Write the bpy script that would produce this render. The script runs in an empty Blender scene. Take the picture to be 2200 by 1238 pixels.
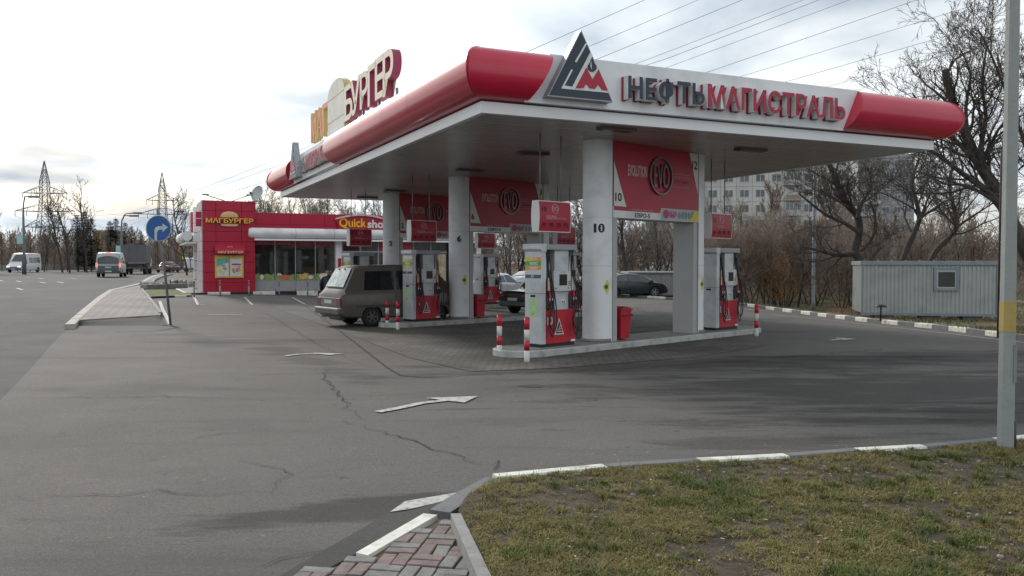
import bpy, bmesh, math, random
from mathutils import Vector, Matrix, noise
R = math.radians
rnd = random.Random(7)
S = bpy.context.scene
COL = S.collection

# ---------------------------------------------------------------- camera, sky, sun, exposure
F = 1800.0; PITCH = R(1.655); CAMZ = 1.95
cam = bpy.data.cameras.new('camera'); camo = bpy.data.objects.new('camera', cam); COL.objects.link(camo)
cam.sensor_width = 36; cam.lens = 36*F/2200; cam.clip_end = 3000; cam.clip_start = .05
camo.location = (0, 0, CAMZ); camo.rotation_euler = (R(90)-PITCH, 0, 0)
S.camera = camo
SUN_EL, SUN_AZ = R(28), R(-34)          # azimuth measured from +Y towards +X
W = bpy.data.worlds.new("World"); S.world = W; W.use_nodes = True
def build_world():
    nt = W.node_tree; nt.nodes.clear(); N = nt.nodes.new; L = nt.links.new
    out = N('ShaderNodeOutputWorld'); bg = N('ShaderNodeBackground'); L(bg.outputs[0], out.inputs[0])
    bg.inputs[1].default_value = 0.12
    sky = N('ShaderNodeTexSky'); sky.sky_type = 'NISHITA'; sky.sun_disc = False
    sky.sun_elevation = SUN_EL; sky.sun_rotation = SUN_AZ; sky.air_density = 1.3; sky.dust_density = 2.0
    tc = N('ShaderNodeTexCoord'); sep = N('ShaderNodeSeparateXYZ'); L(tc.outputs['Generated'], sep.inputs[0])
    def M(op, a, b=None, c=None):
        n = N('ShaderNodeMath'); n.operation = op
        for i, v in enumerate((a, b, c)):
            if v is None: continue
            if isinstance(v, (int, float)): n.inputs[i].default_value = v
            else: L(v, n.inputs[i])
        return n.outputs[0]
    z = M('MAXIMUM', sep.outputs[2], 0.0); d = M('ADD', z, 0.16)
    cx = M('DIVIDE', sep.outputs[0], d); cy = M('DIVIDE', sep.outputs[1], d)
    cb = N('ShaderNodeCombineXYZ'); L(cx, cb.inputs[0]); L(cy, cb.inputs[1])
    n1 = N('ShaderNodeTexNoise'); n1.inputs['Scale'].default_value = 1.25; n1.inputs['Detail'].default_value = 7; n1.inputs['Roughness'].default_value = .52
    n1.inputs['Distortion'].default_value = .25
    mp = N('ShaderNodeMapping'); mp.inputs['Location'].default_value = (3.1, 1.7, 0); L(cb.outputs[0], mp.inputs[0]); L(mp.outputs[0], n1.inputs[0])
    # cover: how solid the cloud is (1 = all cloud); thinner blue towards the upper right
    n2 = N('ShaderNodeTexNoise'); n2.inputs['Scale'].default_value = .42; n2.inputs['Detail'].default_value = 5; L(mp.outputs[0], n2.inputs[0])
    r1 = N('ShaderNodeValToRGB'); L(n1.outputs[0], r1.inputs[0])
    r1.color_ramp.elements[0].position = .33; r1.color_ramp.elements[0].color = (.40, .47, .55, 1)
    r1.color_ramp.elements[1].position = .58; r1.color_ramp.elements[1].color = (.885, .935, .955, 1)
    e = r1.color_ramp.elements.new(.44); e.color = (.62, .68, .735, 1)
    # brighter towards the hidden sun
    dot = N('ShaderNodeVectorMath'); dot.operation = 'DOT_PRODUCT'
    sd = Vector((math.sin(R(-20))*math.cos(R(31)), math.cos(R(-20))*math.cos(R(31)), math.sin(R(31))))
    L(tc.outputs['Generated'], dot.inputs[0]); dot.inputs[1].default_value = sd
    g = M('POWER', M('MAXIMUM', dot.outputs['Value'], 0.0), 11.0)
    gain = M('ADD', M('ADD', M('MULTIPLY', g, .30), .83), M('MULTIPLY', M('POWER', M('MAXIMUM', dot.outputs['Value'], 0.0), 45.0), 1.3))
    mc = N('ShaderNodeVectorMath'); mc.operation = 'SCALE'; L(r1.outputs[0], mc.inputs[0]); L(gain, mc.inputs['Scale'])
    sc = N('ShaderNodeVectorMath'); sc.operation = 'SCALE'; L(mc.outputs[0], sc.inputs[0]); sc.inputs['Scale'].default_value = 8.2
    msk = N('ShaderNodeValToRGB'); L(n2.outputs[0], msk.inputs[0])
    msk.color_ramp.elements[0].position = .38; msk.color_ramp.elements[0].color = (.72,)*3+(1,)
    msk.color_ramp.elements[1].position = .5; msk.color_ramp.elements[1].color = (1, 1, 1, 1)
    mx = N('ShaderNodeMix'); mx.data_type = 'RGBA'; L(msk.outputs[0], mx.inputs[0]); L(sky.outputs[0], mx.inputs[6]); L(sc.outputs[0], mx.inputs[7])
    L(mx.outputs[2], bg.inputs[0])
build_world()
sun = bpy.data.lights.new('sun', 'SUN'); sun.energy = 1.6; sun.angle = R(9); sun.color = (1, .95, .87)
suno = bpy.data.objects.new('sun', sun); COL.objects.link(suno)
sdir = Vector((math.sin(SUN_AZ)*math.cos(SUN_EL), math.cos(SUN_AZ)*math.cos(SUN_EL), math.sin(SUN_EL)))
suno.rotation_euler = (-sdir).to_track_quat('-Z', 'Y').to_euler(); suno.location = (-40, 20, 60)
S.view_settings.view_transform = 'Standard'; S.view_settings.look = 'None'; S.view_settings.gamma = 1
S.view_settings.exposure = 0.52
S.cycles.max_bounces = 6; S.cycles.diffuse_bounces = 3; S.cycles.glossy_bounces = 3; S.cycles.transparent_max_bounces = 8
S.cycles.use_denoising = True

# ---------------------------------------------------------------- picture -> place
def sm(t):
    t = max(0., min(1., t)); return t*t*(3-2*t)
def gz(x, y):
    return .35*sm((-x-5)/10)*sm((y-16)/24) + .45*sm((-x-17)/16)*sm((y-38)/30) - .5*sm((x-6)/12)*sm((y-19)/22)
def ray(u, v):
    a = (u-1100)/F; b = -(v-619)/F
    return Vector((a, math.cos(PITCH)+b*math.sin(PITCH), -math.sin(PITCH)+b*math.cos(PITCH)))
EYE = Vector((0, 0, CAMZ))
def PZ(u, v, z):
    d = ray(u, v); return EYE + d*((z-CAMZ)/d.z)
def G(u, v, h=0.):
    z = h; p = None
    for _ in range(12):
        p = PZ(u, v, z); z = gz(p.x, p.y)+h
    return p
def PY(u, v, y):
    d = ray(u, v); return EYE + d*(y/d.y)
def onplane(u, v, o, n):
    d = ray(u, v); return EYE + d*((o-EYE).dot(n)/d.dot(n))

# ---------------------------------------------------------------- materials
MT = {}
def mat(name, col, rough=.6, metal=0., var=.12, scale=4., bump=0., bscale=None, spec=.5, coat=0., col2=None, emit=None, dirt=None):
    if name in MT: return MT[name]
    m = bpy.data.materials.new(name); m.use_nodes = True; nt = m.node_tree; N = nt.nodes.new; L = nt.links.new
    b = nt.nodes['Principled BSDF']
    b.inputs['Roughness'].default_value = rough; b.inputs['Metallic'].default_value = metal
    b.inputs['Specular IOR Level'].default_value = spec; b.inputs['Coat Weight'].default_value = coat
    b.inputs['Coat Roughness'].default_value = .08
    tc = N('ShaderNodeTexCoord'); n = N('ShaderNodeTexNoise'); L(tc.outputs['Object'], n.inputs[0])
    n.inputs['Scale'].default_value = scale; n.inputs['Detail'].default_value = 6; n.inputs['Roughness'].default_value = .6
    rp = N('ShaderNodeValToRGB'); L(n.outputs[0], rp.inputs[0])
    rp.color_ramp.elements[0].position = .3; rp.color_ramp.elements[1].position = .7
    c = Vector(col); lo = c*(1-var); hi = Vector(col2) if col2 else c*(1+var)
    rp.color_ramp.elements[0].color = (*lo, 1); rp.color_ramp.elements[1].color = (*[min(1, k) for k in hi], 1)
    cs = rp.outputs[0]
    if dirt:
        n3 = N('ShaderNodeTexNoise'); L(tc.outputs['Object'], n3.inputs[0]); n3.inputs['Scale'].default_value = dirt[1]; n3.inputs['Detail'].default_value = 8
        r3 = N('ShaderNodeValToRGB'); L(n3.outputs[0], r3.inputs[0]); r3.color_ramp.elements[0].position = .5; r3.color_ramp.elements[1].position = .75
        r3.color_ramp.elements[1].color = (dirt[2],)*3+(1,)
        mx = N('ShaderNodeMix'); mx.data_type = 'RGBA'; L(r3.outputs[0], mx.inputs[0]); L(cs, mx.inputs[6]); mx.inputs[7].default_value = (*dirt[0], 1)
        cs = mx.outputs[2]
    L(cs, b.inputs['Base Color'])
    if bump:
        n2 = N('ShaderNodeTexNoise'); L(tc.outputs['Object'], n2.inputs[0]); n2.inputs['Scale'].default_value = bscale or scale*6; n2.inputs['Detail'].default_value = 5
        bp = N('ShaderNodeBump'); L(n2.outputs[0], bp.inputs['Height']); bp.inputs['Strength'].default_value = bump; bp.inputs['Distance'].default_value = .02
        L(bp.outputs[0], b.inputs['Normal'])
    if emit:
        b.inputs['Emission Color'].default_value = (*emit[0], 1); b.inputs['Emission Strength'].default_value = emit[1]
    MT[name] = m; return m

red_gloss = mat('red_panel', (.49, .009, .040), .30, var=.09, scale=.5, bump=.04, bscale=.9, coat=.3, dirt=((.42, .012, .036), 1.3, .5))
red_wall = mat('red_cassette', (.40, .007, .036), .38, var=.07, scale=.5, bump=.03, bscale=1.0)
red_sign = mat('red_sign', (.40, .007, .034), .4, var=.08, scale=1.5)
red_paint = mat('red_paint', (.48, .010, .028), .38, var=.15, scale=3, dirt=((.12, .02, .02), 4, .5))
white_panel = mat('white_panel', (.74, .75, .76), .4, var=.05, scale=.8, dirt=((.42, .42, .40), 1.5, .5))
white_band = mat('white_band', (.80, .81, .82), .35, var=.04, scale=.8)
white_paint = mat('white_paint', (.62, .62, .59), .6, var=.1, scale=5, dirt=((.25, .24, .22), 3, .6))
col_white = mat('column_white', (.75, .765, .77), .42, var=.05, scale=.8, dirt=((.42, .42, .42), 2.2, .5))
steel = mat('steel_grey', (.36, .37, .375), .4, .35, var=.06, scale=1.2)
grey_box = mat('pump_grey', (.54, .56, .575), .4, .2, var=.06, scale=2, dirt=((.25, .25, .25), 3, .5))
dark_grey = mat('dark_grey', (.07, .072, .075), .5, var=.15)
black = mat('black_rubber', (.012, .012, .013), .55, var=.2)
chrome = mat('chrome', (.55, .56, .58), .18, .95, var=.05)
navy = mat('navy', (.018, .028, .05), .38, var=.08, scale=2)
cream = mat('cream', (.80, .74, .58), .5, var=.06, scale=1.5)
glass = mat('dark_glass', (.014, .017, .019), .05, var=.3, scale=1.5, spec=.8)
ink = mat('black_ink', (.012, .012, .014), .5, var=.1)
text_white = mat('white_ink', (.7, .7, .68), .5, var=.05)
dull_pink = mat('faded_ink', (.42, .16, .19), .5, var=.1)
yellow = mat('yellow', (.66, .52, .05), .5, var=.1)
gold = mat('gold_letters', (.75, .42, .05), .4, var=.1)
orange = mat('orange', (.70, .28, .05), .5, var=.1)
green = mat('green_sticker', (.05, .38, .07), .5, var=.1)
palegreen = mat('pale_green_paper', (.38, .56, .30), .6, var=.15, scale=12)
concrete = mat('concrete', (.25, .245, .235), .85, var=.2, scale=6, bump=.4, dirt=((.13, .12, .11), 2, .7))
kerb_grey = mat('kerb_grey', (.14, .145, .15), .8, var=.2, scale=6, bump=.3)
kerb_white = mat('kerb_white', (.68, .67, .60), .7, var=.14, scale=7, bump=.3, dirt=((.25, .24, .2), 5, .8))
kerb_black = mat('kerb_black', (.02, .02, .022), .6, var=.3, scale=6)
road_paint = mat('road_paint', (.44, .43, .40), .75, var=.2, scale=9, dirt=((.13, .125, .12), 16, 1.))
galv = mat('galvanised', (.22, .23, .235), .5, .4, var=.12, scale=3)

# ---------------------------------------------------------------- objects
def tag(o, label=None, cat=None, group=None, kind=None):
    if label: o['label'] = label
    if cat: o['category'] = cat
    if group: o['group'] = group
    if kind: o['kind'] = kind
    return o
def thing(name, label, cat, loc=(0, 0, 0), rz=0., group=None):
    o = bpy.data.objects.new(name, None); COL.objects.link(o); o.empty_display_size = .2
    o.location = loc; o.rotation_euler = (0, 0, rz); return tag(o, label, cat, group)
def copy_tree(o, parent=None):
    c = o.copy(); COL.objects.link(c)
    if parent: c.parent = parent
    for ch in list(o.children): copy_tree(ch, c)
    return c

class MB:
    """collects shapes into one mesh; every shape may name its own material"""
    def __init__(s): s.v = []; s.f = []; s.m = []; s.mats = []; s.sm = []
    def mi(s, m):
        if m not in s.mats: s.mats.append(m)
        return s.mats.index(m)
    def add(s, vs, fs, m, smooth=False, M=None):
        o = len(s.v)
        s.v += [tuple(M @ Vector(p)) if M else tuple(p) for p in vs]
        k = s.mi(m)
        for f in fs: s.f.append([i+o for i in f]); s.m.append(k); s.sm.append(smooth)
        return s
    def box(s, x0, x1, y0, y1, z0, z1, m, M=None, bev=0.):
        if bev > 0:
            bm = bmesh.new(); bmesh.ops.create_cube(bm, size=1)
            for v in bm.verts: v.co = Vector(((x0+x1)/2+v.co.x*(x1-x0), (y0+y1)/2+v.co.y*(y1-y0), (z0+z1)/2+v.co.z*(z1-z0)))
            bmesh.ops.bevel(bm, geom=bm.edges[:], offset=bev, segments=2, affect='EDGES', profile=.5)
            bm.verts.index_update()
            s.add([v.co.copy() for v in bm.verts], [[v.index for v in f.verts] for f in bm.faces], m, False, M); bm.free(); return s
        vs = [(x, y, z) for x in (x0, x1) for y in (y0, y1) for z in (z0, z1)]
        return s.add(vs, [(0, 1, 3, 2), (4, 6, 7, 5), (0, 4, 5, 1), (2, 3, 7, 6), (0, 2, 6, 4), (1, 5, 7, 3)], m, False, M)
    def prism(s, pts, z0, z1, m, M=None, axis='z', smooth=False):
        """polygon pts extruded between z0 and z1 along axis ('z': pts=(x,y); 'y': pts=(x,z); 'x': pts=(y,z))"""
        def w(p, h):
            return (p[0], p[1], h) if axis == 'z' else ((p[0], h, p[1]) if axis == 'y' else (h, p[0], p[1]))
        n = len(pts); vs = [w(p, z0) for p in pts]+[w(p, z1) for p in pts]
        s.add(vs, [list(range(n))[::-1], list(range(n, 2*n))], m, False, M)
        o = len(s.v)-2*n; k = s.mi(m)
        for i in range(n):
            j = (i+1) % n; s.f.append([o+i, o+j, o+n+j, o+n+i]); s.m.append(k); s.sm.append(smooth)
        return s
    def tube(s, pts, r, m, n=8, M=None, cap=True, smooth=True):
        pts = [Vector(p) for p in pts]; rs = r if isinstance(r, (list, tuple)) else [r]*len(pts)
        vs = []; fs = []
        t0 = (pts[1]-pts[0]).normalized(); a = t0.orthogonal().normalized()
        for i, p in enumerate(pts):
            t = (pts[min(i+1, len(pts)-1)]-pts[max(i-1, 0)]).normalized()
            a = (a-t*a.dot(t)).normalized(); b = t.cross(a)
            for k in range(n):
                th = 2*math.pi*k/n; vs.append(p+(a*math.cos(th)+b*math.sin(th))*rs[i])
        for i in range(len(pts)-1):
            for k in range(n):
                q = (k+1) % n; fs.append((i*n+k, i*n+q, (i+1)*n+q, (i+1)*n+k))
        s.add(vs, fs, m, smooth, M)
        if cap:
            o = len(s.v)-len(vs); kk = s.mi(m)
            for f in (list(range(n))[::-1], list(range((len(pts)-1)*n, len(pts)*n))):
                s.f.append([o+i for i in f]); s.m.append(kk); s.sm.append(False)
        return s
    def lathe(s, prof, m, n=20, M=None, smooth=True):
        """prof: list of (r, z)"""
        vs = []; fs = []
        for r, z in prof:
            for k in range(n): vs.append((r*math.cos(2*math.pi*k/n), r*math.sin(2*math.pi*k/n), z))
        for i in range(len(prof)-1):
            for k in range(n):
                q = (k+1) % n; fs.append((i*n+k, i*n+q, (i+1)*n+q, (i+1)*n+k))
        s.add(vs, fs, m, smooth, M)
        o = len(s.v)-len(vs); kk = s.mi(m)
        for f in (list(range(n))[::-1], list(range((len(prof)-1)*n, len(prof)*n))):
            s.f.append([o+i for i in f]); s.m.append(kk); s.sm.append(False)
        return s
    def loft(s, secs, m, closed=True, cap=True, smooth=True, M=None):
        n = len(secs[0]); vs = [p for q in secs for p in q]; fs = []
        for i in range(len(secs)-1):
            for k in range(n if closed else n-1):
                q = (k+1) % n; fs.append((i*n+k, i*n+q, (i+1)*n+q, (i+1)*n+k))
        s.add(vs, fs, m, smooth, M)
        if cap:
            o = len(s.v)-len(vs); kk = s.mi(m)
            for f in (list(range(n))[::-1], list(range((len(secs)-1)*n, len(secs)*n))):
                s.f.append([o+i for i in f]); s.m.append(kk); s.sm.append(False)
        return s
    def text(s, body, x0, x1, z0, z1, m, y=0., dep=.01, off=0., M=None, wrap=None, side=None, fit=True):
        """letters standing in the xz plane facing -y, fitted to the box x0..x1, z0..z1"""
        c = bpy.data.curves.new('t', 'FONT'); c.body = body; c.offset = off; c.resolution_u = 3
        o = bpy.data.objects.new('t', c); COL.objects.link(o)
        me = bpy.data.meshes.new_from_object(o.evaluated_get(bpy.context.evaluated_depsgraph_get()))
        bm = bmesh.new(); bm.from_mesh(me)
        bpy.data.objects.remove(o); bpy.data.curves.remove(c); bpy.data.meshes.remove(me)
        bmesh.ops.remove_doubles(bm, verts=bm.verts, dist=1e-4)
        if not bm.verts: bm.free(); return s
        xs = [v.co.x for v in bm.verts]; ys = [v.co.y for v in bm.verts]
        ax, bx, ay, by = min(xs), max(xs), min(ys), max(ys)
        for v in bm.verts:
            v.co = Vector((x0+(v.co.x-ax)/(bx-ax)*(x1-x0), y, z0+(v.co.y-ay)/(by-ay)*(z1-z0)))
        bm.verts.index_update()
        front = [v.co.copy() for v in bm.verts]; faces = [[v.index for v in f.verts] for f in bm.faces]
        n = len(front)
        bnd = [(e.verts[0].index, e.verts[1].index) for e in bm.edges if len(e.link_faces) == 1]
        vs = [Vector((p.x, p.y-dep, p.z)) for p in front]+front
        if wrap: vs = [wrap(p) for p in vs]
        s.add(vs, faces+[[i+n for i in f] for f in faces], m, False, M)
        o = len(s.v)-2*n; k = s.mi(side or m)
        for a, b in bnd: s.f.append([o+a, o+b, o+b+n, o+a+n]); s.m.append(k); s.sm.append(False)
        bm.free(); return s
    def build(s, name, parent=None, smooth_angle=None, fix=True):
        me = bpy.data.meshes.new(name); me.from_pydata(s.v, [], s.f)
        for m in s.mats: me.materials.append(m)
        me.polygons.foreach_set('material_index', s.m); me.polygons.foreach_set('use_smooth', s.sm)
        if fix and len(s.v) < 60000:
            bm = bmesh.new(); bm.from_mesh(me); bmesh.ops.recalc_face_normals(bm, faces=bm.faces); bm.to_mesh(me); bm.free()
        me.update()
        if smooth_angle: me.set_sharp_from_angle(angle=R(smooth_angle))
        o = bpy.data.objects.new(name, me); COL.objects.link(o)
        if parent: o.parent = parent
        return o
def cyl_wrap(cx, cy, r, ang0):
    """wraps text (x = arc length, y = -outward offset) on a cylinder round (cx,cy); ang0 = facing angle"""
    def f(p):
        a = ang0 + p.x/r; rr = r - p.y
        return Vector((cx+rr*math.cos(a), cy+rr*math.sin(a), p.z))
    return f
# ---------------------------------------------------------------- ground
def asphalt_mat(name, base, patch, stain=.5, tint=None, damp_and_shade=()):
    m = bpy.data.materials.new(name); m.use_nodes = True; nt = m.node_tree; N = nt.nodes.new; L = nt.links.new
    b = nt.nodes['Principled BSDF']; b.inputs['Roughness'].default_value = .82; b.inputs['Specular IOR Level'].default_value = .18
    tc = N('ShaderNodeTexCoord'); P = tc.outputs['Object']
    def no(sc, det=6, ro=.6, vec=P, dist=0):
        n = N('ShaderNodeTexNoise'); L(vec, n.inputs[0]); n.inputs['Scale'].default_value = sc; n.inputs['Detail'].default_value = det
        n.inputs['Roughness'].default_value = ro; n.inputs['Distortion'].default_value = dist; return n.outputs[0]
    def ramp(x, p0, p1, c0, c1):
        r = N('ShaderNodeValToRGB'); L(x, r.inputs[0]); r.color_ramp.elements[0].position = p0; r.color_ramp.elements[1].position = p1
        r.color_ramp.elements[0].color = (*c0, 1) if isinstance(c0, (tuple, list)) else (c0,)*3+(1,)
        r.color_ramp.elements[1].color = (*c1, 1) if isinstance(c1, (tuple, list)) else (c1,)*3+(1,); return r.outputs[0]
    def mix(f, a, c, mode='MIX'):
        n = N('ShaderNodeMix'); n.data_type = 'RGBA'; n.blend_type = mode
        if isinstance(f, float): n.inputs[0].default_value = f
        else: L(f, n.inputs[0])
        for i, q in ((6, a), (7, c)):
            if isinstance(q, (tuple, list)): n.inputs[i].default_value = (*q, 1)
            else: L(q, n.inputs[i])
        return n.outputs[2]
    B = Vector(base)
    big = ramp(no(.16, 5), .35, .65, tuple(B*.84), tuple(B*1.12))
    fine = ramp(no(34, 8, .85), .3, .7, .66, 1.34)
    grit = ramp(no(130, 3, .6), .38, .68, .62, 1.5)
    c = mix(1., big, fine, 'MULTIPLY'); c = mix(.8, c, grit, 'MULTIPLY')
    mp = N('ShaderNodeMapping'); mp.inputs['Rotation'].default_value = (0, 0, R(-28)); mp.inputs['Scale'].default_value = (.16, .6, 1); L(P, mp.inputs[0])
    st = ramp(no(1.1, 7, .62, mp.outputs[0], .6), .54, .68, 0., stain)
    c = mix(st, c, tuple(Vector(patch)))
    sp_ = ramp(no(5.5, 3, .6), .66, .73, 0., .55); c = mix(sp_, c, tuple(Vector(patch)*.8)); cr_ = ramp(no(11, 2, .5), .70, .76, 0., .5); c = mix(cr_, c, tuple(B*1.9))
    oil = ramp(no(.9, 4, .5, P, .8), .68, .78, 0., stain*.9)
    c = mix(oil, c, tuple(Vector(patch)*.6))
    for cx, cy, rx, ry, rot, amt in damp_and_shade:  # ragged dark ellipses: damp ground, and canopy shade painted into the colour
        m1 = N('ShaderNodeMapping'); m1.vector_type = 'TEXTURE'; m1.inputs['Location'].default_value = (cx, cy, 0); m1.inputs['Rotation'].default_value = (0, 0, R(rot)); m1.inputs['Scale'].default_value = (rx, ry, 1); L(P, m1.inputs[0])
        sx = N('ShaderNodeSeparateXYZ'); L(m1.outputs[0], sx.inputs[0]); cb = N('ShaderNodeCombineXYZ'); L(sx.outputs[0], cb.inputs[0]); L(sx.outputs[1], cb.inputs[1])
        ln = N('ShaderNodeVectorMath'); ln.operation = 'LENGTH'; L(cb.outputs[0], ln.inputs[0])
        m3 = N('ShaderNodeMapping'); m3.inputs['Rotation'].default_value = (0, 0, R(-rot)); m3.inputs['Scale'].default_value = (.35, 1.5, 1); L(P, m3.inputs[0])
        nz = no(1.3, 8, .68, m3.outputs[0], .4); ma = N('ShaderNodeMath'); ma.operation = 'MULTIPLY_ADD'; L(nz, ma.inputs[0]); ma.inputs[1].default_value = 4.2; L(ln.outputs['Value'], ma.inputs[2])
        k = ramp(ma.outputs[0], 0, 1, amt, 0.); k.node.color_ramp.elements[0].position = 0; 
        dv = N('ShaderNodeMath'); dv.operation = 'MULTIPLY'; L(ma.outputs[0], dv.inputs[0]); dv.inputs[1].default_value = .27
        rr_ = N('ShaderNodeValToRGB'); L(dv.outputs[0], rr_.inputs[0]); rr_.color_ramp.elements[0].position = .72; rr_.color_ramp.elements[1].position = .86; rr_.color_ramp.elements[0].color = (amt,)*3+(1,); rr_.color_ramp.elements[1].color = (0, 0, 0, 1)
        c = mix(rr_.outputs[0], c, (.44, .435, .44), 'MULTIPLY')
    L(c, b.inputs['Base Color'])
    bp = N('ShaderNodeBump'); L(no(60, 6, .7), bp.inputs['Height']); bp.inputs['Strength'].default_value = .45; bp.inputs['Distance'].default_value = .01
    L(bp.outputs[0], b.inputs['Normal'])
    rr = ramp(no(.8, 5, .6, P, .5), .35, .7, .90, .84); L(rr, b.inputs['Roughness'])
    return m
lot_asphalt = asphalt_mat('lot_asphalt', (.126, .117, .109), (.050, .047, .045), .42, damp_and_shade=((7.2, 13.2, 6.5, 2.2, 8, .85), (3.8, 16.2, 6.5, 1.1, 12, .8), (-1.0, 6.7, 1.7, .40, 28, .9), (7.6, 11.0, 4.6, 1.1, 10, .8), (2.6, 9.0, 1.6, .35, 12, .6), (9.5, 17.5, 5, 1.3, 14, .7), (-4.2, 17.0, 3.4, .5, -60, .6), (-5.6, 21, 1.4, .8, 0, .6)))  # damp patches; the bands before the islands paint in the canopy's soft shadow
road_asphalt = asphalt_mat('road_asphalt', (.080, .077, .075), (.05, .05, .05), .4)
wedge_asphalt = asphalt_mat('wedge_asphalt', (.075, .072, .069), (.05, .05, .05), .4)

def brick_mat(name, c1, c2, mortar, sc, rot=0., bw=.5, rh=.25, msize=.02, dirt=None, rough=.85):
    m = bpy.data.materials.new(name); m.use_nodes = True; nt = m.node_tree; N = nt.nodes.new; L = nt.links.new
    b = nt.nodes['Principled BSDF']; b.inputs['Roughness'].default_value = rough
    tc = N('ShaderNodeTexCoord'); mp = N('ShaderNodeMapping'); L(tc.outputs['Object'], mp.inputs[0]); mp.inputs['Rotation'].default_value = (0, 0, rot)
    br = N('ShaderNodeTexBrick'); L(mp.outputs[0], br.inputs[0]); br.inputs['Scale'].default_value = sc
    br.inputs['Brick Width'].default_value = bw; br.inputs['Row Height'].default_value = rh; br.inputs['Mortar Size'].default_value = msize; br.inputs['Mortar Smooth'].default_value = .3
    br.inputs[1].default_value = (*c1, 1); br.inputs[2].default_value = (*c2, 1); br.inputs[3].default_value = (*mortar, 1)
    n = N('ShaderNodeTexNoise'); L(tc.outputs['Object'], n.inputs[0]); n.inputs['Scale'].default_value = .5; n.inputs['Detail'].default_value = 8; n.inputs['Roughness'].default_value = .65
    r = N('ShaderNodeValToRGB'); L(n.outputs[0], r.inputs[0]); r.color_ramp.elements[0].position = .35; r.color_ramp.elements[1].position = .68
    d = dirt or .55; r.color_ramp.elements[0].color = (d, d, d, 1); r.color_ramp.elements[1].color = (1.15,)*3+(1,)
    n4 = N('ShaderNodeTexNoise'); L(tc.outputs['Object'], n4.inputs[0]); n4.inputs['Scale'].default_value = 30; n4.inputs['Detail'].default_value = 4
    r4 = N('ShaderNodeValToRGB'); L(n4.outputs[0], r4.inputs[0]); r4.color_ramp.elements[0].color = (.6,)*3+(1,); r4.color_ramp.elements[1].color = (1.4,)*3+(1,)
    mx = N('ShaderNodeMix'); mx.data_type = 'RGBA'; mx.blend_type = 'MULTIPLY'; mx.inputs[0].default_value = 1
    L(br.outputs[0], mx.inputs[6]); L(r.outputs[0], mx.inputs[7])
    m2 = N('ShaderNodeMix'); m2.data_type = 'RGBA'; m2.blend_type = 'MULTIPLY'; m2.inputs[0].default_value = .7
    L(mx.outputs[2], m2.inputs[6]); L(r4.outputs[0], m2.inputs[7]); L(m2.outputs[2], b.inputs['Base Color'])
    bp = N('ShaderNodeBump'); L(br.outputs['Fac'], bp.inputs['Height']); bp.inputs['Strength'].default_value = .5; bp.inputs['Distance'].default_value = .01; bp.invert = True
    L(bp.outputs[0], b.inputs['Normal'])
    return m
walk_pavers = brick_mat('walk_pavers', (.25, .205, .19), (.215, .185, .175), (.085, .075, .07), 1., R(24), .4, .2, .022, .7)
forecourt_pavers = brick_mat('forecourt_pavers', (.150, .138, .118), (.105, .098, .085), (.035, .032, .03), 1., R(-43), .22, .11, .012, .42)
soil = mat('soil', (.085, .062, .040), .95, var=.35, scale=3, bump=.8, bscale=14, col2=(.13, .10, .06))
grass_base = mat('turf_soil', (.038, .027, .017), .95, var=.4, scale=5, bump=1., bscale=30, col2=(.085, .062, .038))
verge_green = mat('verge_green', (.075, .105, .022), .95, var=.4, scale=2.5, bump=.6, bscale=25, col2=(.14, .15, .04))
verge_mixed = mat('verge_mixed', (.08, .085, .03), .95, var=.4, scale=.8, bump=.6, bscale=20, col2=(.15, .115, .055))

def lattice(lo, hi, near, far, step):
    xs = []; x = lo
    while x < hi:
        xs.append(x); x += step if -near <= x < near else max(step, (abs(x)-near)*.35+step)
    return xs
def ground_sheet():
    xs = sorted(set([-900, -600, -400, -280, -200, -150, -110, -84]+list(range(-60, 61, 2))+[84, 110, 150, 200, 280, 400, 600, 900]))
    ys = sorted(set([-60, -30, -10]+list(range(0, 101, 2))+[125, 160, 200, 260, 340, 450, 600, 900, 1400]))
    vs = [(x, y, gz(x, y)-.035) for y in ys for x in xs]; n = len(xs)
    fs = [(j*n+i, j*n+i+1, (j+1)*n+i+1, (j+1)*n+i) for j in range(len(ys)-1) for i in range(n-1)]
    m = MB(); m.add(vs, fs, verge_mixed, True); tag(m.build('ground'), 'flat earth ground with thin autumn grass', None, None, 'structure')
ground_sheet()
def sheet(name, pts, h, m, thick=0., kind='structure', label=None, step=2., side=None):
    """a polygon (world xy) draped over the terrain at height h, cut on the terrain's own lattice"""
    bm = bmesh.new(); f = bm.faces.new([bm.verts.new((p[0], p[1], 0)) for p in pts])
    for ax in (0, 1):
        lo = min(p[ax] for p in pts); hi = max(p[ax] for p in pts); k = math.ceil(lo/step)
        while k*step < hi and k*step < 104:
            co = [0, 0, 0]; no = [0, 0, 0]; co[ax] = k*step; no[ax] = 1
            bmesh.ops.bisect_plane(bm, geom=bm.verts[:]+bm.edges[:]+bm.faces[:], plane_co=co, plane_no=no); k += 1
    for v in bm.verts: v.co.z = gz(v.co.x, v.co.y)+h
    if f.normal.z < 0: bmesh.ops.reverse_faces(bm, faces=bm.faces)
    bm.normal_update()
    if sum(q.normal.z for q in bm.faces) < 0: bmesh.ops.reverse_faces(bm, faces=bm.faces)
    if thick:
        bnd = [e for e in bm.edges if e.is_boundary]
        r = bmesh.ops.extrude_edge_only(bm, edges=bnd)
        for v in [g for g in r['geom'] if isinstance(g, bmesh.types.BMVert)]: v.co.z -= thick
        for q in [g for g in r['geom'] if isinstance(g, bmesh.types.BMFace)]: q.material_index = 1 if side else 0
    me = bpy.data.meshes.new(name); bm.to_mesh(me); bm.free(); me.materials.append(m)
    if side: me.materials.append(side)
    o = bpy.data.objects.new(name, me); COL.objects.link(o); tag(o, label, None, None, kind); return o
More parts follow.
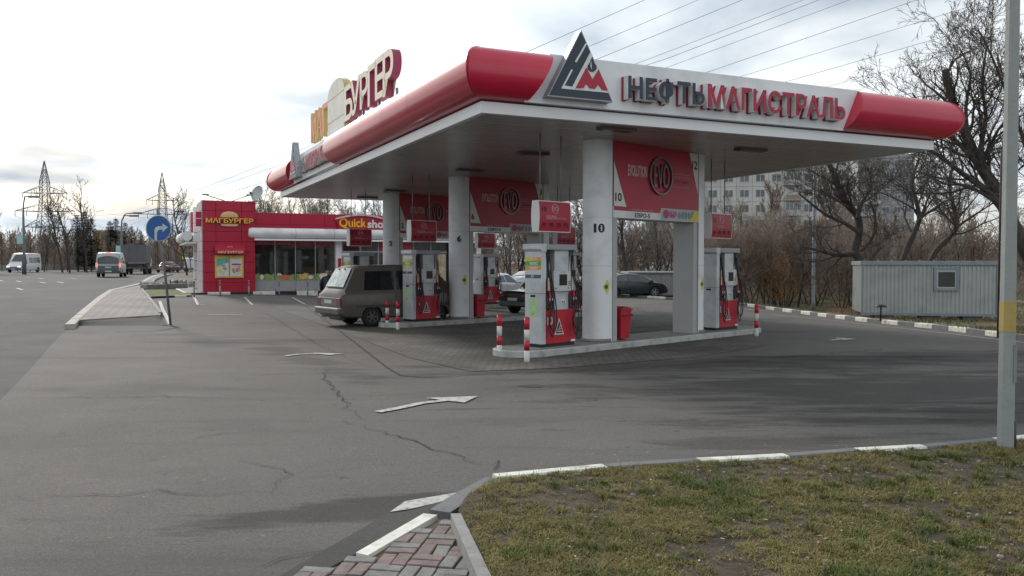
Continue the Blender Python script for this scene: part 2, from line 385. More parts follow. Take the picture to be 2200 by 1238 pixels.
def xy(*pp, h=0.): return [tuple(G(u, v, h).xy) for u, v in pp]

# main road on the left (a wide curve away), its far verge, the forecourt
road_edge = [(-40, 905), (0, 862), (60, 800), (110, 742), (150, 700), (160, 690), (205, 650), (245, 622), (300, 600), (345, 588), (430, 583), (520, 580)]
road_l = xy(*road_edge)
sheet('road', [(-5.2, 0), (-200, -5), (-200, 95)]+xy((-60, 583), (80, 579), (250, 578), (420, 576), (560, 575), (700, 574.5), (700, 578), (560, 581))+list(reversed(road_l)), 0.0, road_asphalt, label='grey main road curving away to the left')
lotp = xy((345, 588), (300, 600), (245, 622), (205, 650), (160, 690), (150, 700), (110, 742), (60, 800), (0, 862), (-40, 905))+[(-5.2, 0), (-5, -8), (30, -8), (60, 10), (62, 60), (48, 78), (10, 88), (-12, 75)]+xy((520, 592), (430, 596))
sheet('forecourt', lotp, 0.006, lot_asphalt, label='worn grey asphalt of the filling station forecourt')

# paved sidewalk between road and forecourt with its kerbs
sw = [(162, 688), (205, 650), (240, 624), (300, 601), (345, 590), (372, 588), (330, 597), (306, 622), (344, 670), (345, 677)]
SWH = .14
swp = xy(*sw, h=SWH)
sheet('sidewalk', swp, SWH, walk_pavers, .2, label='pinkish paved sidewalk running along the main road', side=concrete)
def kerb_line(name, pts, h, w, mats, seg=1.0, label=None, hb=.2, cat='kerb', z0=0.0, structure=True, gap=.012, both=True):
    """a kerb along a world polyline, of stones seg long with alternating materials, as ONE structure object"""
    P = [Vector((p[0], p[1], 0)) for p in pts]; mb = MB(); k = 0; carry = 0.
    # resample
    q = [P[0]]; 
    for a, b in zip(P, P[1:]):
        L_ = (b-a).length; d = (b-a)/L_; t = seg-carry
        while t < L_: q.append(a+d*t); t += seg
        carry = (carry+L_) % seg
        if (q[-1]-b).length > .05: q.append(b)
    run = 0.
    for a, b in zip(q, q[1:]):
        d = (b-a)
        if d.length < .02: continue
        n = Vector((-d.y, d.x, 0)).normalized()*(w/2); e = d.normalized()*gap/2
        m = mats[int((run+.3*seg)//seg) % len(mats)]; run += d.length
        aa, bb = a+e, b-e
        jj = rnd.uniform(-.006, .006)
        co = []
        for p in (aa, bb):
            g = gz(p.x, p.y)+z0+jj
            co.append([(p.x-n.x, p.y-n.y, g-hb), (p.x+n.x, p.y+n.y, g-hb), (p.x+n.x, p.y+n.y, g+h-.02), (p.x+n.x*.85, p.y+n.y*.85, g+h), (p.x-n.x*.85, p.y-n.y*.85, g+h), (p.x-n.x, p.y-n.y, g+h-.02)])
        mb.loft(co, m, smooth=False)
    o = mb.build(name); return tag(o, label, None, None, 'structure')
kerb_line('road_kerb', xy((150, 700), (162, 688), (205, 650), (240, 624), (300, 601), (345, 590), h=.1), .15, .28, [kerb_white if 0 else mat('pale_kerb', (.40, .37, .33), .85, var=.2, scale=5, bump=.3)], 1.2, 'pale stone kerb between the main road and the sidewalk')
kerb_line('walk_kerb', xy((345, 675), (323, 646), (305, 623), (318, 606), (335, 597), h=.1), .17, .14, [concrete], 1., 'concrete kerb between the sidewalk and the forecourt')
# asphalt ramp patch at the sidewalk end
wp = xy((150, 700), (185, 704), (300, 712), (400, 706), (352, 696), (345, 677), (162, 688))
def ramp_patch():
    top = xy((162, 690), (345, 678), h=SWH); bot = xy((168, 701), (372, 701))
    mb = MB(); n = 14; vs = []
    for j in range(6):
        t = j/5
        for i in range(n+1):
            s_ = i/n
            a = Vector(top[0]).lerp(Vector(top[1]), s_); b = Vector(bot[0]).lerp(Vector(bot[1]), s_)
            p = a.lerp(b, t); zz = gz(p.x, p.y)+(SWH-.02)*(1-sm(t))*(1-.25*noise.noise(Vector((p.x*1.3, p.y*1.3, 0))))+.008
            vs.append((p.x, p.y, zz if 0 < i < n else gz(p.x, p.y)-.02 if t > 0 else zz))
    fs = [(j*(n+1)+i, j*(n+1)+i+1, (j+1)*(n+1)+i+1, (j+1)*(n+1)+i) for j in range(5) for i in range(n)]
    mb.add(vs, fs, wedge_asphalt, True); tag(mb.build('asphalt_ramp'), 'dark asphalt ramp at the near end of the sidewalk', None, None, 'structure')
ramp_patch()

# verge lawn beside the building
sheet('lawn', xy((312, 637), (306, 622), (405, 622), (412, 634), h=.1), .10, verge_green, .15, label='small green lawn left of the red building')
kerb_line('lawn_kerb', xy((312, 640), (412, 636), h=.05), .11, .14, [kerb_black, kerb_white], 1.5, 'low kerb in front of the small green lawn')

# pavers below the canopy
fp = xy((575, 655), (700, 700), (880, 770), (1010, 800), (1200, 792), (1480, 770), (1640, 745), (1640, 690), (1400, 652), (1000, 640), (800, 645))
sheet('paved_forecourt', fp, .014, forecourt_pavers, label='dark block paving under the station canopy')
# edging strip (flush concrete) and expansion joint beside the paving
def ribbon(pp, w, h, m, mb, jit=0., seed=0, step=.25, taper=False):
    P = [G(u, v) for u, v in pp]; q = []
    for a, b in zip(P, P[1:]):
        n = max(1, int((b-a).length/step))
        for i in range(n): q.append(a.lerp(b, i/n))
    q.append(P[-1]); vs = []
    for i, p in enumerate(q):
        d = (q[min(i+1, len(q)-1)]-q[max(i-1, 0)]); nn = Vector((-d.y, d.x, 0)).normalized()
        off = nn*jit*noise.noise(Vector((i*.45, seed, 0)))+nn*jit*.6*noise.noise(Vector((i*1.7, seed, 3)))
        ww = w/2*(1 if not jit else max(.15, 1+1.1*noise.noise(Vector((i*.8, seed, 9)))))
        if taper: ww *= min(1, 3*min(i+.3, len(q)-1-i+.3)/len(q))
        for s_ in (-1, 1):
            c = p+off+nn*ww*s_; vs.append((c.x, c.y, gz(c.x, c.y)+h))
    mb.add(vs, [(2*i, 2*i+2, 2*i+3, 2*i+1) for i in range(len(q)-1)], m)
crackm = mat('crack', (.028, .026, .025), .95, var=.3)
mb = MB()
for k, (pp, w) in enumerate([
    ([(705, 782), (695, 815), (735, 855), (748, 880), (770, 895), (768, 912)], .035),
    ([(768, 912), (830, 935), (880, 945), (925, 968), (985, 980), (1040, 1000), (1075, 1010)], .028),
    ([(740, 905), (755, 915), (770, 910)], .02), ([(1060, 1003), (1078, 995), (1070, 1015)], .03),
    ([(-20, 1066), (80, 1074), (200, 1066), (330, 1060), (470, 1066), (560, 1058), (620, 1064)], .018),
    ([(0, 858), (150, 856), (330, 854), (520, 858)], .03), ([(380, 955), (440, 940), (520, 930), (590, 920)], .016),
    ([(500, 985), (560, 1005), (620, 1010), (610, 1035), (570, 1055), (600, 1070)], .016),
    ([(640, 1030), (700, 1026), (760, 1028)], .014), ([(640, 645), (700, 690), (760, 735), (830, 790), (860, 808), (905, 812)], .07),
    ([(905, 812), (1000, 808), (1200, 800), (1400, 790), (1640, 772), (1900, 752)], .05),
    ([(540, 655), (600, 690), (690, 745), (780, 785), (850, 812)], .025),
    ([(560, 1225), (640, 1195), (760, 1182)], .02), ([(350, 700), (385, 704), (340, 712), (250, 715)], .08)]):
    ribbon(pp, w*.6, .019, crackm, mb, .13 if w < .06 else .03, k, step=.10, taper=w < .05)
tag(mb.build('asphalt_cracks', fix=False), 'thin dark cracks running through the asphalt', None, None, 'structure')
# tar stains
stainm = mat('oil_stain', (.045, .043, .041), .6, var=.3, scale=3)
mb = MB()
for k, (u, v, a, b) in enumerate([(1145, 831, .20, .14)]):
    c = G(u, v); pts = []
    for i in range(22):
        th = i/22*6.283; r = 1+.45*noise.noise(Vector((math.cos(th)*1.4, math.sin(th)*1.4, k*3.1)))
        pts.append((c.x+math.cos(th)*a*r, c.y+math.sin(th)*b*r, gz(c.x, c.y)+.012))
    mb.add(pts, [list(range(22))], stainm)
tag(mb.build('oil_spots', fix=False), 'dark oil spots on the asphalt', None, None, 'structure')

# painted markings: arrows and bay lines
def poly_mark(name, pp, label, h=.021, m=None):
    P = [G(u, v) for u, v in pp]; o = MB().add([(p.x, p.y, gz(p.x, p.y)+h) for p in P], [list(range(len(P)))], m or road_paint).build(name, fix=False)
    n = o.data.polygons[0].normal
    if n.z < 0: o.data.flip_normals()
    tag(o, label, None, None, 'structure')
def arrow_mark(shaft, head, label, w=.13):
    mb = MB(); ribbon(shaft, w, .021, road_paint, mb); P = [G(u, v) for u, v in head]
    mb.add([(p.x, p.y, gz(p.x, p.y)+.0215) for p in P], [list(range(len(P)))], road_paint)
    tag(mb.build('road_arrow', fix=True), label, None, None, 'structure')
arrow_mark([(812, 888), (860, 879), (905, 869), (965, 862)], [(915, 858), (1027, 854), (998, 868), (960, 864)], 'white curved arrow painted on the asphalt nearest the camera', .14)
arrow_mark([(613, 767), (640, 763), (690, 762)], [(672, 760), (738, 762), (706, 765), (690, 763)], 'white painted arrow left of the paved area', .12)
arrow_mark([(1785, 733), (1800, 731), (1815, 728)], [(1793, 727), (1840, 730), (1812, 733)], 'small white painted arrow right of the pump islands', .14)
mb = MB()
for pp, w in [([(343, 648), (349, 665), (366, 698)], .12), ([(15+400, 637), (425, 656), (442, 656)], .1), ([(525, 640), (542, 656)], .1), ([(628, 640), (655, 655), (662, 655)], .1),
              ([(447, 677), (520, 677)], .09), ([(405, 639), (560, 638), (700, 637)], .08), ([(735, 640), (760, 655)], .1), ([(1660, 677), (1790, 690), (2200, 738)], .06),
              ([(1590, 665), (1640, 668)], .3)]:
    ribbon(pp, w, .021, road_paint, mb)
tag(mb.build('bay_lines', fix=False), 'thin white parking bay lines before the red building', None, None, 'structure')
mb = MB()
for u, v in [(42, 616), (92, 605), (40, 604), (130, 604), (158, 599), (1, 603), (88, 599), (60, 596), (170, 594), (190, 588)]:
    c = G(u, v); d = Vector((-.62, .78, 0)); n = Vector((.78, .62, 0)); 
    if v > 700: d = Vector((-.2, .98, 0)); n = Vector((.98, .2, 0))
    P = [c+d*1.1+n*.07, c-d*1.1+n*.07, c-d*1.1-n*.07, c+d*1.1-n*.07]
    mb.add([(p.x, p.y, gz(p.x, p.y)+.012) for p in P], [(0, 1, 2, 3)], road_paint)
tag(mb.build('lane_dashes', fix=False), 'white lane dashes on the main road', None, None, 'structure')

# ---- near corner: raised turf, kerb, brick paving
TH = .11
kp = [(1035, 1045), (1062, 1029), (1300, 1007), (1500, 993), (1690, 984), (1840, 972), (1985, 964), (2140, 950), (2260, 938)]
kxy = xy(*kp, h=TH)
turf_pts = kxy+[(6.4, 4.0), (6.0, -1), (-.3, -1)]+xy((1075, 1300), (1045, 1215), (1000, 1125), (985, 1095), (1000, 1068), h=TH)
sheet('turf_ground', turf_pts, TH, grass_base, .2, label='raised bare soil under the near corner lawn', step=1.)
def near_kerb():
    P = xy((1062, 1026), (1300, 1004), (1500, 991), (1690, 981), (1840, 969), (1985, 961), (2140, 947), (2260, 935), h=TH)
    mb = MB()
    for i in range(len(P)-1):
        a, b = Vector(P[i]), Vector(P[i+1]); n = Vector((-(b-a).y, (b-a).x)).normalized()*.07
        m = kerb_white if i % 2 == 0 else kerb_grey
        sec = lambda p: [(p.x-n.x, p.y-n.y, -.1), (p.x+n.x, p.y+n.y, -.1), (p.x+n.x, p.y+n.y, TH-.0), (p.x+n.x*.8, p.y+n.y*.8, TH+.02), (p.x-n.x*.8, p.y-n.y*.8, TH+.02), (p.x-n.x, p.y-n.y, TH)]
        d = (b-a).normalized()*.006; mb.loft([sec(a+d), sec(b-d)], m, smooth=False)
    tag(mb.build('lawn_kerb_near'.replace('_near', '')), 'white and grey painted kerb along the near lawn', None, None, 'structure')
    # bending, sinking kerb stone
    mb = MB()
    for pp, m, h1, h2 in (([(1062, 1028), (1000, 1062), (945, 1098)], mat('blue_grey_kerb', (.13, .135, .14), .75, var=.15, scale=6, bump=.3), TH+.015, .06),
                          ):
        P = [PZ(u, v, h1+(h2-h1)*k/(len(pp)-1)) for k, (u, v) in enumerate(pp)]
        for i in range(len(P)-1):
            a, b = P[i], P[i+1]; n = Vector((-(b-a).y, (b-a).x, 0)).normalized()*.09
            sec = lambda p: [(p.x-n.x, p.y-n.y, -.1), (p.x+n.x, p.y+n.y, -.1), (p.x+n.x, p.y+n.y, p.z), (p.x-n.x, p.y-n.y, p.z)]
            mb.loft([sec(a), sec(b)], m, smooth=False)
    tag(mb.build('sunken_kerb'), 'blue grey kerb stone sinking at the lawn corner', None, None, 'structure')
near_kerb()
def flat_poly(name, pp, z, zb, m, label):
    P = [PZ(u, v, z) for u, v in pp]; o = MB().prism([(p.x, p.y) for p in P], zb, z, m).build(name); tag(o, label, None, None, 'structure'); return o
flat_poly('dropped_kerb', [(765, 1187), (790, 1193), (940, 1106), (910, 1103)], .05, -.05, kerb_white, 'white painted dropped kerb stone before the brick paving')
poly_mark('painted_edge', [(838, 1103), (870, 1080), (1000, 1058), (960, 1078), (880, 1097)], 'worn white paint stripe at the lawn corner', .012)
flat_poly('ramp_patch', [(600, 1238), (690, 1185), (835, 1103), (870, 1100), (1000, 1062), (1010, 1072), (945, 1106), (910, 1104), (790, 1175), (765, 1189), (560, 1300)], .022, -.05, wedge_asphalt, 'smooth newer asphalt strip before the dropped kerb')
flat_poly('edging_stone', [(968, 1103), (990, 1103), (1062, 1250), (1030, 1250)], .13, -.05, concrete, 'concrete edging stone between brick paving and lawn')
def bricks():
    zb = .045
    poly = [PZ(u, v, zb) for u, v in [(955, 1108), (975, 1112), (1030, 1240), (1060, 1320), (430, 1330), (560, 1240), (700, 1215), (790, 1193), (870, 1148)]]
    pl = [(p.x, p.y) for p in poly]
    def inside(x, y):
        c = False
        for i in range(len(pl)):
            x1, y1 = pl[i]; x2, y2 = pl[i-1]
            if (y1 > y) != (y2 > y) and x < (x2-x1)*(y-y1)/(y2-y1)+x1: c = not c
        return c
    cx, cy = pl[0]
    rb = mat('red_brick_paver', (.19, .14, .128), .85, var=.3, scale=10, bump=.5, dirt=((.13, .11, .10), 6, .7))
    gb = mat('grey_brick_paver', (.195, .188, .18), .85, var=.28, scale=10, bump=.5, dirt=((.10, .095, .09), 6, .7))
    mb = MB(); ang = R(-9); ca, sa = math.cos(ang), math.sin(ang); r = random.Random(3)
    g = .21
    for i in range(-14, 8):
        for j in range(-12, 3):
            for k in range(2):
                if (i+j) % 2: x, y, sx, sy = i*g+g/2, j*g+(k+.5)*g/2, .1, .047
                else: x, y, sx, sy = i*g+(k+.5)*g/2, j*g+g/2, .047, .1
                X, Y = cx+x*ca-y*sa, cy+x*sa+y*ca
                if not inside(X, Y): continue
                tz = r.uniform(-.008, .006)
                M = Matrix.Translation((X, Y, 0)) @ Matrix.Rotation(ang+r.uniform(-.06, .06), 4, 'Z') @ Matrix.Rotation(r.uniform(-.035, .035), 4, 'X')
                mb.box(-sx, sx, -sy, sy, -.04, zb+tz, rb if r.random() < .45 else gb, M, bev=.006)
    tag(mb.build('brick_paving'), 'uneven red and grey brick paving at the near edge', None, None, 'structure')
    fl = MB().prism(pl, -.04, zb-.022, soil).build('joint_soil'); tag(fl, 'dirt between the paving bricks', None, None, 'structure')
bricks()

# right-hand kerb and verge
VH = .13
vk = xy((1560, 650), (1610, 655), (1660, 662), (1740, 672), (1860, 686), (2010, 700), (2145, 716), (2300, 733), h=.1)
kerb_line('verge_kerb', vk, .15, .24, [kerb_white, kerb_grey], 1.0, 'black and white painted kerb before the cabin')
vp = xy((1530, 646), (1610, 653), (1660, 660), (1740, 670), (1860, 684), (2010, 698), (2145, 714), (2300, 731), h=.1)+[(60, 20), (120, 40), (120, 130), (20, 130)]+xy((1400, 632), h=.1)
sheet('verge', vp, .10, verge_mixed, .12, label='grassy verge with fallen leaves behind the kerb')
vk2 = xy((1240, 632), (1330, 634), (1440, 640), (1560, 650), h=.1)
kerb_line('parking_kerb', vk2, .13, .24, [kerb_white, kerb_grey], 1.2, 'painted kerb at the back of the car park')
gpatch = sheet('green_patch', xy((1620, 645), (1760, 652), (1850, 655), (1850, 640), (1700, 630), (1600, 634), h=.11), .12, verge_green, .02, label='patch of green grass between the thicket and the cabin')
sheet('leaf_patch', xy((1780, 676), (1850, 670), (1860, 655), (1790, 655), (1770, 668), h=.11), .125, mat('fallen_leaf_litter', (.16, .085, .04), .95, var=.4, scale=5, bump=.5), .02, label='brown fallen leaves beside the grey cabin')
# ---------------------------------------------------------------- canopy
CZ = 4.78; RA = R(24.9)
A = Vector((math.cos(RA), math.sin(RA), 0)); Bv = Vector((-math.sin(RA), math.cos(RA), 0))
C0 = PZ(1034, 242, CZ); C0 = Vector((C0.x, C0.y, 0))
q = PZ(2020, 315.5, CZ); CW = (Vector((q.x, q.y, 0))-C0).dot(A)+.33
q = PZ(594, 424, CZ); CL = (Vector((q.x, q.y, 0))-C0).dot(Bv)
print('canopy', C0, CW, CL)
canopy = thing('station_canopy', 'large flat canopy with red rounded fascia over the fuel pumps', 'canopy', C0, RA)
def loc(p): d = Vector((p.x, p.y, 0))-C0; return Vector((d.dot(A), d.dot(Bv), p.z))
def ceiling_mat():
    m = bpy.data.materials.new('ceiling_slats'); m.use_nodes = True; nt = m.node_tree; N = nt.nodes.new; L = nt.links.new
    b = nt.nodes['Principled BSDF']; b.inputs['Roughness'].default_value = .26
    tc = N('ShaderNodeTexCoord'); mp = N('ShaderNodeMapping'); L(tc.outputs['Object'], mp.inputs[0]); mp.inputs['Rotation'].default_value = (0, 0, 0)
    br = N('ShaderNodeTexBrick'); L(mp.outputs[0], br.inputs[0]); br.inputs['Scale'].default_value = 1; br.inputs['Brick Width'].default_value = 6; br.inputs['Row Height'].default_value = .3
    br.inputs['Mortar Size'].default_value = .012; br.inputs[1].default_value = (.46, .43, .40, 1); br.inputs[2].default_value = (.40, .38, .36, 1); br.inputs[3].default_value = (.07, .065, .06, 1)
    n = N('ShaderNodeTexNoise'); L(tc.outputs['Object'], n.inputs[0]); n.inputs['Scale'].default_value = .5; n.inputs['Detail'].default_value = 6
    r = N('ShaderNodeValToRGB'); L(n.outputs[0], r.inputs[0]); r.color_ramp.elements[0].color = (.75,)*3+(1,); r.color_ramp.elements[1].color = (1.15,)*3+(1,)
    mx = N('ShaderNodeMix'); mx.data_type = 'RGBA'; mx.blend_type = 'MULTIPLY'; mx.inputs[0].default_value = 1; L(br.outputs[0], mx.inputs[6]); L(r.outputs[0], mx.inputs[7])
    L(mx.outputs[2], b.inputs['Base Color']); return m
ceil_m = ceiling_mat()
BT = .215; TT = 1.20     # white band height, top of the red tube above the ceiling
MB().box(.12, CW-.12, .12, CL-.12, CZ+.015, CZ+.06, ceil_m).build('ceiling', canopy)
mb = MB()   # white band round the edge
for x0, x1, y0, y1 in ((0, CW, 0, .12), (0, CW, CL-.12, CL), (0, .12, .12, CL-.12), (CW-.12, CW, .12, CL-.12)):
    mb.box(x0, x1, y0, y1, CZ, CZ+BT, white_band)
mb.build('edge_band', canopy)
MB().box(.25, CW-.25, .25, CL-.25, CZ+.3, CZ+TT-.06, white_panel).build('roof_deck', canopy)
MB().box(.06, CW-.06, .06, CL-.06, CZ+BT, CZ+BT+.04, dark_grey).build('shadow_gap', canopy)
# tube profile: list of (outward, z)
prof = []
for i in range(17):
    t = i/16*math.pi
    prof.append((.50*math.sin(t)**.9 + .02*(1-math.sin(t)), CZ+BT+.03+(TT-BT-.03)*(1-math.cos(t))/2))
corners = [(0, 0), (CW, 0), (CW, CL), (0, CL)]
def edge_frame(k):
    a = Vector((*corners[k], 0)); b = Vector((*corners[(k+1) % 4], 0)); d = (b-a).normalized(); n = Vector((d.y, -d.x, 0)); return a, d, n, (b-a).length
def tube_seg(k, s0, s1, cut0, cut1, name='rounded_fascia'):
    """piece of the tube on edge k from s0 to s1; cut: 'mitre' or slanted (shift per height)"""
    a, d, n, L_ = edge_frame(k); secs = []
    for which, s_, cut in ((0, s0, cut0), (1, s1, cut1)):
        sec = []
        for o, z in prof:
            if cut == 'mitre': x = s_ + (-o if which == 0 else o)
            else: x = s_ + cut*(z-CZ-BT)/(TT-BT) + cut*0
            p = a+d*x+n*(o-.03); sec.append((p.x, p.y, z))
        for o, z in ((-.12, prof[-1][1]), (-.12, prof[0][1])):
            x = s_ + ((-o if which == 0 else o) if cut == 'mitre' else (cut*(z-CZ-BT)/(TT-BT)))
            p = a+d*x+n*(o); sec.append((p.x, p.y, z))
        secs.append(sec)
    # a few joints along the length
    n_ = max(1, int((s1-s0)/2.2)); full = []
    for i in range(n_+1):
        t = i/n_; full.append([tuple(Vector(p).lerp(Vector(q_), t)) for p, q_ in zip(secs[0], secs[1])])
    o = MB().loft(full, red_gloss, smooth=True).build(name, canopy, 40)
    k = 1
    while (k+1)*2.0 < s1-s0 and k < 12:
        x = s0+k*2.0+.3
        if (cut0 == 'mitre' and x < s0+.2) or x > s1-.6: break
        sec = [[tuple(a+d*xx+n*(o_-.027)+Vector((0, 0, z))) for o_, z in prof] for xx in (x, x+.012)]
        MB().loft(sec, mat('panel_seam', (.16, .01, .02), .5), closed=False, cap=False, smooth=True).build('seam', o); k += 1
    return o
# front edge sign panel extents from the photo
nF = -A*0 - Bv
def front(u, v, off=.3): p = loc(onplane(u, v, C0-Bv*off, Bv)); return p.x, p.z
fa0, _ = front(1130, 222, .12); fa0t, _ = front(1185, 122, .12); fb0, _ = front(1808, 275, .12); fb0t, _ = front(1842, 195, .12)
print('front panel', fa0, fa0t, fb0, fb0t)
tube_seg(0, 0, fa0, 'mitre', fa0t-fa0); tube_seg(0, fb0, CW, fb0t-fb0, 'mitre')
tube_seg(1, 0, CL, 'mitre', 'mitre'); tube_seg(2, 0, CW, 'mitre', 'mitre')
# left edge: k=3 runs from far corner (0,CL) to (0,0); sign panel mirrored
def leftp(u, v, off=.12): p = loc(onplane(u, v, C0-A*off, A)); return p.y, p.z
la, _ = leftp(720, 352); lb, _ = leftp(632, 388)
print('left panel y', la, lb)
s_lb, s_la = CL-lb, CL-la
tube_seg(3, 0, s_lb, 'mitre', .35); tube_seg(3, s_la, CL, -.35, 'mitre')
def panel_on(k, s0, s1, slant0, slant1):
    a, d, n, L_ = edge_frame(k); z0, z1 = CZ+BT+.03, CZ+TT
    rz = math.atan2(d.y, d.x); M = Matrix.Translation(a) @ Matrix.Rotation(rz, 4, 'Z')
    MB().prism([(s0-.05, z0), (s1+.05, z0), (s1+slant1+.05, z1), (s0+slant0-.05, z1)], -.14, -.08, white_panel, M, 'y').build('sign_panel', canopy)
    return M
MF = panel_on(0, fa0, fb0, fa0t-fa0, fb0t-fb0)
ML = panel_on(3, s_lb, s_la, .35, -.35)
# triangle emblem
def tri_xy(px, py):
    LB, RB, AP = Vector((130, 890)), Vector((980, 970)), Vector((560, 30)); e1 = RB-LB; e2 = AP-(LB+RB)/2
    p = Vector((px, py))-LB; det = e1.x*e2.y-e1.y*e2.x
    a = (p.x*e2.y-p.y*e2.x)/det; b = (e1.x*p.y-e1.y*p.x)/det; return a, b
def emblem(M, x0, x1, z0, z1, y, parent, name='triangle_emblem', dep=.22, small=False):
    def T(pp): return [(x0+(x1-x0)*a, z0+(z1-z0)*b) for a, b in (tri_xy(*p) for p in pp)]
    mb = MB()
    edge = mat('emblem_edge', (.30, .31, .33), .35, .5) if not small else text_white
    mb.prism(T([(108, 905), (1000, 990), (560, -5)] if not small else [(20, 955), (1100, 1050), (560, -150)]), y, y-dep, edge, M, 'y')
    mb.prism(T([(130, 890), (980, 970), (560, 30)]), y-dep, y-dep-.012*(1 if not small else .3), navy, M, 'y'); y2 = y-dep-.012*(1 if not small else .3); e = .008 if not small else .002
    mb.prism(T([(285, 805), (420, 545), (442, 550), (330, 765), (432, 782), (683, 300), (708, 350), (930, 862)]), y2, y2-e, text_white, M, 'y')
    if not small: mb.prism(T([(617, 178), (468, 440), (492, 448), (637, 188)]), y2, y2-e, text_white, M, 'y')
    mb.prism(T([(475, 800), (620, 520), (705, 680), (790, 540), (918, 830), (838, 822), (785, 745), (738, 808), (668, 800), (620, 735), (583, 795)]), y2-e, y2-e*3, red_sign, M, 'y')
    dr = [(705, 370)]+[(700+62*math.sin(t), 512-62*math.cos(t)) for t in [k*.42+.6 for k in range(13)]]
    mb.prism(T(dr), y2-e, y2-e*3.2, navy, M, 'y')
    if not small: mb.prism(T([(683, 425), (672, 500), (690, 545), (688, 490)]), y2-e*3.2, y2-e*4, text_white, M, 'y')
    return mb.build(name, parent)
ex0, _ = front(1182, 205, .4); ex1, ezb = front(1316, 216, .4); _, ezt = front(1250, 68, .4)
print('emblem', ex0, ex1, ezb, ezt)
emblem(MF, ex0, ex1, ezb, ezt, -.14, canopy)
tx0, tz0 = front(1345, 216, .3); _, tz1 = front(1345, 158, .3); txm, _ = front(1513, 226, .3); tx1, tzr = front(1812, 250, .3)
print('text', tx0, txm, tx1, tz0, tz1, tzr)
def big_letters(M, x0, xm, x1, z0, z1, canopy=canopy):
    mb = MB()
    for body, a, b, m in (('НЕФТЬ', x0, xm-.03, navy), ('МАГИСТРАЛЬ', xm+.03, x1, red_sign)):
        mb.text(body, a-.01, b, z0-.01, z1, mat('dull_red_side', (.30, .02, .05), .5), y=-.14, dep=.07, off=.028, M=M)
        mb.text(body, a, b, z0, z1, mat('letter_side', (.68, .68, .69), .5), y=-.21, dep=.15, off=.02, M=M)
        mb.text(body, a+.012, b-.012, z0+.012, z1-.012, m, y=-.361, dep=.01, off=.018, M=M)
    mb.build('lettering', canopy)
big_letters(MF, tx0, txm, tx1, tz0, tz1-.02)
# left side: letters start at the far end
Ltot = s_la-s_lb; k0 = s_lb
emblem(ML, k0+.35, k0+.35+(ex1-ex0), ezb, ezt, -.14, canopy)
sc = (Ltot-.55-(ex1-ex0)-.6)/(tx1-tx0)
big_letters(ML, k0+.6+(ex1-ex0), k0+.6+(ex1-ex0)+(txm-tx0)*sc, k0+.6+(ex1-ex0)+(tx1-tx0)*sc, tz0, tz1-.02)
# ceiling lights
for (u, v) in [(1325, 277), (1613, 321), (1145, 329), (1010, 365), (1360, 352), (790, 424), (1480, 368), (850, 409)]:
    p = loc(PZ(u, v, CZ))
    mb = MB(); mb.box(p.x-.42, p.x+.42, p.y-.13, p.y+.13, CZ-.05, CZ+.0145, mat('lamp_box', (.14, .11, .10), .5)); mb.box(p.x-.36, p.x+.36, p.y-.09, p.y+.09, CZ-.056, CZ-.051, mat('lamp_lens', (.10, .08, .07), .2))
    mb.build('ceiling_light', canopy)

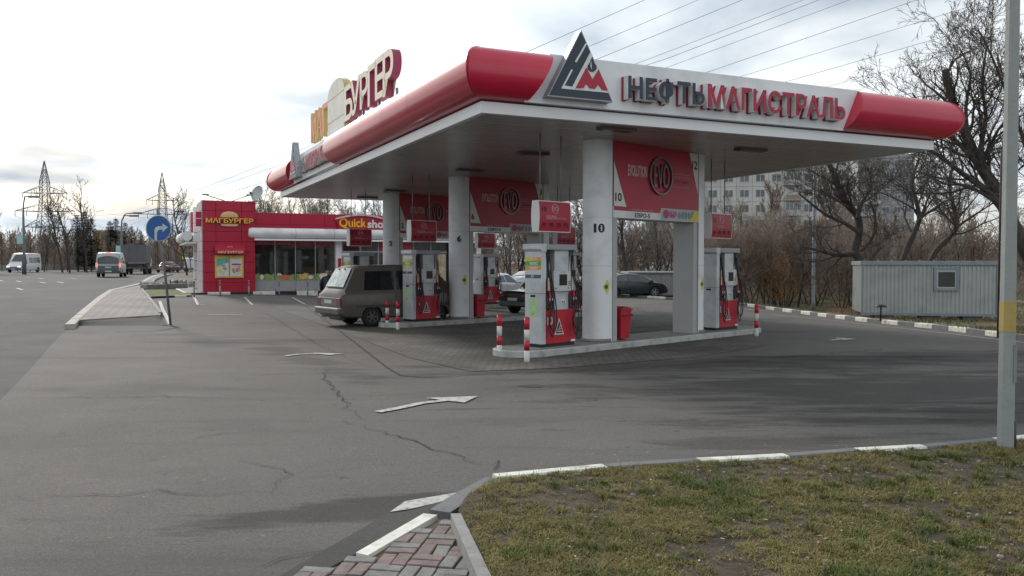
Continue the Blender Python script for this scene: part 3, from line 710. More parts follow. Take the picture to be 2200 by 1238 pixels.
# ---------------------------------------------------------------- pump rows
IA = math.atan2(.688, .725); I = Vector((math.cos(IA), math.sin(IA), 0)); J = Vector((-I.y, I.x, 0))
COLS = 3.8
rows = [(Vector((1.97, 19.5, 0)), ('10', '12')), (Vector((-1.75, 27.6, 0)), ('6', '8')), (Vector((-4.9, 34.0, 0)), ('2', '4'))]
cinv = Matrix.Rotation(-RA, 4, 'Z') @ Matrix.Translation(-C0)
IH = .15
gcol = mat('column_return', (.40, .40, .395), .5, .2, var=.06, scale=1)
def column(M, sgn, num):
    """white round-nosed column; sgn=-1 nose towards -x, +1 towards +x"""
    r = .33; mb = MB()
    pts = [(sgn*(r*math.cos(t)), r*math.sin(t)) for t in [(-math.pi/2)+math.pi*k/24 for k in range(25)]]
    pts = pts+[(-sgn*.17, r), (-sgn*.17, -r)]
    mb.prism(pts, IH-.05, CZ+.012, col_white, M, smooth=True)
    c = mb.build('column', canopy, 35)
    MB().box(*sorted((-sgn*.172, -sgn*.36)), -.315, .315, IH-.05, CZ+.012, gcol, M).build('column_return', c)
    m2 = MB(); m2.lathe([(.36, IH+.0), (.36, IH+.07), (.335, IH+.075)], concrete, 24, M).build('column_foot', c)
    m3 = MB(); m3.box(*sorted((-sgn*.165, -sgn*.178)), -.335, -.329, IH, CZ, dark_grey, M)
    for zz in (1.75+IH, 2.86+IH):
        p2 = [(sgn*((r+.0015)*math.cos(t)), (r+.0015)*math.sin(t)) for t in [(-math.pi/2)+math.pi*k/24 for k in range(25)]]+[(-sgn*.17, r+.001), (-sgn*.17, -r-.001)]
        m3.prism(p2, zz, zz+.006, steel, M)
    m3.build('panel_joints', c)
    face = -math.pi/2-.75*0.9 if sgn < 0 else -math.pi/2+.4
    if sgn < 0:
        w = .26 if len(num) > 1 else .14
        MB().text(num, -w/2, w/2, 2.66, 2.87, ink, dep=.003, off=.055, M=M, wrap=cyl_wrap(0, 0, r+.002, face), y=-.001).build('number', c)
    # yellow diamond sign
    fa = -math.pi/2-.05 if sgn < 0 else -math.pi/2+.12
    def W(p): return cyl_wrap(0, 0, r+.003, fa)(p)
    d = MB(); vs = []
    for k in range(13):
        x = -.12+.02*k; hz = .17*(1-abs(x)/.12)+.001; vs += [W(Vector((x, -.002, 1.42-hz))), W(Vector((x, -.002, 1.42+hz)))]
    d.add(vs, [(2*k, 2*k+2, 2*k+3, 2*k+1) for k in range(12)], mat('hazard_yellow', (.55, .58, .05), .5), M=M)
    pts4 = [(-.03+.055*math.cos(k), .055*math.sin(k)) for k in [i*.785 for i in range(8)]]
    vs = [W(Vector((x, -.006, 1.42+z))) for x, z in pts4]; d.add(vs, [list(range(8))], dark_grey, M=M)
    d.build('warning_sign', c)
    return c
def ring(mb, cx, cz, r0, r1, sx, y0, y1, m, M, n=40):
    for i in range(n):
        a, b = 2*math.pi*i/n, 2*math.pi*(i+1)/n
        pts = [(cx+sx*r0*math.cos(a), cz+r0*math.sin(a)), (cx+sx*r1*math.cos(a), cz+r1*math.sin(a)), (cx+sx*r1*math.cos(b), cz+r1*math.sin(b)), (cx+sx*r0*math.cos(b), cz+r0*math.sin(b))]
        mb.prism(pts, y0, y1, m, M, 'y')
evo_m = mat('bronze_emblem', (.16, .12, .12), .35, .5, var=.1)
def banner(M, n1, n2, rotated=False):
    """red advertising board between two columns; faces -y"""
    x0, x1 = .18, COLS-.18; zb, zt = 3.02, CZ+.012
    body = MB().box(x0+.0, x1-.0, -.335, .335, zb+.26, zt, red_sign, M).build('banner_board', canopy)
    MB().box(x0+.0, x1-.0, -.342, .342, zb, zb+.258, white_panel, M).build('price_strip', body)
    y = -.3365
    mb = MB(); mb.prism([(x0+.03, zb+.27), (x0+.48, zb+.27), (x0+.03, zb+.27+1.02)], y-.004, y, text_white, M, 'y')
    mb.prism([(x1-.03, zt-.01), (x1-.42, zt-.01), (x1-.03, zt-1.05)], y-.004, y, text_white, M, 'y')
    mb.text(n1, x0+.07, x0+(.31 if len(n1) > 1 else .2), zb+.38, zb+.58, ink, y=y-.0045, dep=.003, off=.03, M=M)
    mb.text(n2, x1-(.30 if len(n2) > 1 else .2), x1-.07, zt-.42, zt-.2, ink, y=y-.0045, dep=.003, off=.03, M=M)
    mb.text('EVOLUTION', x0+.54, x0+1.27, zb+1.0, zb+1.27, mat('pink_ink', (.62, .40, .42), .5), y=y, dep=.006, off=.03, M=M)
    cx = x0+1.80; cz = zb+1.08
    ring(mb, cx, cz, .42, .47, 1.0, y-.05, y, evo_m, M)
    mb.text('EVO', cx-.30, cx+.30, cz-.30, cz+.30, evo_m, y=y, dep=.05, off=.0, M=M)
    for k, (a, b) in enumerate(((1.17, .018), (1.10, .018), (.84, .022))):
        mb.box(cx+.56, cx+1.2, y-.004, y, zb+a, zb+a+b, dull_pink, M)
    mb.text('МОЩНОЕ ТОПЛИВО', cx+.60, cx+1.17, zb+.92, zb+1.03, dull_pink, y=y, dep=.004, M=M)
    y = -.3425
    mb.text('ЕВРО-5', x0+.80, x0+1.38, zb+.03, zb+.14, ink, y=y, dep=.003, off=.03, M=M)
    mb.box(x0+.02, x0+1.80, y-.003, y, zb+.17, zb+.262, red_sign, M)
    mb.text('ЗАПРАВЛЯЙТЕСЬ   НАШИМ ТОПЛИВОМ', x0+.7, x0+1.5, zb+.195, zb+.24, mat('pink_ink', (.5, .4, .4)), y=y-.003, dep=.002, M=M)
    mb.box(x0+1.82, x1-.02, y-.003, y, zb+.01, zb+.30, mat('pale_poster', (.45, .46, .46), .5), M)
    mb.text('НМР', x0+2.10, x0+2.48, zb+.08, zb+.24, mat('crimson_ink', (.42, .06, .16), .5), y=y-.003, dep=.002, off=.05, M=M)
    pts = [(x0+2.03+.13*math.cos(t), zb+.16+.11*math.sin(t)) for t in [k*.4 for k in range(16)]]
    mb.prism(pts, y-.006, y-.003, mat('crimson_ink', (.42, .06, .16), .5), M, 'y')
    r = random.Random(4)
    for k in range(5):
        bx = x0+2.58+k*.14; mb.prism([(bx+.05*math.cos(t)*1.2+.01, zb+.15+.1*math.sin(t)+r.uniform(-.02, .02)) for t in [q*.7 for q in range(9)]], y-.006-.0005*k, y-.003, mat('blue_grey_ink', (.17, .25, .28), .5), M, 'y')
    mb.prism([(x1-.45, zb+.01), (x1-.02, zb+.01), (x1-.02, zb+.29), (x1-.22, zb+.28), (x1-.3, zb+.12)], y-.011, y-.009, yellow, M, 'y')
    mb.build('advert_print', body)

# dispensers ------------------------------------------------------
def make_pump():
    root = thing('fuel_pump', 'x', 'fuel pump')
    Lp, Wp = 1.10, .50; h = Wp/2
    # local origin: centre of the base on the island; x along the island
    mb = MB(); mb.box(-Lp/2+.02, Lp/2-.02, -h+.03, h-.03, 0, .07, black); mb.build('plinth', root)
    mb = MB(); x0 = -Lp/2
    mb.box(x0, x0+.14, -h, h, .07, 2.13, grey_box, bev=.008); mb.box(x0-.001, x0+.141, -h-.001, h+.001, 1.155, 1.165, dark_grey)
    mb.box(x0-.004, x0+.0, -.07, .08, 1.08, 1.13, black)
    mb.prism([(x0-.05, 2.23), (x0-.05, 2.12), (x0+.0, 2.06), (x0+.14, 2.06), (x0+.14, 2.23)], -h-.02, h+.02, grey_box, axis='y')
    mb.build('side_cabinet', root)
    mb = MB(); mb.box(x0+.145, Lp/2, -h-.03, h+.03, 2.10, 2.225, mat('pump_cap', (.30, .32, .33), .45, .2), bev=.012); mb.build('top_cap', root)
    mb = MB(); mb.box(x0+.145, Lp/2, -h+.01, h-.01, .07, .80, red_paint, bev=.008)
    mb.box(Lp/2-.16, Lp/2-.02, -h+.003, -h+.01, .085, .13, text_white)
    lower = mb.build('lower_cabinet', root)
    MB().box(x0+.46, x0+.90, -h+.05, h-.05, .80, 2.10, grey_box).build('centre_panel', root)
    MB().box(x0+.15, x0+.46, -.03, .03, .80, 2.10, mat('bay_plate', (.10, .10, .105), .5)).box(x0+.90, Lp/2-.01, -.03, .03, .80, 2.10, mat('bay_plate', (.10, .10, .105), .5)).build('bay_divider', root)
    for s_ in (-1, 1):
        def fy(a, b): return sorted((s_*a, s_*b))
        mb = MB(); y0, y1 = fy(h-.05, h+.03); mb.box(x0+.36, x0+.90, y0, y1, 1.20, 1.64, grey_box, bev=.01)
        disp = mb.build('display_unit', root)
        mb = MB(); y0, y1 = fy(h+.03, h+.037); mb.box(x0+.53, x0+.77, y0, y1, 1.33, 1.57, glass); mb.build('screen', disp)
        mb = MB(); y0, y1 = fy(h+.03, h+.036)
        for k in range(3): mb.box(x0+.82, x0+.88, y0, y1, 1.40-.04*k, 1.42-.04*k, dark_grey)
        mb.build('keypad', disp)
        for xx in (.42, .81): MB().lathe([(.018, 0), (.018, .006)], dark_grey, 12, Matrix.Translation((x0+xx, s_*(h+.03), 1.27)) @ Matrix.Rotation(R(-90)*s_, 4, 'X')).build('lock', disp)
        mb = MB(); y0, y1 = fy(h-.05, h-.044)
        mb.box(x0+.66, x0+.82, y0, y1, .93, 1.02, text_white); y0, y1 = fy(h-.044, h-.04)
        for xx in (.71, .76): mb.box(x0+xx-.014, x0+xx+.014, y0, y1, .945, .985, ink)
        mb.build('notice', root)
        # rods, hoses, nozzles at both ends
        for bay, (bx, n) in enumerate(((x0+.20, 3), (x0+.955, 3))):
            mb = MB()
            for k in range(n):
                mb.tube([(bx+k*.05, s_*(h-.06), .82), (bx+k*.05, s_*(h-.06), 2.10)], .012, chrome if k != 1 else dark_grey, 8)
            mb.build('hose_mast', root)
            mb = MB(); y0, y1 = fy(h-.14, h+.0)
            mb.box(bx-.03, bx+.13, y0, y1, .84, 1.10, dark_grey, bev=.01); mb.build('nozzle_boot', root)
            mb = MB()
            for k, c in enumerate((red_sign, text_white, yellow)):
                y0, y1 = fy(h+.0, h+.006); mb.box(bx-.03+k*.035, bx+k*.035, y0, y1, 1.22, 1.50, c)
            mb.build('grade_flags', root)
            for k in range(2):
                mb = MB(); yy = s_*(h+.03+.02*k); bxx = bx+.01+k*.07
                mb.tube([(bxx, yy, 1.22), (bxx, s_*(h+.07), 1.08), (bxx+.01, s_*(h+.04), .94), (bxx+.015, s_*(h-.02), .86)], [.018, .024, .02, .012], black if k else red_sign, 8)
                mb.tube([(bxx, yy, 1.14), (bxx-.03, s_*(h+.09), 1.0), (bxx, yy, .92)], .008, chrome, 6)
                mb.build('nozzle', root)
                pts = []; drop = (.22, .34)[k]; sw_ = .10 if bay == 0 else .13
                top = Vector((bx+.03+.05*k, s_*(h-.03), 1.98)); end = Vector((bxx, s_*(h+.07), 1.10))
                ctr = [top, top+Vector((.0, s_*.05, -.45)), Vector((bx+.10+.05*k+(.04 if bay else 0), s_*(h+.07), 1.1)), Vector((bx+sw_+.09*k, s_*(h+.09), .55)), Vector((bx+.04+.05*k, s_*(h+.10), drop)), Vector((bx-.06+.03*k, s_*(h+.09), .55)), end+Vector((0, s_*.02, -.2)), end]
                for i in range(len(ctr)-1):
                    p0 = ctr[max(i-1, 0)]; p1 = ctr[i]; p2 = ctr[i+1]; p3 = ctr[min(i+2, len(ctr)-1)]
                    for t in range(6):
                        t_ = t/6; pts.append(.5*((2*p1)+(-p0+p2)*t_+(2*p0-5*p1+4*p2-p3)*t_**2+(-p0+3*p1-3*p2+p3)*t_**3))
                pts.append(end)
                MB().tube(pts, .0135, black, 7).build('hose', root)
    emblem(Matrix.Identity(4), -.10, .13, .28, .56, -h+.01, lower, 'triangle_emblem', .003, True)
    return root
def dress_pump(root, num, stickers):
    x0 = -.55; h = .25
    if stickers:
        mb = MB(); e = .004
        Mx = Matrix.Translation((x0, 0, 0)) @ Matrix.Rotation(R(-90), 4, 'Z')   # text plane facing -x: local x -> -y
        for z0, z1, c in ((1.86, 1.94, yellow), (1.76, 1.855, green), (1.67, 1.755, orange)): mb.box(-.24, .24, -e, 0, z0, z1, c, Mx)
        mb.box(-.02, .24, -e-.001, -e, 1.86, 1.94, orange, Mx)
        mb.text('ДТEVO', -.07, .12, 1.88, 1.925, text_white, y=-e-.001, dep=.002, off=.02, M=Mx); mb.text('95EVO', -.10, .14, 1.775, 1.84, text_white, y=-e, dep=.002, off=.02, M=Mx); mb.text('92EVO', -.10, .14, 1.68, 1.74, text_white, y=-e, dep=.002, off=.02, M=Mx)
        mb.box(-.24, .24, -e, 0, 1.49, 1.565, mat('slate_band', (.08, .10, .13), .5), Mx); mb.text('ДТ', -.06, .03, 1.50, 1.555, text_white, y=-e, dep=.002, off=.03, M=Mx)
        mb.build('price_stickers', root); mb = MB()
        mb.box(-.13, .15, -e, 0, .66, 1.05, palegreen, Mx)
        for k in range(7): mb.box(-.11, .12-.03*(k % 3), -e-.001, -e, 1.0-.035*k, 1.008-.035*k, mat('pale_line', (.5, .62, .42), .6), Mx)
        mb.lathe([(.035, 0), (.035, .002)], orange, 12, Mx @ Matrix.Translation((.01, -e, .72)) @ Matrix.Rotation(R(90), 4, 'X'))
        mb.build('paper_notice', root)
    mb = MB(); mb.text(num, x0+.20, x0+.20+(.16 if len(num) > 1 else .09), .48, .65, text_white, y=-h+.01, dep=.003, off=.02); mb.build('pump_number', root)

def make_price_sign(num):
    root = thing('price_sign', 'x', 'sign')
    Lp, Hh = 1.02, .68
    # body with bowed faces
    secs = []
    for x in (-Lp/2, Lp/2):
        secs.append([(x, -.09-.03*math.sin(t*math.pi), -Hh+Hh*t) for t in [k/8 for k in range(9)]]+[(x, .09+.03*math.sin(t*math.pi), -Hh*t) for t in [k/8 for k in range(9)]])
    MB().loft(secs, text_white, smooth=False).build('sign_box', root)
    def bow(t): return -.09-.03*math.sin(t*math.pi)-.003
    for sgn in (1, -1):
        M = Matrix.Identity(4) if sgn > 0 else Matrix.Rotation(math.pi, 4, 'Z')
        mb = MB(); ts = [.03+.94*k/8 for k in range(9)]
        vs = []
        for t in ts: vs += [(-Lp/2+.02, bow(t), -Hh+Hh*t), (Lp/2-.02, bow(t), -Hh+Hh*t)]
        mb.add(vs, [(2*i, 2*i+1, 2*i+3, 2*i+2) for i in range(8)], red_sign, False, M)
        wr = lambda p: Vector((p.x, bow(min(1, max(0, (p.z+Hh)/Hh)))-.002+p.y, p.z))
        if sgn > 0: mb.text(num, -.42, -.42+(.15 if len(num) > 1 else .08), -.24, -.13, ink, dep=.003, off=.03, M=M, wrap=wr)
        mb.text('EVO', -.09, .09, -.22, -.12, mat('pink_ink', (.62, .40, .42)), dep=.002, M=M, wrap=wr)
        for k in range(24):
            a, b = k/24*6.283, (k+1)/24*6.283; vs = [wr(Vector((rr*math.cos(t), -.001, -.17+rr*.9*math.sin(t)))) for t, rr in ((a, .10), (a, .112), (b, .112), (b, .10))]; mb.add(vs, [(0, 1, 2, 3)], mat('pink_ink', (.62, .40, .42)), M=M)
        mb.text('EVOLUTION', -.28, .03, -.40, -.32, mat('pink_ink', (.62, .40, .42)), dep=.002, off=.01, M=M, wrap=wr)
        mb.text('МОЩНОЕ ТОПЛИВО', .05, .34, -.40, -.36, mat('pink_ink', (.62, .40, .42)), dep=.002, M=M, wrap=wr)
        for i, s_ in enumerate(('Дт', '95', '95', '92')): mb.text(s_, -.42+i*.23, -.28+i*.23, -.57, -.47, mat('dark_red_ink', (.05, .008, .012)), dep=.002, off=.04, M=M, wrap=wr)
        mb.build('sign_face', root)
    top = CZ-(IH+3.17)
    MB().tube([(-.36, 0, -.01), (-.36, 0, top)], .014, galv).build('hanger', root); MB().tube([(.30, 0, -.01), (.30, 0, top)], .014, galv).build('hanger', root)
    return root

pump0 = make_pump()
first = True
desc = {'10': ('nearest fuel pump with number ten on its red base', 'at the near left end of the nearest island'),
        '12': ('fuel pump twelve at the right end of the nearest island beside a striped post', ''),
        '6': ('fuel pump six between the grey minivan and the round middle column', ''),
        '8': ('fuel pump eight half hidden behind column ten', ''),
        '2': ('fuel pump two standing behind the roof of the grey minivan', ''),
        '4': ('fuel pump four seen between column six and the dark car', '')}
def proto_pump():
    return copy_tree(pump0)
for (c, nums) in rows:
    M = cinv @ Matrix.Translation(c) @ Matrix.Rotation(IA, 4, 'Z')
    M2 = cinv @ Matrix.Translation(c+I*COLS) @ Matrix.Rotation(IA, 4, 'Z')
    column(M, -1, nums[0]); column(M2, 1, nums[1]); banner(M, *nums)
    # island
    xa, xb, wd = -3.05, 6.75, .62
    pts = [(xa+wd+wd*math.cos(t), wd*math.sin(t)) for t in [math.pi/2+math.pi*k/12 for k in range(13)]]+[(xb-wd+wd*math.cos(t), wd*math.sin(t)) for t in [-math.pi/2+math.pi*k/12 for k in range(13)]]
    isl = thing('pump_island', {'10': 'long nearest concrete island with white kerb under columns ten and twelve', '6': 'middle concrete island with white kerb beneath column six', '2': 'farthest concrete island with white kerb behind the minivan'}[nums[0]], 'kerb island', c, IA, 'concrete pump islands')
    MB().prism([(x*.985+.03, y*.93) for x, y in pts], -.3, IH, concrete).build('island_top', isl)
    o = MB(); n = len(pts)
    inner = [(x*.985+.03, y*.93) for x, y in pts]
    vs = []
    for (x, y), (a, b) in zip(pts, inner): vs += [(x, y, -.25), (x, y, IH-.015), (x*.995, y*.985, IH+.004), (a, b, IH+.004), (a, b, -.25)]
    o.add(vs, [(5*i+k, 5*((i+1) % n)+k, 5*((i+1) % n)+k+1, 5*i+k+1) for i in range(n) for k in range(4)], mat('island_kerb', (.42, .42, .40), .6, var=.15, scale=3, bump=.2, dirt=((.2, .19, .18), 4, .8)))
    o.build('island_kerb', isl)
    for j, (num, xx) in enumerate(((nums[0], -1.54), (nums[1], 5.18))):
        p = c+I*xx
        r = proto_pump(); r.location = (p.x, p.y, IH); r.rotation_euler = (0, 0, IA)
        r['label'] = desc[num][0]; r['group'] = 'fuel pumps on the islands'; dress_pump(r, num, j == 0)
        s_ = make_price_sign(num); p = c+I*(xx+(.02 if j == 0 else -.1)); s_.location = (p.x, p.y, IH+3.17); s_.rotation_euler = (0, 0, IA)
        s_['label'] = {'10': 'red hanging price sign above the nearest pump with number ten', '12': 'red hanging price sign above pump twelve against bare bushes', '6': 'red hanging price sign above pump six with white left end', '8': 'red hanging price sign half hidden behind column ten', '2': 'red hanging price sign in front of the yellow shop lettering', '4': 'small red hanging price sign right of column six'}[num]
        s_['group'] = 'hanging price signs'
def rem(o):
    for ch in list(o.children): rem(ch)
    bpy.data.objects.remove(o)
rem(pump0)

# red waste bins beside the first column of each island
def make_bin(label, p, rz):
    t = thing('waste_bin', label, 'bin', p, rz, 'red waste bins on the islands')
    mb = MB(); secs = [[(x*s_, y*s_*.9, z) for x, y in ((-.2, -.2), (.2, -.2), (.2, .2), (-.2, .2))] for s_, z in ((.80, .04), (1, .70))]
    mb.loft(secs, red_paint, smooth=False); mb.build('bin_body', t)
    mb = MB(); mb.prism([(-.22, .70), (.22, .70), (.20, .74), (.0, .79), (-.20, .74)], -.21, .21, red_sign, axis='y'); mb.build('lid', t)
    mb = MB(); mb.tube([(-.18, -.20, .60), (-.18, -.24, .58), (.18, -.24, .58), (.18, -.20, .60)], .012, black, 6); mb.build('handle', t)
    for s_ in (-1, 1):
        MB().lathe([(.06, -.02), (.06, .02)], black, 14, Matrix.Translation((s_*.18, .15, .06)) @ Matrix.Rotation(R(90), 4, 'Y')).build('wheel', t)
    return t
for (c, nums), lb in zip(rows[:2], ('red waste bin right behind column ten', 'red waste bin right behind column six')):
    p = c+I*.72-J*.12; make_bin(lb, (p.x, p.y, IH), IA)

# striped posts
def make_post(label, p, h, r=.055):
    t = thing('striped_post', label, 'post', p, 0, 'red and white striped steel posts')
    mb = MB(); n = 4; zs = [-.1, h*.27, h*.5, h*.74, h]
    for k in range(4): mb.lathe([(r, zs[k]), (r, zs[k+1])], white_paint if k % 2 == 0 else red_paint, 16)
    mb.lathe([(r, h), (r*.6, h+.02)], red_paint, 16); mb.build('post', t)
for (u, v, h, lb) in [(1073, 765, .86, 'striped post at left of the pair by the nearest pump'), (1132, 779, .88, 'striped post standing right before the nearest pump'),
                      (832, 704, .82, 'striped post beside the rear wheel of the grey minivan'), (855, 709, .84, 'striped post at the corner of pump six'),
                      (1625, 723, .84, 'striped post alone right of pump twelve')]:
    p = G(u, v); make_post(lb, (p.x, p.y, gz(p.x, p.y)), h)

# ---------------------------------------------------------------- roof sign МАГБУРГЕР on the canopy
def roof_sign():
    t = thing('roof_sign', 'huge cream three dimensional burger bar letters standing on the canopy', 'sign', C0, RA)
    off = -1.1     # plane inset from the left edge
    def lp(u, v): p = loc(onplane(u, v, C0-A*off, A)); return p.y, p.z
    # the letters read from the far end to the near end: local frame x' = -y
    M = Matrix.Translation((-off, 0, 0)) @ Matrix.Rotation(R(-90), 4, 'Z')   # local x -> -y, facing -x
    def X(u, v): y, z = lp(u, v); return -y, z
    side_r = mat('crimson_side', (.30, .03, .08), .5); side_y = mat('ochre_side', (.55, .40, .14), .5)
    pink = mat('pale_pink_face', (.80, .27, .18), .5)
    # word МАГ
    for ch, (ul, ur), (vt, vb) in (('М', (674, 685), (241, 305)), ('А', (686, 698), (232, 296)), ('Г', (699, 711), (222, 290))):
        xa, _ = X(ul, vb); xb, _ = X(ur, vb); _, z1 = X((ul+ur)/2, vt); _, z0 = X((ul+ur)/2, vb)
        MB().text(ch, xa, xb, z0, z1, pink, y=.1, dep=.22, off=.02, M=M, side=side_y).build('letter', t)
    hs = []
    for ch, (ul, ur), (vt, vb) in (('Б', (748, 766), (182, 258)), ('У', (761, 783), (168, 246)), ('Р', (782, 800), (154, 232)), ('Г', (799, 817), (138, 226)), ('Е', (815, 834), (122, 212)), ('Р', (832, 855), (107, 204))):
        xa, _ = X(ul, vb); xb, _ = X(ur, vb); _, z1 = X((ul+ur)/2, vt); _, z0 = X((ul+ur)/2, vb)
        MB().text(ch, xa, xb, z0, z1, cream, y=.12, dep=.26, off=.018, M=M, side=side_r).build('letter', t)
        hs.append((xb-.1, z0))
    # burger picture panel, round-topped
    xa, _ = X(711, 290); xb, _ = X(748, 270); _, z0 = X(730, 290); _, z1 = X(730, 170)
    w = xb-xa; arch = [(xa, z0), (xb, z0), (xb, z1-.5)]+[(xa+w/2+w/2*math.cos(a), z1-.5+.5*math.sin(a)) for a in [k*math.pi/10 for k in range(1, 10)]]+[(xa, z1-.5)]
    pn = MB().prism(arch, -.12, .12, side_y, M, 'y').build('burger_panel', t)
    mm = MB(); mm.prism([(xa+.05+(x-xa)*.96, z0+.05+(z-z0)*.96) for x, z in arch], -.13, -.121, mat('faded_burger_print', (.72, .68, .58), .5, var=.2, scale=1.6, col2=(.80, .79, .74)), M, 'y')
    mm.box(xa+.02, xb-.02, -.136, -.13, z0+.55, z0+.58, side_y, M); mm.box(xa+.02, xb-.02, -.136, -.13, z1-.62, z1-.59, side_y, M); mm.build('burger_print', pn)
    for x, z in hs[1::2]+[(xa-.4, z0+.3), (xa-1.1, z0)]+[(xa+.3, z0+.1), (xb-.2, z0+.1)]:
        p = M @ Vector((x, 0, 0)); MB().tube([(p.x, p.y, CZ+TT-.1), (p.x, p.y, max(z, CZ+TT)+.12)], .045, galv, 8).build('support', t)
roof_sign()
# ---------------------------------------------------------------- the shop building
PLAT = .12
w0 = G(437, 628, PLAT); B0 = Vector((w0.x, w0.y, 0)); BG = w0.z
print('shop', w0)
shop = thing('shop_building', 'red panelled filling station shop with burger bar tower and shop windows', 'building', (B0.x, B0.y, 0), RA)
def bl(p): d = Vector((p.x, p.y, 0))-B0; return d.dot(A), d.dot(Bv), p.z
def FB(u, v, off=0.): p = onplane(u, v, B0-Bv*off, Bv); a, b, z = bl(p); return a, z
def SB(u, v, off=0.): p = onplane(u, v, B0-A*off, A); a, b, z = bl(p); return b, z
tw, tz = FB(547, 440); tz = FB(437, 430)[1]
LW, mz = FB(1037, 470); mz = FB(560, 456)[1]
print('tower', tw, tz, 'len', LW, mz, BG)
def cassette(mb, x0, x1, z0, z1, y, nx, nz, m, thick=.05, gap=.016, M=None, xs=None):
    xs = xs or [x0+(x1-x0)*i/nx for i in range(nx+1)]
    for i in range(len(xs)-1):
        for j in range(nz):
            a, b = z0+(z1-z0)*j/nz, z0+(z1-z0)*(j+1)/nz
            mb.box(xs[i]+gap/2, xs[i+1]-gap/2, y-thick, y, a+gap/2, b-gap/2, m, M, bev=.006)
core = mat('dark_joint', (.09, .012, .02), .7)
# tower
DP = 3.2
MB().box(0.01, tw-.01, .01, DP, BG-.4, tz-.01, core).build('tower_core', shop)
mb = MB(); cassette(mb, 0, tw, BG-.05, tz, 0, 3, 9, red_wall, xs=[0, tw*.245, tw*.74, tw])
cassette(mb, 0, 1.0, mz-.4, tz, 0, 1, 2, red_wall, M=Matrix.Translation((tw, 0, 0)) @ Matrix.Rotation(R(90), 4, 'Z'))
mb.build('tower_cladding', shop)
# side of the tower towards the road (faces -x)
mb = MB(); Ms = Matrix.Rotation(R(-90), 4, 'Z')
side_white = mat('side_white', (.55, .52, .52), .5, var=.05)
cassette(mb, -DP, 0, BG, tz, 0, 3, 9, mat('side_panel', (.50, .40, .42), .45, var=.05), M=Ms); mb.build('side_cladding', shop)
# low red block on the side wall
mb = MB(); 
for z0, z1 in ((FB(435, 486)[1], FB(435, 470)[1]), (FB(435, 468)[1], FB(435, 455)[1])): mb.box(-.32, -.055, .1, .5, z0, z1, red_wall)
mb.build('side_letters', shop)
# back wing with its own pillar and the round white awning
pb, _ = SB(414, 600); pb = min(max(pb, 5), 9)
pz1 = FB(418, 447)[1]*1.0
mb = MB()
mb.box(-.02, .34, DP+2.6, DP+3.1, BG-.3, tz+.0, white_panel)
for k in range(8): mb.box(-.025, .345, DP+2.595, DP+3.105, BG+.55*k, BG+.55*k+.025, dark_grey)
mb.build('white_pillar', shop)
MB().box(.35, 2.2, DP+.01, DP+6, BG-.3, mz-.3, side_white).build('back_wing', shop)
MB().box(-.1, .02, DP+3.4, DP+4.6, mz-.9, mz+.3, red_wall).build('back_red_sign', shop)
awz = FB(560, 505)[1]
mb = MB(); mb.tube([(-.55, DP+6, awz), (-.55, DP+.1, awz)], .27, white_panel, 18); mb.box(-.60, .35, DP+.1, DP+6, awz-.42, awz-.33, white_panel); mb.build('side_awning', shop)
# long low facade
gx0 = tw; gx1 = FB(722, 560)[0]; z_top_glass = FB(600, 514)[1]; z_sill = FB(620, 603)[1]; zt0, zt1 = FB(650, 512)[1], FB(650, 492)[1]
print('glass', gx0, gx1, z_sill, z_top_glass, 'tube', zt0, zt1)
FD = .25   # facade sits a little behind the tower face
MB().box(tw+.0, LW, FD+5.5, FD+6, BG-.4, mz-.05, side_white).build('rear_wall', shop)
MB().box(LW-.3, LW, FD, FD+5.49, BG-.4, mz-.05, white_panel).build('end_wall', shop)
MB().box(tw+.01, LW-.01, FD+.06, FD+5.9, mz-.25, mz-.08, concrete).build('flat_roof', shop)
mb = MB(); cassette(mb, tw, LW, zt0+.1, mz, FD, 7, 2, red_wall); mb.box(tw, LW, FD+.001, FD+.1, zt0-.1, mz-.02, core); mb.build('red_parapet', shop)
MB().box(tw+.3, LW, FD+.11, FD+.3, z_top_glass+.02, zt0+.2, dark_grey).build('lintel', shop)
# round white tube
mb = MB(); rr = (zt1-zt0)/2+.02; zc = (zt0+zt1)/2
mb.tube([(tw-.35, FD-.05-rr, zc), (tw-.30, FD-.05-rr, zc), (tw-.18, FD-.05-rr, zc), (LW, FD-.05-rr, zc)], [rr*.55, rr*.85, rr, rr], white_panel, 24)
for k in range(1, 6): mb.tube([(tw+k*2.1, FD-.05-rr, zc), (tw+k*2.1+.012, FD-.05-rr, zc)], rr+.003, dark_grey, 24)
mb.build('white_tube', shop)
MB().box(tw-.05, LW, FD-.55, FD+.05, zt0-.15, zt0-.05, white_band).build('tube_ledge', shop)
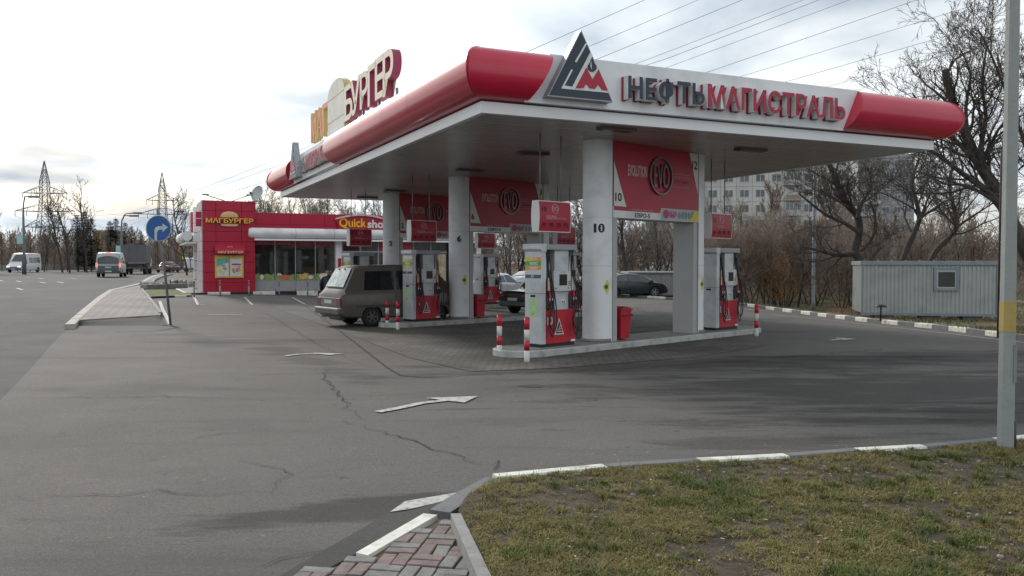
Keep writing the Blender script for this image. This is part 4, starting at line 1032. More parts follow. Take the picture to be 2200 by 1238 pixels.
# glazing: four tall panes with printed film, low grey panels below
pw = (gx1-gx0)/4
gpan = mat('sill_panel', (.32, .32, .345), .45, var=.05)
film_g = mat('film_green', (.20, .38, .07), .5, var=.5, scale=6, col2=(.35, .45, .15))
film_r = mat('film_tomato', (.55, .14, .05), .5, var=.3, scale=8); film_b = mat('film_bun', (.62, .36, .12), .5, var=.3, scale=8); film_w = mat('film_white', (.62, .60, .55), .5, var=.1)
shopglass = bpy.data.materials.new('shop_glass'); shopglass.use_nodes = True
def _sg():
    nt = shopglass.node_tree; b = nt.nodes['Principled BSDF']; b.inputs['Base Color'].default_value = (.02, .025, .025, 1); b.inputs['Roughness'].default_value = .03
    b.inputs['Alpha'].default_value = .34; b.inputs['Specular IOR Level'].default_value = .7
_sg()
r = random.Random(11)
for k in range(4):
    x0, x1 = gx0+pw*k, gx0+pw*(k+1)
    w = MB().box(x0+.03, x1-.03, FD+.05, FD+.07, z_sill, z_top_glass, shopglass).build('window', shop)
    mb = MB(); mb.box(x1-.02, x1+.02, FD+.02, FD+.09, BG+.1, z_top_glass, steel); mb.box(x0+.03, x1-.03, FD+.02, FD+.08, z_sill-.02, z_sill+.02, steel); mb.build('frame', w)
    mb = MB(); zb, zh = z_sill+.03, .32
    pts = [(x0+.05, zb)]+[(x0+.05+(pw-.1)*i/14, zb+zh*(.75+.45*r.random())) for i in range(15)]+[(x1-.05, zb)]
    mb.prism(pts, FD+.042, FD+.045, film_g, axis='y')
    for c, cx, cz, sx, sz in [[(film_w, .35, .16, .12, .13), (film_g, .7, .18, .2, .12)], [(film_r, .5, .16, .36, .12), (film_w, .2, .3, .14, .05)], [(film_b, .4, .18, .26, .14), (film_r, .4, .14, .24, .04), (film_w, .75, .14, .14, .10)], [(film_w, .35, .2, .2, .14), (film_b, .5, .3, .22, .08)]][k]:
        e = [(x0+pw*cx+sx*.9*math.cos(t), zb+cz+sz*math.sin(t)) for t in [q*.45 for q in range(14)]]; mb.prism(e, FD+.034-.001*len(mb.f) % .01, FD+.041, c, axis='y')
    # dark red transfer at the pane top with pale words
    mb.box(x0+.04, x1-.04, FD+.042, FD+.045, z_top_glass-.32, z_top_glass-.02, mat('film_dark_red', (.26, .02, .04), .4))
    mb.text('МАГБУРГЕР' if k % 2 else 'QUICKSHOP', x0+pw*.2, x0+pw*.75, z_top_glass-.24, z_top_glass-.16, dull_pink, y=FD+.041, dep=.003)
    mb.build('window_film', w)
    MB().box(x0+.015, x1-.015, FD+.03, FD+.1, BG, z_sill-.03, gpan, bev=.006).build('sill_panel', shop)
# interior
mb = MB(); inm = mat('shop_interior', (.34, .31, .27), .8, var=.6, scale=1.2); mb.box(tw, LW-.3, FD+4.5, FD+4.6, BG, z_top_glass+.3, inm); mb.box(tw, LW-.3, FD+.1, FD+4.5, BG-.05, BG+.0, inm)
mb.box(tw, LW-.3, FD+.1, FD+4.5, z_top_glass+.3, z_top_glass+.35, inm)
for k in range(9): mb.box(tw+.5+k*1.35, tw+1.2+k*1.35, FD+2.2+(k % 3)*.6, FD+2.7+(k % 3)*.6, BG, BG+(1.0, 1.9, 1.3)[k % 3], (inm, dark_grey, film_b, white_panel)[k % 4])
mb.build('shop_interior', shop)
# entrance part right of the panes
px0, px1 = FB(722, 560)[0], FB(737, 560)[0]
MB().box(px0+.03, px1-.02, FD-.04, FD+.12, BG, z_top_glass, white_panel).build('door_pillar', shop)
xe = px1; tz1 = FB(780, 541)[1]
for k in range(6):
    x0 = xe+k*1.05; x1 = x0+1.05
    if x1 > LW-.4: break
    w = MB().box(x0+.04, x1-.04, FD+.05, FD+.07, tz1+.04, z_top_glass, shopglass).build('transom_window', shop)
    if k in (2, 3): MB().box(x0+.1, x1-.1, FD+.04, FD+.045, tz1+.1, z_top_glass-.1, red_sign).build('window_poster', w)
    d = MB().box(x0+.04, x1-.04, FD+.05, FD+.07, BG+.05, tz1-.04, shopglass).build('glass_door' if k in (2, 3) else 'window', shop)
    mb = MB(); mb.box(x0-.03, x0+.04, FD+.02, FD+.1, BG, z_top_glass, gpan); mb.box(x0+.041, x1-.031, FD+.02, FD+.1, tz1-.04, tz1+.04, gpan)
    if k > 3: mb.box(x0+.1, x1-.1, FD+.04, FD+.045, BG+.1, tz1-.1, mat('burger_poster', (.50, .36, .16), .5, var=.5, scale=2.5, col2=(.62, .55, .4)))
    mb.build('frame', d)
p0, p1 = FB(729, 555, .1), FB(736, 580, .1)
MB().box(p0[0], p1[0], FD-.09, FD-.06, p1[1], p0[1], red_wall).build('red_notice', shop)
# burger emblem and word on the tower
def burger(mb, x0, x1, zb, zt, y, top=True):
    cx = (x0+x1)/2; w = (x1-x0)/2; bun = mat('bun_top', (.60, .34, .14), .45, var=.12, scale=12, col2=(.72, .46, .22)); bun2 = mat('bun_base', (.66, .42, .24), .5, var=.08)
    H_ = zt-zb
    vs = []; n = 20; m_ = 5
    for j in range(m_+1):
        s_ = math.cos(j/m_*math.pi/2); d_ = .11*math.sin(j/m_*math.pi/2)
        for i in range(n+1):
            t = math.pi*i/n; vs.append((cx+w*s_*math.cos(t), y-d_-.01, zb+H_*.58+H_*.42*s_*math.sin(t)**.8))
    mb.add(vs, [(j*(n+1)+i, j*(n+1)+i+1, (j+1)*(n+1)+i+1, (j+1)*(n+1)+i) for j in range(m_) for i in range(n)], bun, True)
    mb.prism([(cx-w, zb+H_*.56), (cx+w, zb+H_*.56), (cx+w, zb+H_*.60), (cx-w, zb+H_*.60)], y-.12, y, dark_grey, axis='y')
    lo = [(cx-w*.97, zb+H_*.16), (cx-w*.9, zb+H_*.04), (cx-w*.6, zb), (cx+w*.6, zb), (cx+w*.9, zb+H_*.04), (cx+w*.97, zb+H_*.16)]
    mb.prism(lo, y-.11, y, bun2, axis='y')
bx0, bz1 = FB(473, 454); bx1, bz0 = FB(512, 487)
mb = MB(); burger(mb, bx0, bx1, bz0, bz1, -.052); mb.build('burger_emblem', shop)
lx0, lz1 = FB(441, 469); lx1, lz0 = FB(543, 480)
mb = MB(); mb.text('МАГБУРГЕР', lx0, lx1, lz0-.02, lz1+.02, gold, y=-.18, dep=.05, off=.03, side=mat('gold_side', (.25, .12, .02))); mb.box(lx0+.3, lx1-.3, -.18, -.06, (lz0+lz1)/2-.02, (lz0+lz1)/2+.01, red_wall); mb.build('gold_lettering', shop)
# small awning over the menu boards
ax0, az1 = FB(460, 524); ax1, az0 = FB(525, 546); azm = FB(490, 538)[1]
secs = [[(x, -.055, az1), (x, -.42, azm), (x, -.42, az0), (x, -.40, az0), (x, -.40, azm-.02), (x, -.055, az1-.03)] for x in (ax0, ax1)]
aw = MB().loft(secs, red_sign, smooth=False).build('menu_awning', shop)
mb = MB(); mb.text('МАГБУРГЕР', ax0+.15, ax1-.1, az0+.035, azm-.03, mat('pale_gold', (.70, .55, .32)), y=-.421, dep=.003, off=.03)
Mz = Matrix.Translation(((ax0+ax1)/2, -.235, (az1+azm)/2)) @ Matrix.Rotation(-math.atan2(.365, az1-azm), 4, 'X')
for k in range(3): mb.tube([(Mz @ Vector((-.14+.28*i/8, -.015, .03*math.sin(i*1.3+k*2)+.03*(k-1)))) for i in range(9)], .006, mat('pale_gold', (.7, .55, .32)), 4)
mb.build('awning_print', aw)
# yellow framed menu boards
fx0, fz1 = FB(461, 549); fx1, fz0 = FB(523, 597)
fr = mat('yellow_frame', (.62, .40, .05), .45); mb = MB(); mid = (fx0+fx1)/2
mb.box(fx0, fx1, -.12, -.055, fz0, fz1, fr, bev=.01); fo = mb.build('menu_board', shop)
def poster(name, x0, x1, z0, z1, mats, y, par, seed):
    r = random.Random(seed); mb = MB(); mb.box(x0, x1, y-.004, y, z0, z1, mats[0])
    for k in range(16):
        c = mats[1+r.randrange(len(mats)-1)]; cx, cz = r.uniform(x0+.12, x1-.12), r.uniform(z0+.1, z0+(z1-z0)*.72); a, b = r.uniform(.05, .12), r.uniform(.03, .08)
        mb.prism([(cx+a*math.cos(t), cz+b*math.sin(t)) for t in [q*.63 for q in range(10)]], y-.005-.0004*k, y-.004, c, axis='y')
    return mb, x0, x1, z0, z1
cyan = mat('poster_cyan', (.10, .42, .42), .4, var=.3, scale=4); pw1 = mat('poster_white', (.60, .60, .58), .4, var=.1); choc = mat('poster_brown', (.28, .14, .09), .4); lilac = mat('poster_lilac', (.42, .32, .42), .4)
mb, *_ = poster('menu_poster', fx0+.09, mid-.04, fz0+.09, fz1-.16, (pw1, choc, film_b, yellow, palegreen, film_w), -.1215, fo, 1)
mb.prism([(fx0+.09, fz1-.16), (mid-.04, fz1-.16), (mid-.04, fz1-.36), (fx0+.4, fz1-.42), (fx0+.09, fz1-.62)], -.135, -.133, cyan, axis='y'); mb.build('menu_poster', fo)
mb, *_ = poster('menu_poster', mid+.04, fx1-.09, fz0+.09, fz1-.16, (pw1, choc, film_b, lilac, film_w, dull_pink), -.1215, fo, 2)
mb.box(mid+.12, fx1-.14, -.135, -.133, (fz0+fz1)/2+.08, (fz0+fz1)/2+.16, mat('poster_crimson', (.35, .06, .16))); mb.build('menu_poster', fo)
MB().box(mid-.03, mid+.03, -.128, -.12, fz0+.02, fz1-.02, mat('olive_frame', (.40, .33, .04))).build('board_divider', fo)
# Quick shop sign with the arch
qx0, qz1 = FB(730, 468, .1); qxm, qz0 = FB(789, 492, .1); qxs = FB(823, 480, .1)[0]
aL, az = FB(722, 468, .1); aR = aL+(FB(775, 460, .1)[0]-aL)*2.15; apex = FB(775, 460, .1)[1]
arch = [(aL+(aR-aL)*t, az+(apex-az)*math.sin(math.pi*t)) for t in [k/20 for k in range(21)]]
mb = MB(); mb.prism(arch+[(aR-.2, zt1+.05), (aL+.2, zt1+.05)], FD-.16, FD-.06, red_wall, axis='y')
band = arch+[(x, z-.09) for x, z in reversed(arch)]
for i in range(20): mb.prism([arch[i], arch[i+1], (arch[i+1][0], arch[i+1][1]-.1), (arch[i][0], arch[i][1]-.1)], FD-.30, FD-.05, mat('arch_pink', (.62, .45, .48), .4), axis='y')
mb.text('Quick', qx0, qxm, qz0-.0, qz1, mat('sign_yellow', (.85, .48, .02), .4), y=FD-.161, dep=.05, off=.02)
mb.text('shop', qxm+.06, qxm+(qxs-qxm)*1.42, qz0-.08, qz1-.08, text_white, y=FD-.161, dep=.05, off=.03)
mb.build('shop_sign', shop)
mb = MB(); hx, hz = FB(777, 458, -.3)
mb.tube([(hx, FD+.4, mz-.1), (hx, FD+.4, hz-.02)], .03, galv, 8); mb.lathe([(.12, 0), (.12, .06), (.09, .14), (.03, .17)], white_panel, 14, Matrix.Translation((hx, FD+.4, hz-.05))); mb.build('dome_camera', shop)
# floodlights on arms over the tower
for (ax, ux, vx) in ((490, 440, 418), (494, 534, 419), (515, 553, 432)):
    x0, z0 = FB(ax, 433); x1, z1 = FB(ux, vx)
    mb = MB(); mb.tube([(x0, .12, tz-.05), (x1, -.35, z1-.04)], .022, galv, 6); mb.box(x1-.16, x1+.16, -.47, -.30, z1-.06, z1+.0, galv, bev=.01); mb.build('floodlight', shop)
# platform in front of the building with black and white kerb
pl = [(-.9, -.35), (LW+.3, -.35), (LW+.3, 9), (-.9, 9)]
pw_ = [Vector((B0.x, B0.y, 0))+A*a+Bv*b for a, b in pl]
MB().prism([(p.x, p.y) for p in pw_], BG-.5, BG, concrete).build('shop_plinth').__setitem__('kind', 'structure')
q0, q1 = B0+A*-.98-Bv*.45, B0+A*(LW+.3)-Bv*.45
def plinth_kerb():
    mb = MB(); n = 15; L_ = (q1-q0).length; d = A
    for k in range(n):
        a = q0+d*(L_*k/n+.004); b = q0+d*(L_*(k+1)/n-.004); m = kerb_black if k % 2 == 0 else kerb_white
        sec = lambda p: [(p.x, p.y, BG-.5), (p.x, p.y, BG-.02), ((p+Bv*.12).x, (p+Bv*.12).y, BG+.01), ((p+Bv*.12).x, (p+Bv*.12).y, BG-.5)]
        mb.loft([sec(a), sec(b)], m, smooth=False)
    a, b = q0+Bv*.0, q0+Bv*8
    for k in range(10):
        p, r_ = q0+Bv*(.13+.8*k), q0+Bv*(.13+.8*(k+1)-.01); m = kerb_white if k % 2 == 0 else kerb_black
        sec = lambda p: [(p.x, p.y, BG-.5), (p.x, p.y, BG+.0), ((p+A*.12).x, (p+A*.12).y, BG+.01), ((p+A*.12).x, (p+A*.12).y, BG-.5)]
        mb.loft([sec(p), sec(r_)], m, smooth=False)
    tag(mb.build('plinth_kerb'), 'black and white kerb along the foot of the shop', None, None, 'structure')
plinth_kerb()
# satellite dish on the roof
dx, dz = FB(558, 422, -1.5)
dish = thing('satellite_dish', 'pale grey satellite dish on a mast above the shop roof', 'satellite dish', B0+A*dx+Bv*1.5+Vector((0, 0, mz-.09)), RA)
hh = dz-mz+.09
mb = MB(); mb.tube([(0, 0, 0), (0, 0, hh)], .025, galv, 8); mb.tube([(-.25, .1, 0), (0, 0, hh*.6)], .015, galv, 6); mb.tube([(.2, -.1, 0), (0, 0, hh*.6)], .015, galv, 6); mb.build('mast', dish)
Md = Matrix.Translation((-.05, -.05, hh+.1)) @ Matrix.Rotation(R(-55), 4, 'Z') @ Matrix.Rotation(R(72), 4, 'X')
mb = MB(); rings = [[((.42*s_)*math.cos(t), (.46*s_)*math.sin(t), .16*s_*s_) for t in [k*math.pi/12 for k in range(24)]] for s_ in (.02, .35, .7, 1)]
mb.loft(rings, mat('dish_grey', (.42, .45, .47), .5), cap=False, M=Md); rings2 = [[(x, y, z-.012) for x, y, z in q_] for q_ in rings]; mb.loft(rings2, mat('dish_grey', (.42, .45, .47)), cap=False, M=Md); mb.build('reflector', dish)
mb = MB(); mb.tube([Md @ Vector((0, -.45, .15)), Md @ Vector((0, -.15, .55))], .012, galv, 6); mb.box(-.05, .05, -.2, -.1, .5, .62, dark_grey, Md); mb.build('receiver_arm', dish)
# thin posts before the shop
for (u, v, lb) in [(417, 640, 'thin grey post at the corner of the lawn'), (473, 637, 'thin grey post before the left half of the red tower'), (535, 637, 'thin grey post before the right edge of the red tower'), (600, 637, 'thin grey post before the second window pane'), (661, 637, 'thin grey post before the fourth window pane')]:
    p = G(u, v); t = thing('barrier_post', lb, 'post', (p.x, p.y, gz(p.x, p.y)), 0, 'thin grey posts before the shop')
    hp = .78; mb = MB(); mb.lathe([(.04, -.1), (.04, hp-.25)], galv, 12); mb.lathe([(.04, hp-.19), (.04, hp-.09)], galv, 12); mb.lathe([(.045, hp-.03), (.045, hp), (.02, hp+.02)], galv, 12)
    mb.build('post', t)
    mb = MB(); mb.lathe([(.041, hp-.25), (.041, hp-.19)], red_paint, 12); mb.lathe([(.041, hp-.09), (.041, hp-.03)], red_paint, 12); mb.build('red_bands', t)
# ---------------------------------------------------------------- vehicles
tyre_m = mat('tyre', (.016, .016, .017), .8, var=.2); rim_m = mat('alloy', (.34, .35, .36), .35, .7, var=.1); hub_m = mat('steel_rim', (.13, .13, .13), .5, .4)
well_m = mat('wheel_well', (.01, .01, .01), .9)
car_glass = mat('car_glass', (.018, .022, .025), .04, var=.2, spec=.8)
plate_m = mat('plate_white', (.5, .5, .48), .5)
def lamp(name, col, e): return mat(name, col, .2, emit=(col, e))
tail_m = mat('tail_red', (.30, .012, .015), .25); head_m = mat('headlamp', (.55, .57, .58), .15, .3)
brake_m = lamp('brake_lit', (1., .09, .08), 2.2); headlit_m = lamp('headlamp_lit', (1., .92, .78), 2.6)
def wheel(root, x, y, r, w, rim=rim_m, spokes=5):
    s_ = 1 if y > 0 else -1
    M = Matrix.Translation((x, y, r)) @ Matrix.Rotation(R(-90)*s_, 4, 'X')
    mb = MB(); pr = [(r*.62, -w/2), (r*.93, -w/2), (r, -w*.36), (r, w*.36), (r*.93, w/2), (r*.66, w/2), (r*.62, w*.4)]
    mb.lathe(pr, tyre_m, 24, M); o = mb.build('wheel', root)
    mb = MB(); mb.lathe([(r*.63, w*.30), (r*.63, w*.43), (r*.57, w*.45), (r*.56, w*.36), (r*.5, w*.32)], rim, 24, M)
    mb.lathe([(.001, w*.22), (r*.55, w*.22)], well_m, 20, M); mb.lathe([(r*.16, w*.22), (r*.15, w*.44), (r*.08, w*.47)], rim, 12, M)
    for k in range(spokes):
        a = 2*math.pi*k/spokes; mb.box(r*.1, r*.56, -r*.075, r*.075, w*.34, w*.42, rim, M @ Matrix.Rotation(a, 4, 'Z'))
    mb.build('rim', o); return o
def lerp(a, b, t): return tuple(x+(y-x)*t for x, y in zip(a, b))
class Car:
    """stations: (x, z_low, z_belt, z_top, w_low, w_belt, w_top). Flat stations (bonnet, boot) have z_top just above z_belt."""
    def __init__(s, root, st, paint, wheels, lower=None):
        s.root = root; s.st = st; mb = MB(); secs = []
        for x, zl, zb, zt, wl, wb, wt in st:
            zm = zl+(zb-zl)*.5; crown = zt
            h = [(wl*.92, zl), (wl, zl+.05), (wb*1.005, zm), (wb, zb-.06), (wb*.985, zb), (wt+.015, zt-.05), (wt-.05, zt-.008), (wt*.5, crown+.012)]
            secs.append([(x, y, z) for y, z in h]+[(x, 0, crown+.018)]+[(x, -y, z) for y, z in reversed(h)])
        mb.loft(secs, paint, smooth=True); body = mb.build('body', root)
        # wheel arches
        body.data.materials.append(well_m)
        for (x, r) in wheels:
            for sg in (-1, 1):
                c = MB(); c.mi(paint); c.mi(well_m); wb = s.at(x)[5]
                c.lathe([(r*1.14, -.17), (r*1.14, .25)], well_m, 32, Matrix.Translation((x, sg*(wb-.08), r*1.0)) @ Matrix.Rotation(R(-90)*sg, 4, 'X'))
                co = c.build('cut'); md = body.modifiers.new('b', 'BOOLEAN'); md.object = co; md.operation = 'DIFFERENCE'; md.solver = 'EXACT'
                me = bpy.data.meshes.new_from_object(body.evaluated_get(bpy.context.evaluated_depsgraph_get()))
                body.modifiers.clear(); old = body.data
                if len(me.polygons) > 20: body.data = me
                bpy.data.objects.remove(co)
        body.data.set_sharp_from_angle(angle=R(32))
        s.body = body
    def at(s, x):
        st = s.st
        for a, b in zip(st, st[1:]):
            if a[0] <= x <= b[0] or a[0] >= x >= b[0]:
                t = (x-a[0])/(b[0]-a[0]) if b[0] != a[0] else 0; return lerp(a, b, t)
        return st[0] if abs(x-st[0][0]) < abs(x-st[-1][0]) else st[-1]
    def side_pt(s, x, t, sg, off=.008):
        """point on the side between belt (t=0) and roof edge (t=1)"""
        q = s.at(x); y = q[5]*.985+(q[6]+.015-q[5]*.985)*t; z = q[2]+(q[3]-.05-q[2])*t
        return (x, sg*(y+off), z+off*.3)
    def side_window(s, xs_bot, xs_top, t0=.08, t1=.92, name='side_window', m=None, both=True):
        for sg in (-1, 1):
            n = 4; vs = []
            for i in range(n+1):
                a = xs_bot[0]+(xs_bot[1]-xs_bot[0])*i/n; b = xs_top[0]+(xs_top[1]-xs_top[0])*i/n
                vs += [s.side_pt(a, t0, sg), s.side_pt(b, t1, sg)]
            mb = MB(); mb.add(vs, [(2*i, 2*i+2, 2*i+3, 2*i+1) for i in range(n)], m or car_glass, True); mb.build(name, s.root)
    def end_window(s, x0, z0, w0, x1, z1, w1, name, m=None, off=.01, bulge=.03):
        d = Vector((x1-x0, 0, z1-z0)).normalized(); n = Vector((d.z, 0, -d.x)); 
        if (x0 < 0) == (n.x > 0): n = -n
        vs = []; N_ = 6
        for i in range(N_+1):
            t = -1+2*i/N_; bb = bulge*(1-t*t)
            for x, z, w in ((x0, z0, w0), (x1, z1, w1)): vs.append(Vector((x, t*w, z))+n*(off+bb))
        mb = MB(); mb.add(vs, [(2*i, 2*i+2, 2*i+3, 2*i+1) for i in range(N_)], m or car_glass, True); return mb.build(name, s.root)
def bx(root, name, x0, x1, y0, y1, z0, z1, m, bev=.01): return MB().box(x0, x1, y0, y1, z0, z1, m, bev=bev).build(name, root)
def plate(root, x, z, sgn=-1):
    mb = MB(); mb.box(min(x, x+sgn*.012), max(x, x+sgn*.012), -.26, .26, z-.055, z+.055, plate_m)
    mb.build('number_plate', root)
def place(root, p, ang): root.location = p; root.rotation_euler = (0, 0, ang)

def minivan():
    root = thing('minivan', 'dusty grey brown high roofed minivan seen from behind beside pump six', 'minivan')
    pnt = mat('minivan_paint', (.135, .122, .112), .30, .35, var=.12, scale=1.5, dirt=((.19, .16, .135), 1.8, .5))
    L_ = 4.35; h = L_/2
    st = [(-h, .50, .92, .95, .70, .76, .68), (-h+.03, .36, .98, 1.04, .80, .83, .74), (-h+.16, .30, 1.02, 1.16, .82, .835, .74), (-h+.52, .28, 1.05, 1.80, .83, .84, .64), (-h+.75, .27, 1.05, 1.88, .83, .84, .65), (0, .26, 1.05, 1.90, .83, .84, .66), (1.0, .26, 1.03, 1.86, .83, .84, .65), (1.55, .27, 1.0, 1.50, .83, .84, .66), (1.95, .30, .96, 1.02, .82, .83, .70), (h-.04, .36, .80, .86, .78, .78, .66), (h, .48, .70, .74, .70, .70, .6)]
    c = Car(root, st, pnt, [(-1.12, .31), (1.28, .31)])
    for x in (-1.12, 1.28):
        for y in (-.74, .74): wheel(root, x, y, .31, .19, hub_m, 6)
    dusty = mat('dusty_sky_glass', (.50, .53, .54), .12, var=.3, scale=3.2, col2=(.92, .90, .84))  # dusty pane, its bright sky reflection put into the base colour
    rw = c.end_window(-h+.17, 1.20, .66, -h+.515, 1.81, .56, 'rear_window', black, .012, .012); rg = c.end_window(-h+.185, 1.225, .63, -h+.50, 1.785, .535, 'pane', dusty, .020, .012); rg.parent = rw
    c.side_window((-h+.78, -.35), (-h+.86, -.35), .10, .84); c.side_window((-.25, .55), (-.25, .50), .10, .84); c.side_window((.62, 1.28), (.60, 1.02), .10, .82)
    c.end_window(1.93, 1.05, .66, 1.12, 1.80, .58, 'windscreen')
    # dark upper roof glass strip and side band
    for sg in (-1, 1):
        mb = MB(); vs = []
        for i in range(5):
            x = -h+1.0+(2.0)*i/4; q = c.at(x); vs += [(x, sg*(q[6]+.022), q[3]-.12), (x, sg*(q[6]-.02), q[3]+.012)]
        mb.add(vs, [(2*i, 2*i+2, 2*i+3, 2*i+1) for i in range(4)], dark_grey); mb.build('roof_rail', root)
    # rear lamps, garnish, plate, bumper
    for sg in (-1, 1):
        mb = MB(); mb.box(-h-.035, -h+.09, *sorted((sg*.56, sg*.83)), .64, .90, mat('dull_tail', (.14, .035, .035), .35), bev=.015); mb.build('tail_lamp', root)
    bx(root, 'rear_garnish', -h-.03, -h+.05, -.555, .555, .66, .90, mat('garnish', (.17, .125, .11), .5), .01)
    plate(root, -h-.035, .78)
    secs = [[(x+dx, -.83+.02*k, z), (x+dx, .83-.02*k, z)] for k in (0,) for x, dx, z in ((0, 0, 0),)]
    mb = MB(); mb.box(-h-.11, -h+.14, -.84, .84, .40, .58, pnt, bev=.03); mb.box(-h-.12, -h+.04, -.80, .80, .57, .60, white_panel, bev=.008); mb.build('bumper', root)
    bx(root, 'bumper_front', h-.10, h+.08, -.80, .80, .36, .54, pnt, .03)
    mb = MB(); mb.tube([(-h-.05, .45, .31), (-h+.5, .45, .31)], .028, galv, 8); mb.tube([(-h+.2, -.5, .30), (-h+.2, .3, .30)], .09, hub_m, 10); mb.build('exhaust', root)
    mb = MB(); mb.tube([(-h+.19, .10, 1.13), (-h+.235, -.1, 1.235), (-h+.25, -.45, 1.18)], .010, black, 6); mb.build('rear_wiper', root)
    for y in (-.2, .2): bx(root, 'window_hinge', -h+.42, -h+.50, y-.03, y+.03, 1.755, 1.79, dark_grey, .004)
    mb = MB()
    for sg in (-1, 1):
        for x in (-.30, .58): mb.box(x-.006, x+.006, *sorted((sg*.836, sg*.847)), .40, 1.04, dark_grey)
        mb.box(-h+.5, 1.9, *sorted((sg*.838, sg*.85)), .60, .68, mat('trim_strip', (.07, .065, .06), .6))
    mb.build('door_seams', root)
    a = G(748, 698); b = G(801, 701); hd = Vector((.83, .56, 0)); axle = (a+b)/2; hd = Vector(((b-a).normalized().cross(Vector((0, 0, -1)))).xyz); 
    if hd.y < 0: hd = -hd
    hd.z = 0; hd.normalize(); print('minivan heading', hd, 'track', (a-b).length)
    hd = Vector((.80, .60, 0)); n = Vector((-hd.y, hd.x, 0)); axle = (a+b)/2
    p = axle+hd*1.12; place(root, (p.x, p.y, gz(p.x, p.y)+.01), math.atan2(hd.y, hd.x))
    return root
minivan()

def sedan(name, label, col, p, ang, H=1.42, L_=4.45, hatch=False, lit=None, rough=.25, metal=.3, door_open=False, cat='car', group=None, spokes=5, box=False):
    root = thing(name, label, cat, group=group); h = L_/2; k = H/1.42
    pnt = mat(name+'_'+label.split()[0]+'_paint', col, rough, metal, var=.05, coat=.5)
    if box:   # three-box saloon with flat panels
        st = [(-h, .42, .80, .83, .72, .76, .68), (-h+.05, .30, .86, .90, .78, .80, .72), (-h+.9, .25, .90, .94, .80, .81, .72), (-h+1.0, .25, .91, 1.0, .80, .81, .70), (-h+1.35, .24, .92, 1.36, .80, .81, .60), (-.1, .24, .92, 1.40, .80, .81, .61), (.35, .24, .91, 1.37, .80, .81, .60), (.95, .25, .90, .96, .80, .81, .70), (h-.1, .28, .80, .84, .78, .79, .70), (h, .40, .74, .77, .70, .74, .66)]
        roofs = (-h+1.0, -h+1.35, .35, .95)
    elif hatch:
        st = [(-h, .42, .82, .86, .66, .70, .60), (-h+.06, .30, .92, .98, .78, .80, .66), (-h+.35, .24, .98, 1.10, .84, .85, .66), (-h+.95, .20, .97, 1.33, .86, .87, .60), (-.3, .19, .94, 1.43, .86, .87, .60), (.25, .19, .92, 1.42, .86, .87, .61), (.75, .19, .91, 1.25, .86, .87, .64), (1.22, .20, .90, .96, .86, .86, .70), (h-.35, .22, .80, .85, .82, .83, .66), (h-.08, .26, .66, .71, .74, .74, .6), (h, .36, .56, .60, .60, .62, .5)]
        roofs = (-h+.35, -h+.95, .35, 1.22)
    else:
        st = [(-h, .42, .80, .86, .66, .72, .60), (-h+.07, .30, .93, .99, .78, .80, .68), (-h+.5, .22, .98, 1.02, .84, .86, .70), (-h+.72, .20, .97, 1.06, .86, .87, .68), (-h+1.3, .19, .95, 1.38, .86, .87, .60), (-.1, .19, .93, 1.43, .86, .87, .60), (.3, .19, .92, 1.40, .86, .87, .61), (1.15, .20, .90, .96, .86, .86, .70), (h-.35, .22, .80, .85, .82, .83, .66), (h-.08, .26, .66, .71, .74, .74, .6), (h, .36, .56, .60, .60, .62, .5)]
        roofs = (-h+.72, -h+1.3, .3, 1.15)
    st = [(a, b*k, c*k, d*k, e, f, g) for a, b, c, d, e, f, g in st]
    ax = (-h+.85, h-.82); c = Car(root, st, pnt, [(ax[0], .31), (ax[1], .31)])
    for x in ax:
        for y in (-.76, .76): wheel(root, x, y, .31, .2, rim_m if not box else hub_m, spokes)
    b0, b1, f1, f0 = roofs
    q0, q1 = c.at(b0), c.at(b1); c.end_window(b0+.06*(b1-b0), q0[3]+.06*(q1[3]-q0[3])+.02, .60, b1-.05, q1[3]-.03, .52, 'rear_window')
    q0, q1 = c.at(f0), c.at(f1); c.end_window(f0-.06, q0[3]+.02, .64, f1+.05, q1[3]-.03, .54, 'windscreen')
    mid = (b1+f1)/2+.05; top_a, top_b = b1+.02, f1-.02
    c.side_window((b0+.22, mid-.06), (top_a, mid-.06)); c.side_window((mid+.02, f0-.22), (mid+.02, top_b))
    zt = .66*k
    for sg in (-1, 1):
        bx(root, 'tail_lamp', -h-.005, -h+.12, *sorted((sg*.46, sg*.765)), zt+.02, zt+.15, lit or tail_m, .02)
        MB().box(h-.28, h-.015, *sorted((sg*.42, sg*.70)), .56*k, .68*k, head_m, bev=.03).build('headlight', root)
        mb = MB(); q = c.at(f0-.25); mb.box(f0-.30, f0-.14, *sorted((sg*(q[5]-.01), sg*(q[5]+.16))), q[2]+.0, q[2]+.13, pnt, bev=.03); mb.build('door_mirror', root)
        mb = MB(); 
        for x in (mid-.02,): mb.box(x-.005, x+.005, *sorted((sg*.85, sg*(c.at(x)[5]+.008))), .3, c.at(x)[2]-.02, dark_grey)
        for x in (mid-.18, mid+.85): mb.box(x-.08, x+.08, *sorted((sg*.85, sg*(c.at(x)[5]+.022))), .80*k, .825*k, pnt, bev=.006)
        mb.build('door_handle', root)
    plate(root, -h-.002, .60*k)
    bx(root, 'rear_bumper', -h-.05, -h+.1, -.74, .74, .34*k, .52*k, pnt if not box else (dark_grey if sum(col) < .1 else galv), .03); bx(root, 'front_bumper', h-.10, h+.03, -.64, .64, .30*k, .48*k, pnt if not box else galv, .03)
    place(root, (p.x, p.y, gz(p.x, p.y)+.008), ang); return root

